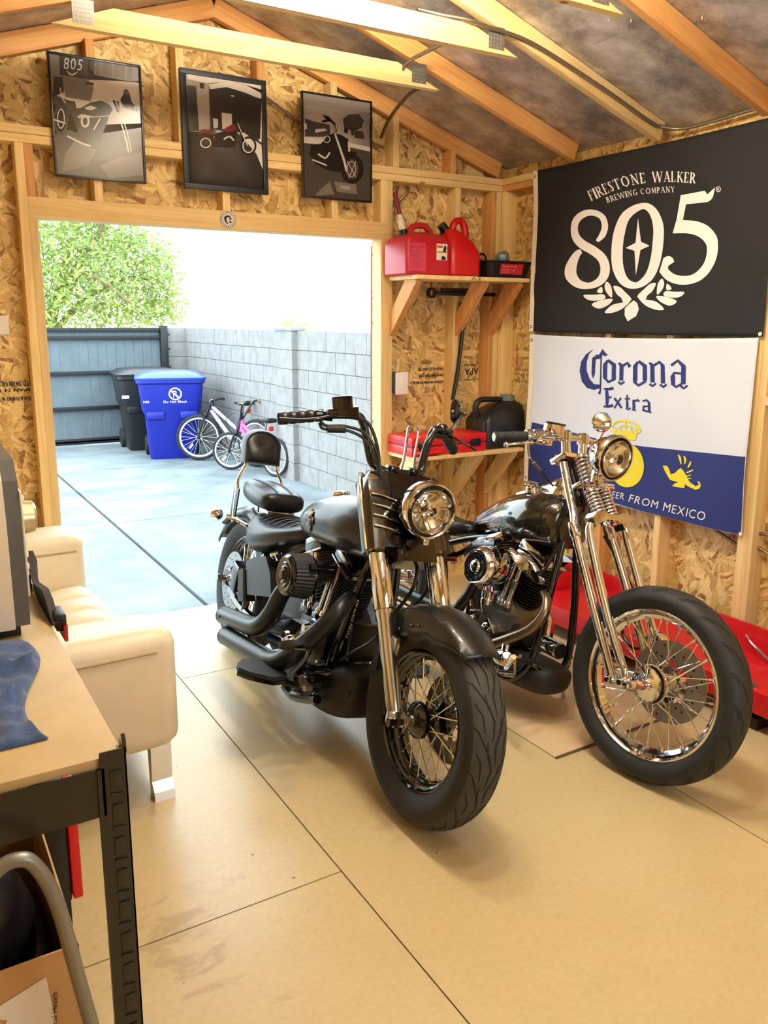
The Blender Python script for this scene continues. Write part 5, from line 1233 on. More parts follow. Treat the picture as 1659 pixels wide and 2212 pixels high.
badge_text('MOTOR', -.024, .024, .013, .048); badge_text('CYCLES', -.018, -.036, .011, .036)
mb.build('badge_lettering', BADGE, A, wn=False)
# console between tank and bars
body_loft('speedometer_pod', [(-.50, .985, 1.005, .96, .03), (-.53, .99, 1.03, .955, .05), (-.60, .985, 1.035, .95, .058), (-.68, .97, 1.00, .945, .045), (-.72, .96, .97, .945, .02)], GLOSSBLK, A, 20)
# seats
body_loft('rider_seat', [(-.985, .735, .748, .705, .035), (-1.03, .715, .755, .675, .085), (-1.12, .69, .735, .635, .132), (-1.25, .66, .712, .585, .165), (-1.38, .635, .712, .545, .170), (-1.47, .635, .728, .525, .150), (-1.53, .62, .715, .53, .105), (-1.55, .61, .64, .56, .05)], LEATHER, A, 32, 2.6, 4)
for i in range(7):
    x = -1.08-.052*i; zt = .751-.006*i*.8-.0006*(i-4)**2+(.0 if i < 5 else .004*(i-4)); hw = .10+.006*min(i, 5)
    pts = [(x+.02*math.sin(PI*(k/8))*-1, hw*(k/4-1), zt+.004-.030*abs(k/4-1)**2.6-.010*(1-abs(k/4-1))*0) for k in range(9)]
    MB().tube(pts, .0035, 6, 2).build('seat_pleat', SATBLK, A)
body_loft('pillion_seat', [(-1.42, .785, .81, .755, .07), (-1.445, .78, .828, .735, .105), (-1.55, .785, .842, .728, .118), (-1.68, .79, .842, .735, .112), (-1.77, .795, .835, .75, .085), (-1.80, .79, .81, .77, .05)], LEATHER, A, 28, 3.0, 4)
for y in (-.04, .035): MB().tube([(-1.44, y, .832), (-1.55, y, .8455), (-1.68, y, .8455), (-1.77, y, .836)], .003, 6, 3).build('seat_seam', SATBLK, A)
MB().bx(-1.62, -1.45, -.07, .07, .70, .735, .006).build('pillion_bracket', CHROME, A)
# backrest and sissy bar
mb = MB(); rs = []
bx_, bz = -1.80, .912
def back_ring(dx, k, grow=0):
    P = []
    hw, h = .098+grow, .172+grow
    for y, z in [(-hw, 0-grow), (-hw*1.0, .06), (-hw, .10)]+[(-hw*math.cos(a), .10+(h-.10)*math.sin(a)) for a in [PI/2*i/6 for i in range(1, 7)]]+[(hw*math.sin(a), .10+(h-.10)*math.cos(a)) for a in [PI/2*i/6 for i in range(1, 6)]]+[(hw, .10), (hw, .06), (hw, -grow)]:
        P.append(Vector((bx_-.22*z*k**0+dx, y*k, bz+.086+(z-.086)*k)))
    return P
for dx, k in ((-.045, .9), (-.038, 1.0), (.008, 1.0), (.018, .95), (.018, .86), (.014, .83), (.022, .70), (.024, .3)): rs.append(back_ring(dx, k))
mb.rings(rs); mb.build('backrest', LEATHER, A, 40)
for s_ in (-1, 1):
    MB().tube([(-1.80, s_*.075, .93), (-1.795, s_*.085, .895), (-1.775, s_*.118, .83), (-1.755, s_*.122, .79), (-1.75, s_*.122, .70), (-1.735, s_*.122, .62)], .0095, 10, 4, flat=.8).build('sissy_bar_leg', CHROME, A)
    MB().bx(-1.785, -1.715, s_*.124-.004, s_*.124+.004, .62, .79, .003).build('side_plate', SATBLK, A)
# rear fender, struts, signals
def rprof(f):
    hw = .092; d = -.07 if f < .9 else -.05
    return [(d, -hw), (-.03, -hw), (-.012, -hw*.9), (0, -hw*.6), (.004, 0), (0, hw*.6), (-.012, hw*.9), (-.03, hw), (d, hw)]
fender('rear_fender', A, -WBA, RB_, .378, math.radians(30), math.radians(157), rprof, DENIM)
for s_ in (-1, 1):
    MB().tube([(-1.30, s_*.125, .60), (-1.45, s_*.125, .625), (-1.60, s_*.118, .64), (-1.78, s_*.11, .635), (-1.90, s_*.105, .58)], .016, 8, 4, flat=.5).build('fender_strut', SATBLK, A)
    sp = Vector((-1.66, s_*.24, .665))
    MB().tube([(-1.52, s_*.13, .645), (-1.60, s_*.165, .655), sp+Vector((.03, -s_*.04, 0))], .009, 8, 4).build('signal_stalk', CHROME, A)
    mb = MB(); mb.lathe([(0, -.035), (.018, -.03), (.030, -.012), (.033, .006), (.030, .012), (0, .016)], sp, (-1, 0, 0), 20); mb.build('turn_signal', CHROME, A)
# frame
FRM = GLOSSBLK
for s_ in (-1, 1):
    MB().tube([(-.455, s_*.035, .80), (-.47, s_*.07, .69), (-.515, s_*.105, .40), (-.54, s_*.115, .27), (-.60, s_*.12, .17), (-.72, s_*.125, .14), (-1.25, s_*.125, .145), (-1.40, s_*.125, .24), (-1.33, s_*.12, .45), (-1.10, s_*.10, .60), (-.95, s_*.06, .69)], .0165, 10, 5).build('frame_tube', FRM, A)
    MB().tube([(-1.30, s_*.12, .26), (-1.50, s_*.125, .28), (-1.66, s_*.125, .345), (-1.45, s_*.12, .44), (-1.28, s_*.11, .56)], .018, 8, 4).build('swingarm_tube', FRM, A)
    MB().bx(-1.71, -1.62, s_*.13-.008, s_*.13+.008, .315, .385, .006).build('axle_plate', SATBLK, A)
MB().tube([(-.44, 0, .87), (-.75, 0, .80), (-1.05, 0, .70), (-1.30, 0, .60)], .022, 10, 3).build('backbone', FRM, A)
MB().cyl((-.40, 0, .86), (-.49, 0, 1.02), .032, 16).build('steering_head', FRM, A)
mb = MB(); text_on(mb, 'TWIN CAM 103', BA.at(752, 1383, y=-.125)+Vector((0, -.004, 0)), (.22, 0, 1), (-1, 0, .22), .012, .16); mb.build('frame_decal', WHITE, A, wn=False)
# engine
EC = Vector((-.735, 0, .385)); ENG = simple('black_engine', (24, 24, 26), .35, .2); FIN = simple('fin_edges', (52, 52, 54), .4, .5)
mb = MB(); mb.lathe([(0, -.115), (.10, -.115), (.125, -.10), (.13, -.06), (.13, .06), (.125, .10), (.10, .115), (0, .115)], EC, (0, 1, 0), 28); mb.bx(-1.18, -.74, -.11, .11, .25, .50, .02); mb.build('crankcase', ENG, A)
for nm, sx in (('front', 1), ('rear', -1)):
    ax = Vector((math.sin(.393)*sx, 0, math.cos(.393))); b0 = EC+ax*.12
    jug(A, b0, ax, .155, .060, FIN, 11); hd = b0+ax*.155
    jug(A, hd, ax, .05, .068, FIN, 4, 'cylinder_head', 1.2)
    ex = ax.cross(Vector((0, 1, 0)))
    mb = MB(); mb.box(hd+ax*.083, (.15, .20, .065), Matrix.Rotation(.393*sx, 3, 'Y'), .014); mb.build('rocker_box', GLOSSBLK, A)
    mb = MB(); mb.box(hd+ax*.052, (.158, .205, .008), Matrix.Rotation(.393*sx, 3, 'Y'), .002); mb.box(hd+ax*.098+Vector((0, -.102, 0)), (.10, .006, .02), Matrix.Rotation(.393*sx, 3, 'Y'), .002); mb.build('rocker_trim', POLISH, A)
    for k in (-.022, .022):
        p0 = EC+Vector((sx*.055+k, -.108, .085)); p1 = hd+Vector((k*.8, -.098, .05))
        MB().cyl(p0, p1, .0095, 12).build('pushrod_tube', CHROME, A); MB().lathe([(0, 0), (.017, 0), (.015, .022), (.011, .03), (0, .03)], p0, p1-p0, 14).build('pushrod_collar', CHROME, A)
    MB().box(EC+Vector((sx*.055, -.108, .078)), (.078, .04, .032), None, .006).build('tappet_block', GLOSSBLK, A)
mb = MB(); mb.prism(BA.side([(600, 1378), (612, 1355), (632, 1342), (655, 1338), (676, 1350), (684, 1372), (668, 1392), (640, 1400), (612, 1405)], -.13), (0, -.05, 0)); mb.build('cam_cover', CHROME, A, 20)
c_ = BA.at(618, 1387, y=-.185); mb = MB(); mb.lathe([(0, .012), (.02, .012), (.038, .010), (.043, 0), (.045, -.03)], c_, (0, -1, 0), 28); mb.build('timer_cover', CHROME, A)
bolts(A, [c_+Vector((.03*math.cos(a), -.010, .03*math.sin(a))) for a in (.3, 1.6, 2.8, 4.2, 5.4)], (0, -1, 0), .005, .004)
c_ = BA.at(665, 1358, y=-.175); MB().lathe([(0, .02), (.016, .02), (.020, .012), (.026, .0)], c_, (0, -1, 0), 20).build('cam_nose', CHROME, A)
mb = MB(); mb.prism(BA.side([(575, 1335), (590, 1325), (606, 1332), (604, 1350), (572, 1364), (562, 1350)], -.13), (0, -.03, 0)); mb.build('transmission_cover', POLISH, A)
MB().lathe([(0, .05), (.03, .05), (.036, .04), (.036, 0), (0, 0)], (-.47, -.02, .30), (1, 0, 0), 20).build('oil_filter', GLOSSBLK, A)
MB().bx(-.50, -.47, -.07, .07, .36, .50, .006).build('regulator', SATBLK, A)
body_loft('lower_fairing', [(-.365, .27, .32, .22, .06), (-.38, .265, .345, .185, .10), (-.45, .25, .36, .150, .128), (-.56, .22, .31, .130, .135), (-.66, .19, .24, .128, .13), (-.95, .17, .22, .13, .12)], MATBLK, A, 28, 4.0)
mb = MB(); mb.prism(BA.side([(790, 1452), (808, 1420), (818, 1375), (822, 1395), (812, 1448)], -.09), (0, .02, 0)); mb.build('chin_flap', SATBLK, A)
MB().tube(BA.side([(735, 1428), (765, 1408), (795, 1392), (815, 1375)], -.10), .006, 8, 3).build('clutch_cable', SATBLK, A)
mb = MB(); mb.prism(BA.side([(742, 1500), (756, 1498), (738, 1532), (727, 1538)], -.10), (0, .006, 0)); mb.build('hanging_strap', SATBLK, A)
# air cleaner
ac = BA.at(616, 1243, y=-.30)
mb = MB(); mb.lathe([(.03, -.115), (.072, -.105), (.078, -.10), (.078, -.095), (.060, -.03), (.056, -.02)], ac, (0, -1, 0), 40)
prof = []
mb.build('filter_backplate', GLOSSBLK, A)
mb = MB(); n = 72; V = []
for i in range(n):
    a = 2*PI*i/n; k = 1 if i % 2 else .955; V.append([mb.v(ac+Vector((r*k*math.cos(a), y, r*k*math.sin(a)))) for r, y in ((.088, .085), (.076, .0))])
for i in range(n): mb.f((V[i][0], V[(i+1) % n][0], V[(i+1) % n][1], V[i][1]))
mb.build('pleated_filter', simple('charcoal_filter', (34, 34, 35), .6), A)
mb = MB(); mb.lathe([(0, .020), (.016, .020), (.019, .014), (.030, .016), (.034, .010), (.047, .012), (.050, .006), (.066, .007), (.074, .002), (.078, -.006), (.076, -.014)], ac, (0, -1, 0), 44); mb.build('filter_end_cap', GLOSSBLK, A)
MB().cyl(ac+Vector((.02, .085, 0)), ac+Vector((-.02, .19, .02)), .04, 20).build('intake_tube', DARKMET, A)
MB().cyl(BA.at(680, 1228, y=-.22), BA.at(718, 1232, y=-.15), .016, 14).build('breather_bolt', GLOSSBLK, A)
MB().lathe([(0, .022), (.010, .022), (.0165, .02), (.0165, 0)], BA.at(680, 1228, y=-.22), (0, -1, 0), 16).build('breather_cap', DARKMET, A)
# exhaust: shotgun pipes bending down
def pipe(nm, pts, r):
    mb = MB(); mb.tube(pts, r, 22, 7); mb.build(nm, PIPEBLK, A, 50)
p1 = [Vector((-.77, -.09, .62)), Vector((-.79, -.17, .60)), Vector((-.80, -.225, .53)), Vector((-.83, -.245, .43)), Vector((-.89, -.25, .365)), Vector((-.97, -.25, .330)), Vector((-1.10, -.25, .305)), Vector((-1.32, -.25, .268))]
pipe('exhaust_pipe', p1, [.026, .030, .034, .037, .039, .040, .040, .040])
p2 = [Vector((-.50, -.09, .60)), Vector((-.45, -.14, .59)), Vector((-.43, -.185, .545)), Vector((-.49, -.225, .45)), Vector((-.56, -.25, .37)), Vector((-.64, -.26, .305)), Vector((-.72, -.265, .275)), Vector((-.82, -.265, .258)), Vector((-1.22, -.265, .205))]
pipe('exhaust_pipe', p2, [.026, .030, .033, .036, .038, .040, .040, .040, .040])
for e in (p1[-1], p2[-1]):
    d = (p1[-1]-p1[-2]).normalized(); MB().lathe([(.030, -.03), (.030, .001), (.041, .001), (.041, -.002)], e, d, 22).build('pipe_tip', MATBLK, A)
mb = MB(); mb.prism([(-1.283, -.2915, .268), (-1.275, -.2915, .282), (-1.263, -.2912, .284), (-1.250, -.2912, .272), (-1.262, -.2915, .278), (-1.270, -.2915, .262)], (0, 0, 0)); mb.build('pipe_mark', INK, A)
# controls: right side
fb = [BA.at(px, py, z=.262) for px, py in ((512, 1442), (522, 1433), (555, 1432), (590, 1445), (618, 1463), (618, 1470), (590, 1473), (540, 1462), (515, 1452))]
MB().prism(fb, (0, 0, .016)).build('floorboard_pad', RUBBER, A)
c_ = sum(fb, Vector((0, 0, 0)))/len(fb); MB().prism([c_+(p-c_)*1.06-Vector((0, 0, .014)) for p in fb], (0, 0, .013)).build('floorboard', GLOSSBLK, A)
MB().tube([(-.58, -.27, .245), (-.56, -.20, .23), (-.56, -.12, .22)], .012, 8).build('floorboard_arm', SATBLK, A)
flb = [Vector((p.x, -p.y, p.z)) for p in fb]; MB().prism(flb, (0, 0, .016)).build('floorboard_pad', RUBBER, A)
pc = BA.at(633, 1393, y=-.33)
mb = MB(); mb.lathe([(0, -.012), (.048, -.012), (.050, -.006), (.050, .006), (0, .008)], pc, (-.50, .05, .85), 26); o = mb.build('brake_pedal', RUBBER, A)
MB().tube([pc+Vector((.01, .01, -.01)), BA.at(668, 1405, y=-.30), BA.at(655, 1430, y=-.29), BA.at(632, 1453, y=-.27)], [.010, .013, .015, .016], 8, 3, flat=.6).build('brake_arm', GLOSSBLK, A)
MB().lathe([(0, .06), (.034, .055), (.042, .03), (.044, 0), (.044, -.06), (0, -.06)], BA.at(672, 1464, y=-.20), (.15, -1, .1), 24).build('master_cylinder', GLOSSBLK, A)
MB().tube(BA.side([(615, 1485), (630, 1502), (655, 1510), (685, 1512)], -.17), .018, 10, 4).build('brake_mount', GLOSSBLK, A)
bolts(A, [BA.at(672, 1487, y=-.245), BA.at(698, 1432, y=-.20)], (.2, -1, 0), .011, .03, POLISH)
bolts(A, [BA.at(600, 1473, y=-.27)], (0, -1, 0), .009, .03, POLISH)
# oil tank, battery cover, caliper
mb = MB(); mb.prism(BA.side([(553, 1214), (572, 1206), (596, 1203), (606, 1240), (609, 1292), (556, 1286)], -.10), (0, -.05, 0)); mb.build('oil_tank', SATBLK, A, 20)
mb = MB(); mb.prism(BA.side([(540, 1232), (551, 1232), (551, 1300), (540, 1300)], -.10), (0, -.06, 0)); mb.build('side_bracket', MATBLK, A)
mb = MB(); mb.box((-1.515, -.135, .40), (.085, .055, .13), Matrix.Rotation(.25, 3, 'Y'), .012); mb.box((-1.445, -.13, .40), (.05, .05, .11), None, .01); mb.build('brake_caliper', GLOSSBLK, A)
MB().cyl((-WBA, -.185, RB_+.015), (-WBA, -.165, RB_+.015), .020, 6).build('rear_axle_nut', POLISH, A)
MB().lathe([(0, .012), (.024, .010), (.028, 0), (.020, -.02)], BA.at(596, 1197, y=-.13), (-.2, -.5, 1), 20).build('oil_cap', CHROME, A)
MB().tube([(-.5, .26, .14), (-.52, .30, .10), (-.6, .34, .012)], .012, 8).build('kickstand', SATBLK, A)
MB().box((-.62, .345, .012), (.07, .04, .012), None, .003).build('kickstand_foot', SATBLK, A)
# handlebars
barR = [(-.445, -.03, 1.085), (-.46, -.075, 1.085), (-.475, -.115, 1.105), (-.49, -.135, 1.16), (-.502, -.168, 1.245), (-.515, -.20, 1.262), (-.55, -.30, 1.245), (-.625, -.43, 1.205)]
barL = [(-.445, .03, 1.085), (-.46, .075, 1.085), (-.475, .10, 1.105), (-.49, .108, 1.16), (-.505, .135, 1.245), (-.515, .165, 1.262), (-.555, .23, 1.245), (-.625, .325, 1.192)]
MB().tube(barR[::-1]+barL, .0155, 14, 6).build('handlebar', GLOSSBLK, A)
for s_ in (-1, 1):
    MB().cyl((-.465, s_*.045, 1.02), (-.447, s_*.045, 1.092), .019, 16).build('riser', CHROME, A)
    MB().box((-.445, s_*.045, 1.095), (.048, .036, .03), None, .006).build('riser_clamp', GLOSSBLK, A)
def grip(P0, P1):
    P0, P1 = Vector(P0), Vector(P1); L = (P1-P0).length; d = P1-P0
    mb = MB(); prof = [(0, 0), (.021, 0)]
    for i in range(5): prof += [(.0205, L*(i+.2)/5), (.0225, L*(i+.3)/5), (.0225, L*(i+.9)/5), (.0205, L*(i+1.0)/5)]
    prof += [(.023, L+.001), (.021, L+.008), (0, L+.008)]
    mb.lathe(prof, P0, d, 18); mb.build('grip', SATBLK, A, 40)
gR0, gR1 = barR[6], barR[7]; gL0, gL1 = barL[6], barL[7]
grip(gR0, gR1); grip(gL0, gL1)
def master(c, d, nm, mat=GLOSSBLK):
    R_ = Vector(d).normalized(); z = Vector((0, 0, 1)); x = R_.cross(z).normalized(); z = x.cross(R_); M = Matrix((R_, x, z)).transposed()
    MB().box(Vector(c)+z*.028, (.072, .052, .052), M, .008).build(nm, mat, A); MB().box(Vector(c)-z*.004, (.11, .046, .032), M, .006).build('switch_housing', mat, A)
mc = BA.at(742, 889, x=-.525); dR = Vector(gR1)-Vector(gR0)
master(mc, dR, 'brake_reservoir')
MB().box(BA.at(698, 899, x=-.55), (.03, .07, .034), None, .008).build('throttle_housing', GLOSSBLK, A)
MB().tube([BA.at(725, 898, x=-.50), BA.at(690, 905, x=-.49), BA.at(650, 908, x=-.51), BA.at(604, 906, x=-.55)], [.009, .0085, .008, .009], 8, 4, flat=.6).build('brake_lever', GLOSSBLK, A)
ml = BA.at(955, 938, x=-.53); dL = Vector(gL1)-Vector(gL0)
MB().box(ml, (.05, .075, .045), None, .01).build('switch_housing', GLOSSBLK, A); MB().sph(BA.at(955, 930, x=-.50), .026, 14).build('clutch_perch', GLOSSBLK, A)
MB().tube([BA.at(970, 940, x=-.50), BA.at(995, 955, x=-.48), BA.at(1026, 973, x=-.50)], [.009, .0075, .008], 8, 3, flat=.6).build('clutch_lever', GLOSSBLK, A)
mp = BA.at(985, 890, x=-.56)
mb = MB(); mb.lathe([(0, .022), (.025, .018), (.042, .006), (.048, -.004), (.046, -.010), (0, -.010)], mp, Vector((.75, .62, .1)), 30); mb.build('mirror', GLOSSBLK, A)
MB().tube([mp+Vector((.015, .012, 0)), mp+Vector((.03, .028, -.004)), BA.at(993, 905, x=-.53), BA.at(973, 930, x=-.52)], .0055, 8, 3).build('mirror_stem', GLOSSBLK, A)
mr_ = Vector((-.56, -.34, 1.33)); 
# cables hanging from the controls
CAB = simple('cable_black', (18, 18, 18), .35)
def cab(pts, r=.0055, nm='control_cable'): MB().tube(pts, r, 8, 6).build(nm, CAB, A)
cab([BA.at(690, 915, x=-.50), BA.at(700, 928, x=-.49), BA.at(745, 930, x=-.48), BA.at(785, 948, x=-.46), BA.at(810, 985, x=-.42), BA.at(820, 1040, x=-.40), (-.44, -.09, .96)])
cab([BA.at(690, 908, x=-.50), BA.at(705, 921, x=-.49), BA.at(745, 922, x=-.48), BA.at(790, 938, x=-.46), BA.at(814, 980, x=-.42), BA.at(824, 1040, x=-.40), (-.44, -.08, .96)])
cab([BA.at(775, 902, x=-.48), BA.at(800, 922, x=-.45), BA.at(816, 970, x=-.42), BA.at(818, 1010, x=-.41), BA.at(808, 1045, x=-.42), (-.47, -.10, .98)], .006)
cab([BA.at(972, 935, x=-.47), BA.at(945, 930, x=-.44), BA.at(922, 955, x=-.42), BA.at(908, 1000, x=-.42), (-.45, .06, 1.0)], .006)
cab([BA.at(965, 945, x=-.47), BA.at(935, 945, x=-.45), BA.at(914, 985, x=-.43), BA.at(902, 1030, x=-.42), (-.45, .05, 1.0)])
MB().cyl(BA.at(706, 928, x=-.485), BA.at(745, 929, x=-.48), .013, 10).build('cable_adjuster', CAB, A)
cab([(-.36, .10, .80), (-.30, .10, .70), (-.34, .06, .60), (-.45, .04, .52), (-.50, .05, .45)], .007, 'brake_hose')
cab([(-.34, .06, .83), (-.28, .03, .72), (-.33, .02, .62), (-.42, .0, .5)], .007, 'brake_hose')
MB().lathe([(0, .05), (.05, .04), (.06, 0), (.05, -.04), (0, -.05)], (-.80, .15, .62), (0, 1, 0), 20).build('horn', CHROME, A)
mb = MB(); mb.bx(-1.20, -.72, .115, .19, .24, .42, .03); mb.build('primary_cover', GLOSSBLK, A)
# trailing left pipe seen between the fork legs
MB().tube([(-.55, .06, .585), (-.48, .10, .56), (-.46, .02, .53)], .02, 12, 4).build('cross_pipe', POLISH, A)
# ---- bike B: springer chopper, by the right wall
BB = Bike(-1.043, -2.267, .05, .2, .347)
B = empty('motorcycle', mat=BB.mat()); tag(B, 'dark gunmetal chopper with chrome springer fork and tall spoked front wheel, beside the red lift', 'motorcycle')
RB = .347
wB = make_rim('front_wheel', B, 0, RB, .266, .088, CHROME); make_tire(wB, RB, .264, .129, .088, 3, 'sport', worn=simple('dark_tread', (40, 39, 38), .62, var=.15, scale=25))
wB.rotation_euler = (0, 0, math.radians(3))
mb = MB(); mb.lathe([(0, -.085), (.018, -.085), (.018, -.06), (.034, -.055), (.040, -.05), (.068, -.046), (.071, -.04), (.071, -.034), (.045, -.03), (.040, .03), (.071, .034), (.071, .046), (.035, .055), (0, .08)], (0, 0, 0), (0, 1, 0), 36); child(mb.build('hub', CHROME, None), wB)
mb = MB()
for i in range(20): a = 2*PI*i/20; mb.lathe([(0, -.0472), (.0038, -.0472)], (.060*math.cos(a), 0, .060*math.sin(a)), (0, 1, 0), 10)
child(mb.build('hub_holes', GROOVE, None, wn=False), wB)
mb = MB(); mb.cyl((0, -.125, 0), (0, -.08, 0), .014, 14); child(mb.build('axle_spacer', simple('copper_spacer', (196, 130, 90), .3, .9), None), wB)
lace(wB, 40, .062, .235, .040, .010, CHROME, .0021, .38)
brake_disc(wB, .085, .075, .150, simple('drilled_disc', (168, 166, 160), .42, .8), 36)
WBB = 1.60
wB2 = make_rim('rear_wheel', B, -WBB, .33, .226, .11, CHROME); make_tire(wB2, .33, .224, .16, .11)
mb = MB(); mb.lathe([(0, -.09), (.05, -.06), (.035, -.03), (.035, .03), (.05, .06), (0, .09)], (0, 0, 0), (0, 1, 0), 24); child(mb.build('hub', CHROME, None), wB2); lace(wB2, 40, .048, .199, .045, .015, CHROME)
# springer fork: rigid rear legs, sprung front legs
for s_ in (-1, 1):
    y = s_*.10
    top = Vector((-.565, s_*.072, 1.06))
    MB().tube([top, (-.515, s_*.075, .97), (-.462, s_*.082, .885), (-.425, s_*.098, .835), (-.405, s_*.105, .80), (-.25, s_*.112, .565), (-.098, s_*.116, .335)], [.0165, .0165, .0165, .017, .0175, .0185, .017], 18, 4).build('rear_fork_leg', CHROME, B)
    MB().lathe([(0, -.03), (.021, -.03), (.023, -.02), (.023, .02), (.021, .03), (0, .03)], (-.415, s_*.103, .815), Vector((.5, 0, -.85)), 18).build('leg_collar', CHROME, B)
    MB().tube([(-.345, s_*.100, .855), (-.325, s_*.110, .80), (-.19, s_*.116, .575), (-.085, s_*.118, .42), (-.055, s_*.118, .385), (-.045, s_*.118, .345)], [.014, .0175, .0175, .0165, .013, .012], 18, 4).build('front_fork_leg', CHROME, B)
    mb = MB(); mb.tube([(-.10, s_*.118, .332), (-.045, s_*.12, .342), (0, s_*.122, RB)], .015, 10, 3, flat=.6); mb.build('rocker_link', CHROME, B)
    for p in ((-.10, .332), (-.045, .342)): MB().lathe([(0, .030), (.010, .030), (.012, .022), (.017, .020), (.017, -.012), (0, -.012)], (p[0], s_*.118, p[1]), (0, s_, 0), 6 if p[0] < -.08 else 14).build('pivot_nut', CHROME, B)
    MB().lathe([(0, .045), (.011, .042), (.015, .034), (.0165, .018), (.0165, -.02), (0, -.02)], (0, s_*.130, RB), (0, s_, 0), 14).build('axle_nut', CHROME, B)
# spring bridge (forging that joins the front legs)
mb = MB(); P = [(-.10, .0), (-.112, .02), (-.098, .045), (-.05, .052), (-.03, .040), (.03, .040), (.05, .052), (.098, .045), (.112, .02), (.10, 0), (.085, -.03), (.06, .0), (.03, .012), (-.03, .012), (-.06, 0), (-.085, -.03)]
mb.prism([Vector((-.370+.0, y, .850+z*.8)) for y, z in P], (.042, 0, .018)); mb.build('spring_bridge', CHROME, B, 25)
def spring(p0, p1, r, wire, turns):
    p0, p1 = Vector(p0), Vector(p1); d = p1-p0; L = d.length; d.normalize(); e1 = d.cross(Vector((0, 1, 0))).normalized(); e2 = d.cross(e1)
    n = turns*14; pts = [p0+d*(L*i/n)+(e1*math.cos(2*PI*i/14)+e2*math.sin(2*PI*i/14))*r for i in range(n+1)]
    MB().tube(pts, wire, 7).build('fork_spring', CHROME, B, 60); MB().cyl(p0-d*.01, p1+d*.03, r*.45, 10).build('spring_rod', CHROME, B)
    for q in (p0, p1): MB().cyl(q-d*.006, q+d*.008, r+wire*.6, 18).build('spring_cup', CHROME, B)
for s_ in (-1, 1):
    spring(BB.at(1255 if s_ < 0 else 1291, 988, y=s_*.034), BB.at(1271 if s_ < 0 else 1300, 1058, y=s_*.034), .021, .0048, 8)
    spring(BB.at(1276 if s_ < 0 else 1303, 1064, y=s_*.034), BB.at(1299 if s_ < 0 else 1322, 1122, y=s_*.034), .0245, .0055, 8)
mb = MB(); mb.box((-.452, 0, .985), (.06, .19, .022), Matrix.Rotation(-.55, 3, 'Y'), .006); mb.build('lower_triple_tree', CHROME, B)
mb = MB(); mb.box((-.575, 0, 1.075), (.09, .20, .024), Matrix.Rotation(-.55, 3, 'Y'), .008); mb.build('upper_triple_tree', CHROME, B)
MB().cyl((-.50, 0, .90), (-.60, 0, 1.06), .030, 18).build('steering_head', GLOSSBLK, B)
# bars
br = [BB.at(1068, 945, x=-.675), BB.at(1137, 943, x=-.635), BB.at(1195, 946, x=-.605), (-.600, -.05, 1.162), (-.600, .05, 1.165), (-.605, .14, 1.155), (-.64, .24, 1.125), (-.68, .37, 1.10)]
MB().tube([br[1], br[2], br[3], br[4], br[5], br[6], br[7]], .0135, 14, 5).build('handlebar', CHROME, B)
for s_ in (-1, 1):
    MB().cyl((-.575, s_*.048, 1.07), (-.600, s_*.052, 1.165), .0205, 18, .018).build('riser', CHROME, B); MB().lathe([(0, -.022), (.026, -.02), (.027, .015), (.02, .024), (0, .026)], (-.600, s_*.052, 1.165), (-.25, 0, 1), 18).build('riser_cap', CHROME, B)
d = Vector(br[0])-Vector(br[1]); L = d.length
mb = MB(); prof = [(0, 0), (.017, 0)]; 
for i in range(14): prof += [(.0185, L*(i+.2)/15), (.0205, L*(i+.5)/15), (.0185, L*(i+.8)/15)]
prof += [(.022, L*.95), (.022, L), (0, L)]
mb.lathe(prof, br[1], d, 20); mb.build('grip', RUBBER, B, 60)
MB().lathe([(0, 0), (.017, 0), (.017, .003), (0, .003)], Vector(br[0]), d, 18).build('grip_end', POLISH, B)
d2 = Vector(br[7])-Vector(br[6]); MB().lathe([(0, 0), (.020, 0), (.021, d2.length), (0, d2.length+.004)], br[6], d2, 18).build('grip', RUBBER, B)
MB().lathe([(0, -.012), (.024, -.012), (.026, .0), (.024, .014), (0, .016)], BB.at(1143, 942, x=-.63), d, 20).build('throttle_collar', CHROME, B)
MB().lathe([(0, -.02), (.022, -.02), (.022, .02), (0, .02)], BB.at(1163, 940, x=-.62), d, 20).build('switch_housing', CHROME, B)
MB().tube([BB.at(1150, 958, x=-.59), BB.at(1125, 958, x=-.58), BB.at(1098, 961, x=-.60)], [.010, .0095, .008], 10, 4, flat=.65).build('brake_lever', CHROME, B); MB().sph(BB.at(1094, 962, x=-.60), .0115, 12).build('lever_ball', CHROME, B)
mc = BB.at(1196, 930, x=-.59); MB().box(mc, (.048, .072, .046), None, .006).build('brake_reservoir', CHROME, B); MB().box(mc+Vector((0, 0, .026)), (.052, .076, .008), None, .002).build('reservoir_lid', GLOSSBLK, B)
MB().box(BB.at(1172, 955, x=-.59), (.03, .085, .026), None, .006).build('lever_perch', CHROME, B)
mp = BB.at(1300, 913, x=-.585)
mb = MB(); mb.lathe([(0, .016), (.024, .014), (.038, .006), (.042, -.003), (.040, -.009), (0, -.009)], mp, Vector((.62, -.74, .12)), 30); mb.build('mirror', CHROME, B)
MB().tube([mp+Vector((.012, .0, -.002)), BB.at(1313, 912, x=-.57), BB.at(1308, 925, x=-.58), BB.at(1296, 945, x=-.60), BB.at(1288, 962, x=-.605)], .0055, 8, 4).build('mirror_stem', CHROME, B)
MB().box(BB.at(1285, 962, x=-.605), (.04, .05, .035), None, .008).build('clutch_perch', CHROME, B)
cb = lambda pts, r=.0045, nm='control_cable': MB().tube(pts, r, 8, 6).build(nm, CAB, B)
MB().tube([BB.at(1141, 963, x=-.60), BB.at(1143, 985, x=-.60), BB.at(1152, 1000, x=-.61)], .0045, 8, 4).build('cable_end', CHROME, B)
MB().tube([BB.at(1152, 1000, x=-.61), BB.at(1167, 1017, x=-.62)], .007, 8).build('cable_adjuster', BRASS, B)
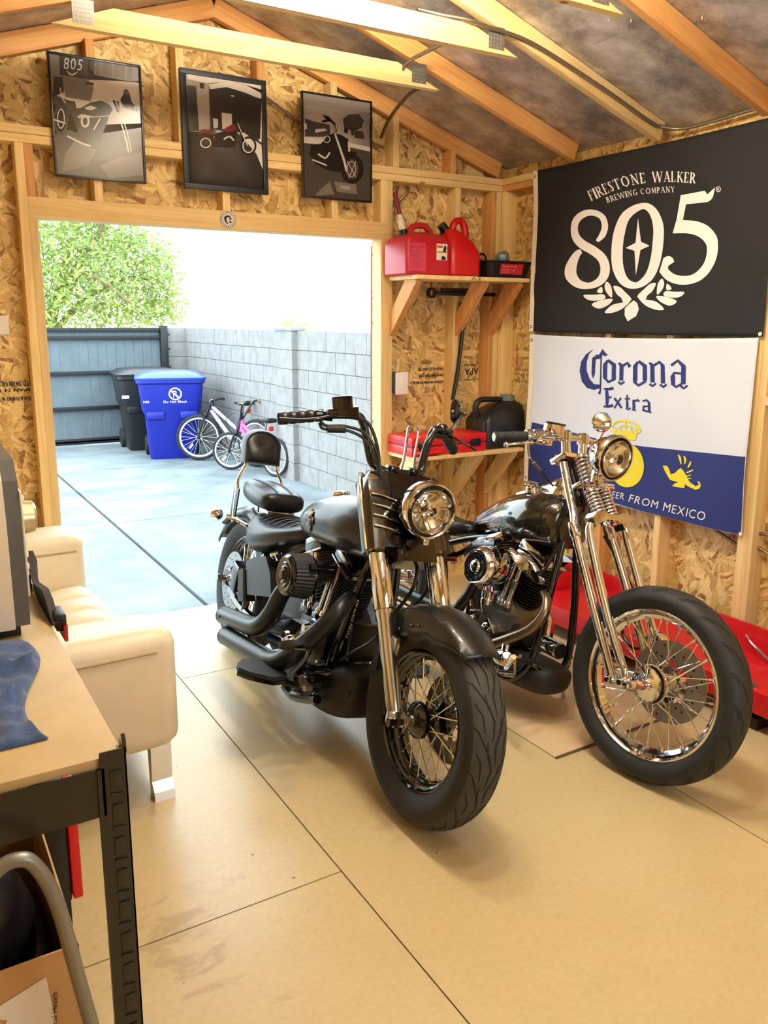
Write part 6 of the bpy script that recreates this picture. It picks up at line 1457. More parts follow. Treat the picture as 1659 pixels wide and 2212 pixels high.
cb([BB.at(1167, 1017, x=-.62), BB.at(1185, 1040, x=-.63), (-.60, -.05, .95)])
# headlight
hc = BB.at(1330, 992, x=-.335); hax = Vector((.985, -.05, -.12)).normalized()
mb = MB(); mb.lathe([(0, -.125), (.025, -.12), (.055, -.10), (.076, -.06), (.084, -.02), (.085, 0)], hc, hax, 40); mb.build('headlight_bucket', CHROME, B)
mb = MB(); mb.lathe([(.084, -.03), (.090, -.024), (.092, -.006), (.088, .004), (.082, .004), (.080, -.002)], hc, hax, 44); mb.build('headlight_ring', CHROME, B)
mb = MB(); mb.lathe([(.012, -.06), (.03, -.056), (.055, -.042), (.072, -.02), (.081, -.002)], hc, hax, 36); mb.build('reflector', REFL, B)
mb = MB(); mb.lathe([(0, -.030), (.012, -.03), (.014, -.055), (.012, -.06)], hc, hax, 16); mb.build('bulb', POLISH, B)
mb = MB(); mb.lathe([(0, .012), (.03, .0115), (.058, .007), (.081, -.002)], hc, hax, 40); o = mb.build('lens', GLASS, B); o.modifiers.new('t', 'SOLIDIFY').thickness = .002
MB().box(hc+hax*-.075+Vector((0, 0, -.09)), (.04, .03, .05), None, .006).build('lamp_mount', CHROME, B)
MB().tube([hc+hax*-.08+Vector((0, 0, -.08)), (-.43, 0, .985)], .011, 10).build('lamp_bracket', CHROME, B)
# tank with flame licks at its rear, dash
GUN = simple('gunmetal_flake', (58, 54, 44), .16, .65, coat=1.0)
TB = [(-.50, .82, .86, .77, .03), (-.515, .82, .915, .725, .10), (-.56, .815, .932, .708, .135), (-.64, .81, .934, .700, .150), (-.72, .80, .922, .698, .146), (-.80, .79, .900, .697, .128), (-.90, .768, .862, .697, .095), (-1.0, .74, .805, .700, .058), (-1.08, .715, .752, .695, .025), (-1.10, .712, .72, .70, .008)]
body_loft('fuel_tank', TB, GUN, B, 36, 2.2, 5)
def tsB(x, z):
    for a, b_ in zip(TB, TB[1:]):
        if b_[0] <= x <= a[0]:
            f = (a[0]-x)/(a[0]-b_[0]); zc, zt, zb, hw = [a[i]+(b_[i]-a[i])*f for i in (1, 2, 3, 4)]; break
    else: return .01
    h = (zt-zc) if z >= zc else (zc-zb); k = min(.999, abs(z-zc)/h); return hw*(1-k**2.2)**(1/2.2)
mb = MB()
def onB(pts):
    P = [Vector((x, z, 0)) for x, z in pts]
    for t in tessellate_polygon([P]): mb.f([mb.v((pts[i][0], -tsB(*pts[i])-.0012, pts[i][1])) for i in t])
for q in ([(-.80, .86, .010), (-.86, .835, .013), (-.92, .80, .012), (-.99, .765, .010), (-1.05, .735, .007)], [(-.78, .80, .004), (-.84, .79, .011), (-.90, .765, .013), (-.97, .74, .010), (-1.04, .72, .006)], [(-.82, .745, .003), (-.88, .74, .010), (-.95, .72, .009)]):
    for r in ribbon2(q, False, 5): onB([(p[0], p[1]) for p in r])
mb.build('flame_stripe', simple('pale_flame', (176, 150, 160), .25, coat=1), B, wn=False)
mb = MB()
for q in ([(-.79, .835, .003), (-.87, .812, .010), (-.93, .785, .008), (-1.0, .75, .004)], [(-.80, .775, .003), (-.87, .765, .009), (-.93, .745, .006)]):
    for r in ribbon2(q, False, 5): onB([(p[0], p[1]) for p in r])
mb.build('flame_stripe', simple('maroon_flame', (84, 24, 36), .25, coat=1), B, wn=False)
cp = BB.at(1150, 1060, y=-.055); cn = Vector((-.15, -.15, 1)).normalized()
mb = MB(); mb.lathe([(0, .028), (.020, .028), (.026, .024), (.028, .016), (.028, .004), (.032, 0), (.032, -.01)], cp, cn, 26)
for i in range(10): a = 2*PI*i/10; mb.sph(cp+cn*.018+Vector((.026*math.cos(a), .026*math.sin(a), 0)), .007, 8)
mb.build('fuel_cap', CHROME, B)
body_loft('dash_console', [(-.52, .90, .935, .86, .03), (-.55, .93, .992, .87, .055), (-.61, .93, .998, .88, .06), (-.68, .925, .965, .90, .045), (-.76, .915, .935, .895, .028), (-.86, .885, .895, .87, .012)], CHROME, B, 20)
MB().tube([(-.70, -.02, .962), (-.75, -.015, .945), (-.80, -.01, .92)], .006, 6).build('dash_slot', GROOVE, B)
# seat, rear fender, sissy bar
body_loft('rider_seat', [(-1.06, .69, .705, .665, .05), (-1.10, .68, .715, .645, .085), (-1.22, .665, .70, .62, .115), (-1.35, .665, .705, .615, .13), (-1.47, .68, .735, .63, .11), (-1.50, .69, .71, .66, .05)], LEATHER, B, 24, 2.8)
fender('rear_fender', B, -WBB, .33, .375, math.radians(25), math.radians(150), rprof, GUN)
MB().tube([(-1.62, -.10, .40), (-1.66, -.085, .70), (-1.69, -.036, .90), (-1.695, -.036, 1.05), (-1.70, -.030, 1.085), (-1.70, 0, 1.10), (-1.70, .030, 1.085), (-1.695, .036, 1.05), (-1.69, .036, .90), (-1.66, .085, .70), (-1.62, .10, .40)], .0075, 10, 5).build('sissy_bar', CHROME, B)
# frame
for s_ in (-1, 1):
    MB().tube([(-.53, s_*.03, .86), (-.515, s_*.05, .70), (-.50, s_*.085, .45), (-.505, s_*.105, .27), (-.56, s_*.12, .175), (-.68, s_*.125, .15), (-1.25, s_*.13, .16), (-1.60, s_*.125, .33), (-1.30, s_*.11, .52), (-1.05, s_*.07, .64), (-.80, s_*.02, .70)], .0165, 12, 5).build('frame_tube', GLOSSBLK, B)
MB().tube([(-.56, 0, .90), (-.75, 0, .80), (-1.05, 0, .66)], .018, 10, 3).build('backbone', GLOSSBLK, B)
# engine
EB = Vector((-.755, 0, .355)); ALU = simple('cast_aluminium', (120, 114, 104), .38, .85)
mb = MB(); mb.lathe([(0, -.11), (.09, -.11), (.12, -.09), (.125, .09), (.09, .11), (0, .11)], EB, (0, 1, 0), 28); mb.build('crankcase', ALU, B)
mb = MB(); mb.prism(BB.side([(1046, 1340), (1062, 1318), (1085, 1320), (1112, 1330), (1124, 1348), (1118, 1362), (1085, 1368), (1060, 1395), (1046, 1385)], -.125), (0, -.04, 0)); mb.build('cam_cover', ALU, B, 20)
c_ = BB.at(1053, 1362, y=-.175); MB().lathe([(0, .02), (.02, .019), (.032, .012), (.036, 0), (.03, -.03)], c_, (0, -1, 0), 22).build('timer_cover', CHROME, B)
mb = MB(); mb.prism([c_+Vector((x, -.004, z)) for x, z in ((-.05, .0), (0, .05), (.05, .0), (.0, -.055))], (0, -.008, 0)); mb.build('point_cover', CHROME, B)
MB().lathe([(0, .03), (.022, .028), (.028, .0), (.028, -.03), (0, -.03)], BB.at(1022, 1330, y=-.17), (.3, -1, .1), 18).build('oil_pump', CHROME, B)
for sx in (1, -1):
    ax = Vector((math.sin(.393)*sx, 0, math.cos(.393))); b0 = EB+ax*.11
    jug(B, b0, ax, .135, .058, SATBLK, 10); hd = b0+ax*.135
    jug(B, hd, ax, .075, .060, ALU, 6, 'cylinder_head', 1.45)
    M = Matrix.Rotation(.393*sx, 3, 'Y')
    mb = MB(); mb.box(hd+ax*.098, (.17, .19, .05), M, .016); mb.build('rocker_box', CHROME, B)
    for k in (-.02, .02):
        p0 = EB+Vector((sx*.05+k, -.118, .075)); p1 = hd+Vector((k*.9, -.105, .075))
        MB().cyl(p0, p1, .0095, 12).build('pushrod_tube', CHROME, B)
        mb = MB(); prof = [(0, 0)]
        for i in range(7): prof += [(.012, .006*i), (.0155, .006*i+.002), (.012, .006*i+.004)]
        prof += [(0, .045)]; mb.lathe(prof, p0+(p1-p0)*.35, p1-p0, 14); mb.build('pushrod_bellows', POLISH, B)
        MB().lathe([(0, 0), (.017, 0), (.017, .02), (.012, .028), (0, .028)], p0, p1-p0, 14).build('pushrod_base', POLISH, B); MB().lathe([(0, 0), (.015, 0), (.015, .016), (0, .018)], p1-(p1-p0).normalized()*.02, p1-p0, 14).build('pushrod_cap', CHROME, B)
# curved polished rocker covers on the right side
def cover(pts, y):
    P = BB.side(pts, y); mb = MB(); mb.prism(P, (0, .03, 0)); mb.build('rocker_cover', CHROME, B, 20)
cover([(1003, 1195), (1008, 1180), (1030, 1165), (1058, 1160), (1067, 1166), (1067, 1180), (1040, 1180), (1018, 1190), (1002, 1205)], -.135)
cover([(1097, 1190), (1103, 1183), (1125, 1195), (1148, 1220), (1162, 1246), (1166, 1258), (1160, 1263), (1138, 1242), (1115, 1218), (1098, 1198)], -.135)
bolts(B, BB.side([(1014, 1176), (1048, 1167), (1113, 1195), (1146, 1228)], -.137), (0, -1, 0), .010, .006)
# teardrop air cleaner
ac = BB.at(1030, 1224, y=-.255)
def tear(k, dy):
    P = []
    for i in range(40):
        a = 2*PI*i/40; r = .076*k*(1+.20*max(0, math.cos(a-3.9))**3+.10*max(0, math.cos(a-.9))**2)
        P.append(ac+Vector((r*math.cos(a), dy, r*math.sin(a))))
    return P
mb = MB(); mb.rings([tear(1.0, .11), tear(1.06, .10), tear(1.06, .03), tear(1.0, .008), tear(.86, -.006), tear(.80, -.004)], cap=True); mb.build('air_cleaner', CHROME, B, 40)
mb = MB(); mb.lathe([(0, .016), (.022, .015), (.030, .006), (.034, .0075), (.058, .006), (.060, -.01)], ac, (0, -1, 0), 36); mb.build('cleaner_emblem', simple('blue_black_insert', (18, 22, 34), .12, .3, coat=1), B)
MB().lathe([(0, .022), (.014, .021), (.024, .016), (.028, .008)], ac, (0, -1, 0), 30).build('emblem_dome', CHROME, B)
mb = MB()
def arc_text(txt, a0, a1, r, h):
    for i, ch in enumerate(txt):
        a = a0+(a1-a0)*i/(len(txt)-1)
        up = Vector((math.cos(a), 0, math.sin(a)))*(1 if a0 > a1 else -1); rt_ = Vector((-up.z, 0, up.x))*-1
        # seen from the right side of the bike x runs to the right
        text_on(mb, ch, ac+Vector((math.cos(a)*r, -.0085, math.sin(a)*r))-rt_*h*.35-up*h*.5, rt_, up, h) if ch != ' ' else None
arc_text('S&S CYCLE', 2.5, .6, .046, .014); arc_text('SUPER G', 3.8, 5.6, .046, .014)
mb.build('emblem_lettering', CHROME, B, wn=False)
MB().cyl(ac+Vector((.0, .09, 0)), (-.74, -.05, .56), .036, 18).build('carburettor', CHROME, B)
mb = MB(); mb.lathe([(0, 0), (.024, 0), (.026, .02), (.022, .024), (.026, .028), (.026, .05), (0, .05)], BB.at(1050, 1305, y=-.20), (0, 0, 1), 18); mb.build('float_bowl', CHROME, B)
for k in (0, 1): MB().tube(BB.side([(1018+k*26, 1280), (1015+k*24, 1305), (1022+k*20, 1325)], -.17), .009, 10, 3).build('oil_line', CHROME, B)
# exhaust and controls
MB().tube([(-.53, -.08, .53), (-.49, -.10, .51), (-.470, -.125, .46), (-.50, -.155, .39), (-.58, -.185, .325), (-.67, -.20, .27), (-.78, -.205, .235), (-1.0, -.21, .25), (-1.7, -.22, .27)], [.020, .020, .021, .021, .021, .022, .023, .026, .03], 18, 6).build('exhaust_pipe', simple('heat_tinted_steel', (128, 112, 92), .3, .95), B, 50)
MB().tube([(-.84, -.08, .55), (-.86, -.14, .52), (-.88, -.18, .40), (-1.0, -.20, .33), (-1.7, -.22, .34)], [.021, .022, .024, .025, .03], 18, 6).build('exhaust_pipe', DARKMET, B, 50)
fcn = BB.at(1088, 1422, y=-.27)
MB().lathe([(0, .034), (.026, .032), (.032, .02), (.032, -.03), (0, -.034)], fcn, (.9, -.35, .2), 20).build('forward_control', CHROME, B); MB().cyl(fcn+Vector((.0, 0, .025)), fcn+Vector((0, 0, .055)), .015, 8).build('control_stem', CHROME, B)
MB().tube([fcn, fcn+Vector((.02, .09, -.01)), fcn+Vector((.0, .16, -.02))], .012, 10).build('control_shaft', SATBLK, B)
q = BB.side([(1078, 1452), (1112, 1455), (1112, 1420), (1124, 1418)], -.31); MB().tube(q, .0065, 8).build('foot_lever', CHROME, B)
MB().cyl(BB.at(1094, 1445, y=-.30), BB.at(1110, 1420, y=-.36), .010, 12).build('foot_peg', CHROME, B); MB().tube(BB.side([(1072, 1440), (1085, 1458), (1110, 1461)], -.29), .006, 8, 3).build('brake_rod', CHROME, B)
MB().lathe([(0, .07), (.030, .07), (.034, .062), (.034, -.06), (0, -.06)], BB.at(1190, 1398, y=-.035), (1, -.25, .05), 24).build('oil_filter', CHROME, B)
MB().lathe([(0, .05), (.045, .04), (.06, .0), (.055, -.04), (0, -.05)], BB.at(1150, 1372, y=.02), (.7, -.7, 0), 20).build('horn', SATBLK, B)
MB().tube([(-.50, -.105, .25), (-.47, -.05, .215), (-.465, 0, .205), (-.47, .05, .215), (-.50, .105, .25)], .014, 10, 4).build('cross_tube', GLOSSBLK, B)
body_loft('belly_pan', [(-.43, .20, .22, .165, .05), (-.45, .20, .24, .135, .085), (-.52, .19, .25, .115, .11), (-.70, .18, .25, .112, .12), (-.92, .18, .24, .12, .11), (-.97, .19, .21, .15, .07)], RUBBER, B, 26, 2.6)
MB().tube([(-.50, .12, .27), (-.46, .22, .25), (-.45, .34, .24)], .011, 10).build('foot_peg_shaft', CHROME, B); MB().cyl((-.45, .26, .245), (-.44, .36, .24), .017, 14).build('foot_peg', CHROME, B)
mb = MB(); mb.bx(-1.20, -.66, .11, .185, .22, .40, .04); mb.build('primary_cover', CHROME, B)
MB().tube([(-.55, .13, .17), (-.57, .19, .10), (-.62, .27, .014)], .012, 8).build('kickstand', CHROME, B); MB().box((-.63, .285, .03), (.06, .04, .012), None, .003).build('kickstand_foot', CHROME, B)
cb([(-.42, .08, .80), (-.30, .12, .66), (-.25, .14, .55), (-.30, .15, .45), (-.22, .14, .40), (-.12, .13, .46)], .0065, 'brake_hose')
mb = MB(); mb.box((-.085, .105, .455), (.085, .05, .075), Matrix.Rotation(.5, 3, 'Y'), .012); mb.build('brake_caliper', CHROME, B)
MB().tube([(-.11, .11, .335), (-.16, .118, .46), (-.11, .11, .50)], .009, 8).build('brake_stay', CHROME, B)
cb([(-.45, -.03, .88), (-.47, -.10, .75), (-.52, -.12, .62), (-.60, -.12, .58)], .005, 'spark_lead')
# ------------------------------------------------------------------ the yard outside
ZG = -.08
def concrete(name, c1, c2, sc, rough=.75):
    m, n, b = nt(name); tc = node(n, 'ShaderNodeTexCoord')
    a = node(n, 'ShaderNodeTexNoise', i_Scale=sc, i_Detail=8.0, i_Roughness=.65); mp = node(n, 'ShaderNodeMapping'); mp.inputs['Scale'].default_value = (1, 1.25, 1)
    n.links.new(tc.outputs['Object'], mp.inputs[0]); n.links.new(mp.outputs[0], a.inputs['Vector'])
    r = node(n, 'ShaderNodeValToRGB'); e = r.color_ramp.elements; e[0].position = .32; e[0].color = lin(c1); e[1].position = .68; e[1].color = lin(c2); n.links.new(a.outputs['Fac'], r.inputs[0])
    n.links.new(r.outputs[0], b.inputs['Base Color']); b.inputs['Roughness'].default_value = rough
    f = node(n, 'ShaderNodeTexNoise', i_Scale=140.0, i_Detail=3.0); n.links.new(tc.outputs['Object'], f.inputs['Vector']); bu = node(n, 'ShaderNodeBump', i_Strength=.3, i_Distance=.004); n.links.new(f.outputs['Fac'], bu.inputs['Height']); n.links.new(bu.outputs[0], b.inputs['Normal'])
    return m
CON = concrete('patio_concrete', (92, 102, 106), (132, 141, 143), 1.5)
xs = [-9, -1.76, 9]; g = .02
mb = MB()
for x0, x1, ys in ((-9, -1.765, (.29, 2.97, 5.6, 8.4)), (-1.765, 1.0, (.29, 2.90, 5.6, 8.4))):
    for y0, y1 in zip(ys, ys[1:]): mb.bx(x0+g*.7, x1-g*.7, y0+g*.22, y1-g*.22, ZG-.08, ZG)
o = mb.build('patio', CON); tag(o, 'pale concrete patio slabs with dark joints outside the door', 'patio', None, 'structure')
mb = MB().bx(-60, 60, .3, 80, ZG-.12, ZG-.075); tag(mb.build('ground', simple('desert_ground', (190, 170, 140), .9, var=.1)), 'bare desert ground beyond the patio', 'ground', None, 'structure')
# block wall
BLK = concrete('concrete_block', (122, 122, 120), (144, 143, 140), 7, .9)
MORT = simple('mortar', (100, 100, 98), .9)
t = empty('block_wall', (.42, 1.0, ZG)); tag(t, 'grey concrete block wall with a pilaster along the yard', 'wall'); t['kind'] = 'structure'
mb = MB(); hB, lB = .2, .4; zs0 = -.01
for j in range(8):
    y = -2.0+(.2 if j % 2 else 0)
    while y < 7.1:
        mb.bx(0, .14, y+.004, y+lB-.004, zs0+j*hB+.004, zs0+(j+1)*hB-.004); y += lB
mb.build('block_courses', BLK, t)
MB().bx(.006, .13, -2.0, 7.1, -.05, zs0+8*hB-.006).build('mortar_bed', MORT, t)
mb = MB(); mb2 = MB()
for j in range(8): mb.bx(-.06, .1, 2.87, 3.31, zs0+j*hB+.003, zs0+(j+1)*hB-.003)
mb.bx(-.07, .11, 2.85, 3.33, zs0+8*hB, zs0+8*hB+.03); mb.build('pilaster', BLK, t)
mb2.bx(-.055, .1, 2.88, 3.30, 0, zs0+8*hB).build('pilaster_mortar', MORT, t)
mb = MB()
for j in range(8): mb.bx(-.25, .1, 6.62, 6.98, zs0+j*hB+.003, zs0+(j+1)*hB-.003)
mb.build('end_pilaster', BLK, t)
# gate
t = empty('yard_gate', (-.6, 7.6, ZG)); tag(t, 'black steel framed gate with grey boards closing the yard', 'gate')
GF = simple('black_gate_steel', (14, 17, 22), .5); GB = simple('blue_grey_board', (92, 104, 110), .7, var=.12, scale=5)
for i in range(16):
    x1 = .648-.122*i; MB().bx(x1-.118, x1, .03, .05, .10, 1.55).build('board', GB, t)
for z in (1.565, 1.46, .99, .515, .08, -.0+.055): MB().bx(-1.3, .66, -.025, .028, z-.026, z+.026, .003).build('rail', GF, t)
MB().bx(.645, .745, -.05, .05, .0, 1.62, .004).build('gate_post', GF, t); MB().bx(-1.34, -1.28, -.03, .03, .0, 1.6, .004).build('gate_post', GF, t)
MB().bx(.145, .18, -.03, .03, .03, .55).build('upright', GF, t)
for z in (.3, .55, .8, 1.05, 1.3, 1.5): MB().cyl((.755, -.03, z), (.775, -.03, z), .014, 8).build('hinge_bolt', GF, t)
# wheeled bins
def bin_(name, loc, rz, body, label, lidm, sc=1.0):
    t = empty(name, loc); t.rotation_euler = (0, 0, rz); tag(t, label, 'bin', 'wheeled bins by the gate')
    mb = MB(); rr_loft(mb, [(0, 0, .0, .27, .24, .06), (0, 0, .02, .285, .25, .07), (0, 0, .56, .325, .30, .07), (0, 0, .62, .355, .33, .07), (0, 0, .93, .385, .367, .07), (0, 0, .95, .41, .39, .07), (0, 0, .985, .41, .39, .07), (0, 0, .985, .37, .35, .06)])
    mb.build('body', body, t, 40)
    mb = MB(); rr_loft(mb, [(0, -.0, .985, .42, .40, .08), (0, 0, 1.01, .425, .405, .08), (0, .0, 1.022, .40, .38, .10), (0, .03, 1.06, .33, .33, .12), (0, .05, 1.075, .20, .20, .12)]); mb.build('lid', lidm, t, 35)
    mb = MB(); mb.tube([(-.30, .38, .96), (-.30, .455, .985), (.30, .455, .985), (.30, .38, .96)], .018, 8, 3); mb.build('handle_bar', body, t)
    for s_ in (-1, 1):
        MB().lathe([(0, -.03), (.08, -.03), (.125, -.02), (.125, .02), (.08, .03), (0, .03)], (s_*.31, .22, .125), (1, 0, 0), 20).build('wheel', RUBBER, t)
        mb = MB(); mb.bx(s_*.20-.11, s_*.20+.11, -.328, -.29, .50, .60, .03); mb.build('front_rib', body, t)
    return t
BLUE = simple('blue_bin_plastic', (16, 32, 146), .42); BLUEL = simple('blue_lid_plastic', (34, 70, 160), .4); BKB = simple('black_bin_plastic', (28, 28, 30), .42)
bb = bin_('recycling_bin', (-.255, 6.19, ZG), -.26, BLUE, 'tall blue wheeled recycling bin with a crossed round sign', BLUEL)
def binplane(z): return -.330-.037*(z-.62)/.31
mb = MB()
def rnd(r0, r1):
    n = 28
    for i in range(n):
        a, b_ = 2*PI*i/n, 2*PI*(i+1)/n
        f = lambda r, q: mb.v((.045+r*math.cos(q), binplane(.815+r*math.sin(q))-.004, .815+r*math.sin(q)))
        mb.f([f(r0, a), f(r1, a), f(r1, b_), f(r0, b_)])
rnd(.062, .078); 
sl = math.atan2(.037, .31); upv = Vector((0, -.037, .31)).normalized()
def bt(txt, x, z, h, w_): text_on(mb, txt, (x, binplane(z)-.004, z), (1, 0, 0), upv, h, w_)
bt('R', .012, .772, .085, .07); 
P = [Vector((.045+dx, binplane(.815+dz)-.0045, .815+dz)) for dx, dz in ((-.062, .036), (-.05, .05), (.055, -.045), (.043, -.058))]; mb.prism(P, (0, 0, 0))
mb.build('round_symbol', WHITE, bb, wn=False); mb = MB()
bt('Do Not Block', -.10, .705, .030, .285); mb.build('sign_text', WHITE, bb, wn=False); mb = MB(); bt('81108', -.335, .71, .028, .07)
mb.build('serial_number', WHITE, bb, wn=False)
bk_ = bin_('trash_bin', (-.33, 7.06, ZG), -.10, BKB, 'black wheeled trash bin half hidden behind the blue bin', BKB)
MB().bx(-.36, -.27, -.346, -.338, .70, .74).build('number_tag', WHITE, bk_)
# bicycles leaning on the wall
def bicycle(loc, heading, lean, r, wb, steer, col, col2, label, hb):
    h = Vector(heading).normalized(); l = Vector((-h.y, h.x, 0)); u = Vector((0, 0, 1))
    u2 = u*math.cos(lean)-l*math.sin(lean); l2 = l*math.cos(lean)+u*math.sin(lean)
    M = Matrix(((h.x, l2.x, u2.x, loc[0]), (h.y, l2.y, u2.y, loc[1]), (h.z, l2.z, u2.z, loc[2]), (0, 0, 0, 1)))
    t = empty('bicycle', mat=M); tag(t, label, 'bicycle', 'children\'s bicycles against the block wall')
    RIMB = simple('pale_rim', (205, 214, 220), .35, .6); BT_ = simple('bike_tire', (28, 30, 34), .75)
    def wheel(nm, parent, p):
        mb = MB(); w_ = r*.075
        mb.lathe([(r*.86, w_*.8), (r*.80, w_*.7), (r*.78, 0), (r*.80, -w_*.7), (r*.86, -w_*.8)], (0, 0, 0), (0, 1, 0), 40, closed_prof=True); o = mb.build(nm, RIMB, parent); o.location = p
        mb = MB(); n = 60; V = []
        for i in range(n):
            a = 2*PI*i/n; kk = r*.08+(.004 if i % 2 else 0); V.append([((r*.92+kk*math.cos(q))*math.cos(a), r*.085*math.sin(q), (r*.92+kk*math.cos(q))*math.sin(a)) for q in [2*PI*k/10 for k in range(10)]])
        mb.rings(V, True); child(mb.build('tire', BT_, None, 60), o)
        child(MB().lathe([(0, -.045), (.02, -.04), (.022, -.03), (.012, -.02), (.012, .02), (.022, .03), (.02, .04), (0, .045)], (0, 0, 0), (0, 1, 0), 16).build('hub', SATBLK, None), o)
        lace(o, 24, .018, r*.80, .028, .004, SPOKE, .0013, .5, False)
        child(MB().box((r*.35, -.012, -r*.42), (.07, .008, .022), Matrix.Rotation(.9, 3, 'Y'), .003).build('reflector', WHITE, None), o)
        return o
    wheel('rear_wheel', t, (-wb, 0, r))
    hx, hz = -.07-r*.30, r*2+.10
    # steered front end, turned about the head tube
    st = Matrix.Translation((hx, 0, 0)) @ Matrix.Rotation(steer, 4, 'Z') @ Matrix.Translation((-hx, 0, 0))
    f = MB()
    for s_ in (-1, 1):
        f.tube([(0, s_*.055, r), (-.02-r*.05, s_*.055, r*1.55), (-.04-r*.12, s_*.05, r*1.95)], .014, 10, 3)
    f.box((-.045-r*.13, 0, r*2.02), (.04, .14, .03), None, .006); f.cyl((-.045-r*.13, 0, r*2.0), (hx, 0, hz+.10), .016, 10)
    fo = f.build('fork', SATBLK, t); fo.matrix_local = st
    fw = wheel('front_wheel', t, (0, 0, r)); fw.matrix_local = st @ Matrix.Translation((0, 0, r))
    mb = MB(); mb.tube([(hx-.06+p[0], p[1], hz+p[2]) for p in hb], .012, 10, 4); mb.cyl((hx, 0, hz+.06), (hx+.02, 0, hz+hb[len(hb)//2][2]), .016, 10); o = mb.build('handlebar', SATBLK, t); o.matrix_local = st
    for e, e2 in ((0, 1), (-1, -2)):
        a = Vector((hx-.06+hb[e][0], hb[e][1], hz+hb[e][2])); b_ = Vector((hx-.06+hb[e2][0], hb[e2][1], hz+hb[e2][2]))
        o = MB().cyl(a, a.lerp(b_, .55), .018, 10).build('grip', simple('tan_grip', (176, 160, 120), .6) if col2 else SATBLK, t); o.matrix_local = st
        c_ = a.lerp(b_, .75); o = MB().tube([c_, c_+Vector((.05, 0, -.01)), c_.lerp(a, .6)+Vector((.06, 0, -.03))], .006, 6, 3).build('brake_lever', STEELG, t); o.matrix_local = st
    o = MB().tube([(hx+.04, .14, hz+.14), (hx+.16, .10, hz+.04), (hx+.10, .02, hz-.12), (hx+.03, 0, r*1.9)], .0035, 6, 5).build('brake_cable', CAB, t); o.matrix_local = st
    bb_ = Vector((-wb*.58, 0, r*.98)); seatc = Vector((-wb*.74, 0, r*2+.06)); hd = Vector((hx, 0, hz))
    mb = MB(); mb.tube([hd+Vector((.012, 0, -.05)), bb_], .024, 12); mb.build('down_tube', col, t)
    mb = MB(); mb.tube([hd+Vector((.004, 0, .0)), bb_.lerp(seatc, .42)], .02, 12); mb.build('top_tube', col, t)
    mb = MB(); mb.tube([bb_, seatc], .017, 10); mb.cyl(hd+Vector((.02, 0, -.09)), hd+Vector((-.01, 0, .05)), .022, 12)
    for s_ in (-1, 1): mb.tube([(-wb, s_*.055, r), tuple(bb_+Vector((0, s_*.02, 0)))], .011, 8); mb.tube([(-wb, s_*.055, r), tuple(bb_.lerp(seatc, .6)+Vector((0, s_*.02, 0)))], .010, 8)
    mb.build('frame', simple('dark_purple', (52, 36, 84), .35) if not col2 else col, t)
    MB().cyl(seatc, seatc+Vector((-.02, 0, .10)), .012, 10).build('seat_post', STEELG, t)
    body_loft('saddle', [(seatc.x+.13, seatc.z+.115, seatc.z+.125, seatc.z+.10, .012), (seatc.x+.08, seatc.z+.115, seatc.z+.13, seatc.z+.09, .026), (seatc.x-.02, seatc.z+.115, seatc.z+.135, seatc.z+.085, .045), (seatc.x-.10, seatc.z+.12, seatc.z+.15, seatc.z+.09, .085), (seatc.x-.13, seatc.z+.125, seatc.z+.14, seatc.z+.11, .06)], SATBLK, t, 16)
    MB().box(seatc+Vector((-.10, 0, .03)), (.02, .06, .05), None, .006).build('rear_reflector', simple('red_reflector', (206, 30, 30), .25), t)
    MB().lathe([(.03, -.006), (.085, -.006), (.088, 0), (.085, .006), (.03, .006)], bb_+Vector((0, -.05, 0)), (0, 1, 0), 28, closed_prof=True).build('chainring', STEELG, t)
    for s_ in (-1, 1):
        MB().tube([bb_+Vector((0, s_*.06, 0)), bb_+Vector((s_*.10, s_*.07, -.08))], .009, 8).build('crank', SATBLK, t); MB().box(bb_+Vector((s_*.10, s_*.12, -.08)), (.08, .07, .022), None, .005).build('pedal', SATBLK, t)
    return t
PURP = simple('lilac_white_frame', (186, 170, 220), .35, var=.35, scale=28); PINK = simple('hot_pink_frame', (226, 92, 176), .35, var=.12, scale=20)
bicycle((-.025, 5.74, ZG), (-.40, .91, 0), .08, .280, .90, .62, PURP, False, 'bigger purple and white bicycle touching the blue bin', [(-.02, .30, .09), (.0, .16, .10), (.05, .05, .07), (.06, 0, .06), (.05, -.05, .07), (.0, -.16, .10), (-.02, -.30, .09)])
bicycle((.065, 4.90, ZG), (-.30, .95, 0), .07, .216, .72, .55, PINK, True, 'smaller pink bicycle in front of the purple one', [(-.04, .30, .26), (.0, .18, .25), (.06, .06, .09), (.07, 0, .05), (.06, -.06, .09), (.0, -.18, .25), (-.04, -.30, .26)])
# leafy tree beyond the gate
def leaves(name, blobs, n, size, mat, parent):
    V = []; F = []
    for _ in range(n):
        c, r = random.choices(blobs, [b_[1]**2 for b_ in blobs])[0]
        while True:
            d = Vector((random.gauss(0, 1), random.gauss(0, 1), random.gauss(0, 1)))
            if d.length > .1: break
        d.normalize(); p = Vector(c)+d*r*(random.random()**.45)*Vector((1, 1, 1)).x
        a = Vector((random.gauss(0, 1), random.gauss(0, 1), random.gauss(0, .6)-.5)).normalized(); b_ = a.cross(Vector((random.gauss(0, 1), random.gauss(0, 1), random.gauss(0, 1)))).normalized()
        s_ = size*random.uniform(.6, 1.4); k = len(V)
        V += [p-a*s_, p+b_*s_*.32, p+a*s_, p-b_*s_*.32]; F.append((k, k+1, k+2, k+3))
    me = bpy.data.meshes.new(name); me.from_pydata([tuple(v) for v in V], [], F); me.materials.append(mat)
    o = bpy.data.objects.new(name, me); COL.objects.link(o); o.parent = parent; return o
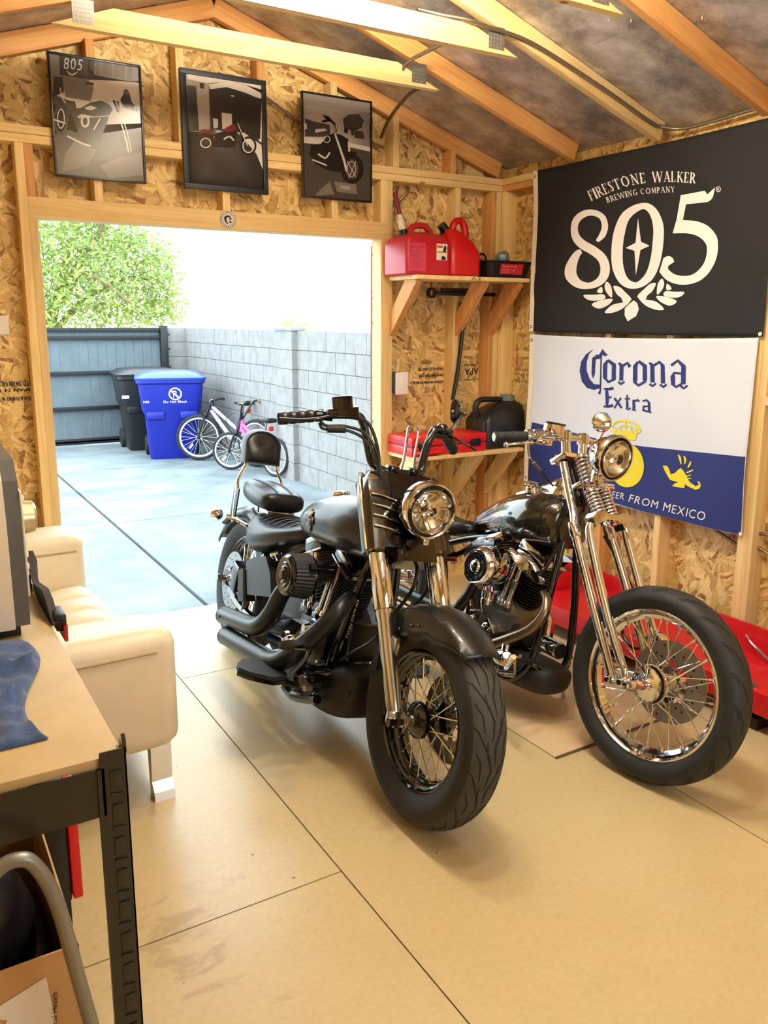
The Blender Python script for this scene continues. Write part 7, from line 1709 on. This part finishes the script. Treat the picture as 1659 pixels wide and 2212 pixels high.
def leafmat(name, a, c):
    m, n, b = nt(name); gi = node(n, 'ShaderNodeNewGeometry')
    r = node(n, 'ShaderNodeMix', data_type='RGBA'); r.inputs[6].default_value = lin(a); r.inputs[7].default_value = lin(c); n.links.new(gi.outputs['Random Per Island'], r.inputs[0]); n.links.new(r.outputs[2], b.inputs['Base Color']); b.inputs['Roughness'].default_value = .55
    tr = node(n, 'ShaderNodeBsdfTranslucent'); n.links.new(r.outputs[2], tr.inputs[0]); mx = node(n, 'ShaderNodeMixShader'); mx.inputs[0].default_value = .45
    n.links.new(b.outputs[0], mx.inputs[1]); n.links.new(tr.outputs[0], mx.inputs[2]); n.links.new(mx.outputs[0], n.nodes['Material Output'].inputs[0]); return m
t = empty('shade_tree', (-.6, 12.5, ZG)); tag(t, 'broad feathery green tree standing beyond the gate', 'tree')
BARK = simple('tree_bark', (120, 104, 80), .9)
MB().tube([(0, 0, 0), (.1, 0, .9), (.0, 0, 1.6), (.3, .1, 2.4), (.5, .2, 3.2)], [.16, .14, .12, .08, .04], 10, 4).build('trunk', BARK, t)
for p in ([(0, 0, 1.4), (.7, 0, 2.1), (1.5, 0, 2.5), (2.0, 0, 2.4)], [(0, 0, 1.6), (-.8, 0, 2.4), (-1.6, .2, 3.0)], [(.3, .1, 2.3), (.9, -.2, 3.2), (1.2, -.2, 3.9)], [(0, 0, 1.5), (-.7, -.5, 1.9), (-1.6, -.5, 2.0)], [(.2, 0, 2), (.6, -.6, 2.5), (1.3, -.8, 2.0)]):
    MB().tube(p, [.07, .05, .03, .015][:len(p)], 8, 4).build('branch', BARK, t)
LM = leafmat('mesquite_leaf', (112, 142, 76), (186, 196, 116))
blobs = [((-.6, 0, 3.2), 1.4), ((.6, .2, 3.4), 1.2), ((1.4, 0, 2.5), .95), ((.4, -.5, 2.3), 1.1), ((-1.6, 0, 2.4), 1.3), ((1.9, .1, 2.0), .62), ((-.4, -.4, 1.9), .9), ((1.2, .2, 3.5), .8), ((-1.2, .2, 4.2), 1.3), ((2.0, -.1, 1.75), .42), ((1.0, -.2, 1.75), .7), ((-2.6, 0, 3.4), 1.2), ((2.1, 0, 2.5), .55), ((1.9, 0, 3.0), .6), ((2.35, 0, 1.95), .35)]
leaves('foliage', blobs, 26000, .062, LM, t)['kind'] = 'stuff'
t = empty('yard_shrub', (2.75, 9.0, ZG)); tag(t, 'small yellow green treetop just above the block wall', 'shrub')
MB().tube([(0, 0, 0), (.02, 0, 1.0), (.1, 0, 1.6)], [.04, .03, .012], 8, 3).build('stem', BARK, t)
leaves('foliage', [((.0, 0, 1.62), .16), ((.18, 0, 1.58), .14), ((-.16, 0, 1.6), .12), ((.05, 0, 1.4), .25)], 260, .04, leafmat('olive_leaf', (190, 180, 70), (226, 214, 110)), t)['kind'] = 'stuff'
# ------------------------------------------------------------------ a floor mat between the motorcycles
t = empty('floor_mat', (-.84, -1.50, 0)); t.rotation_euler = (0, 0, .02); tag(t, 'thin tan cardboard mat on the floor under the chopper', 'mat')
MB().bx(-.45, .42, -.52, .55, .0005, .006, .001).build('sheet', simple('tan_mat', (206, 178, 140), .6, var=.06), t); MB().tube([(-.45, -.52, .004), (.42, -.52, .004)], .005, 6).build('dark_edge', simple('brown_braid', (96, 76, 58), .8), t)
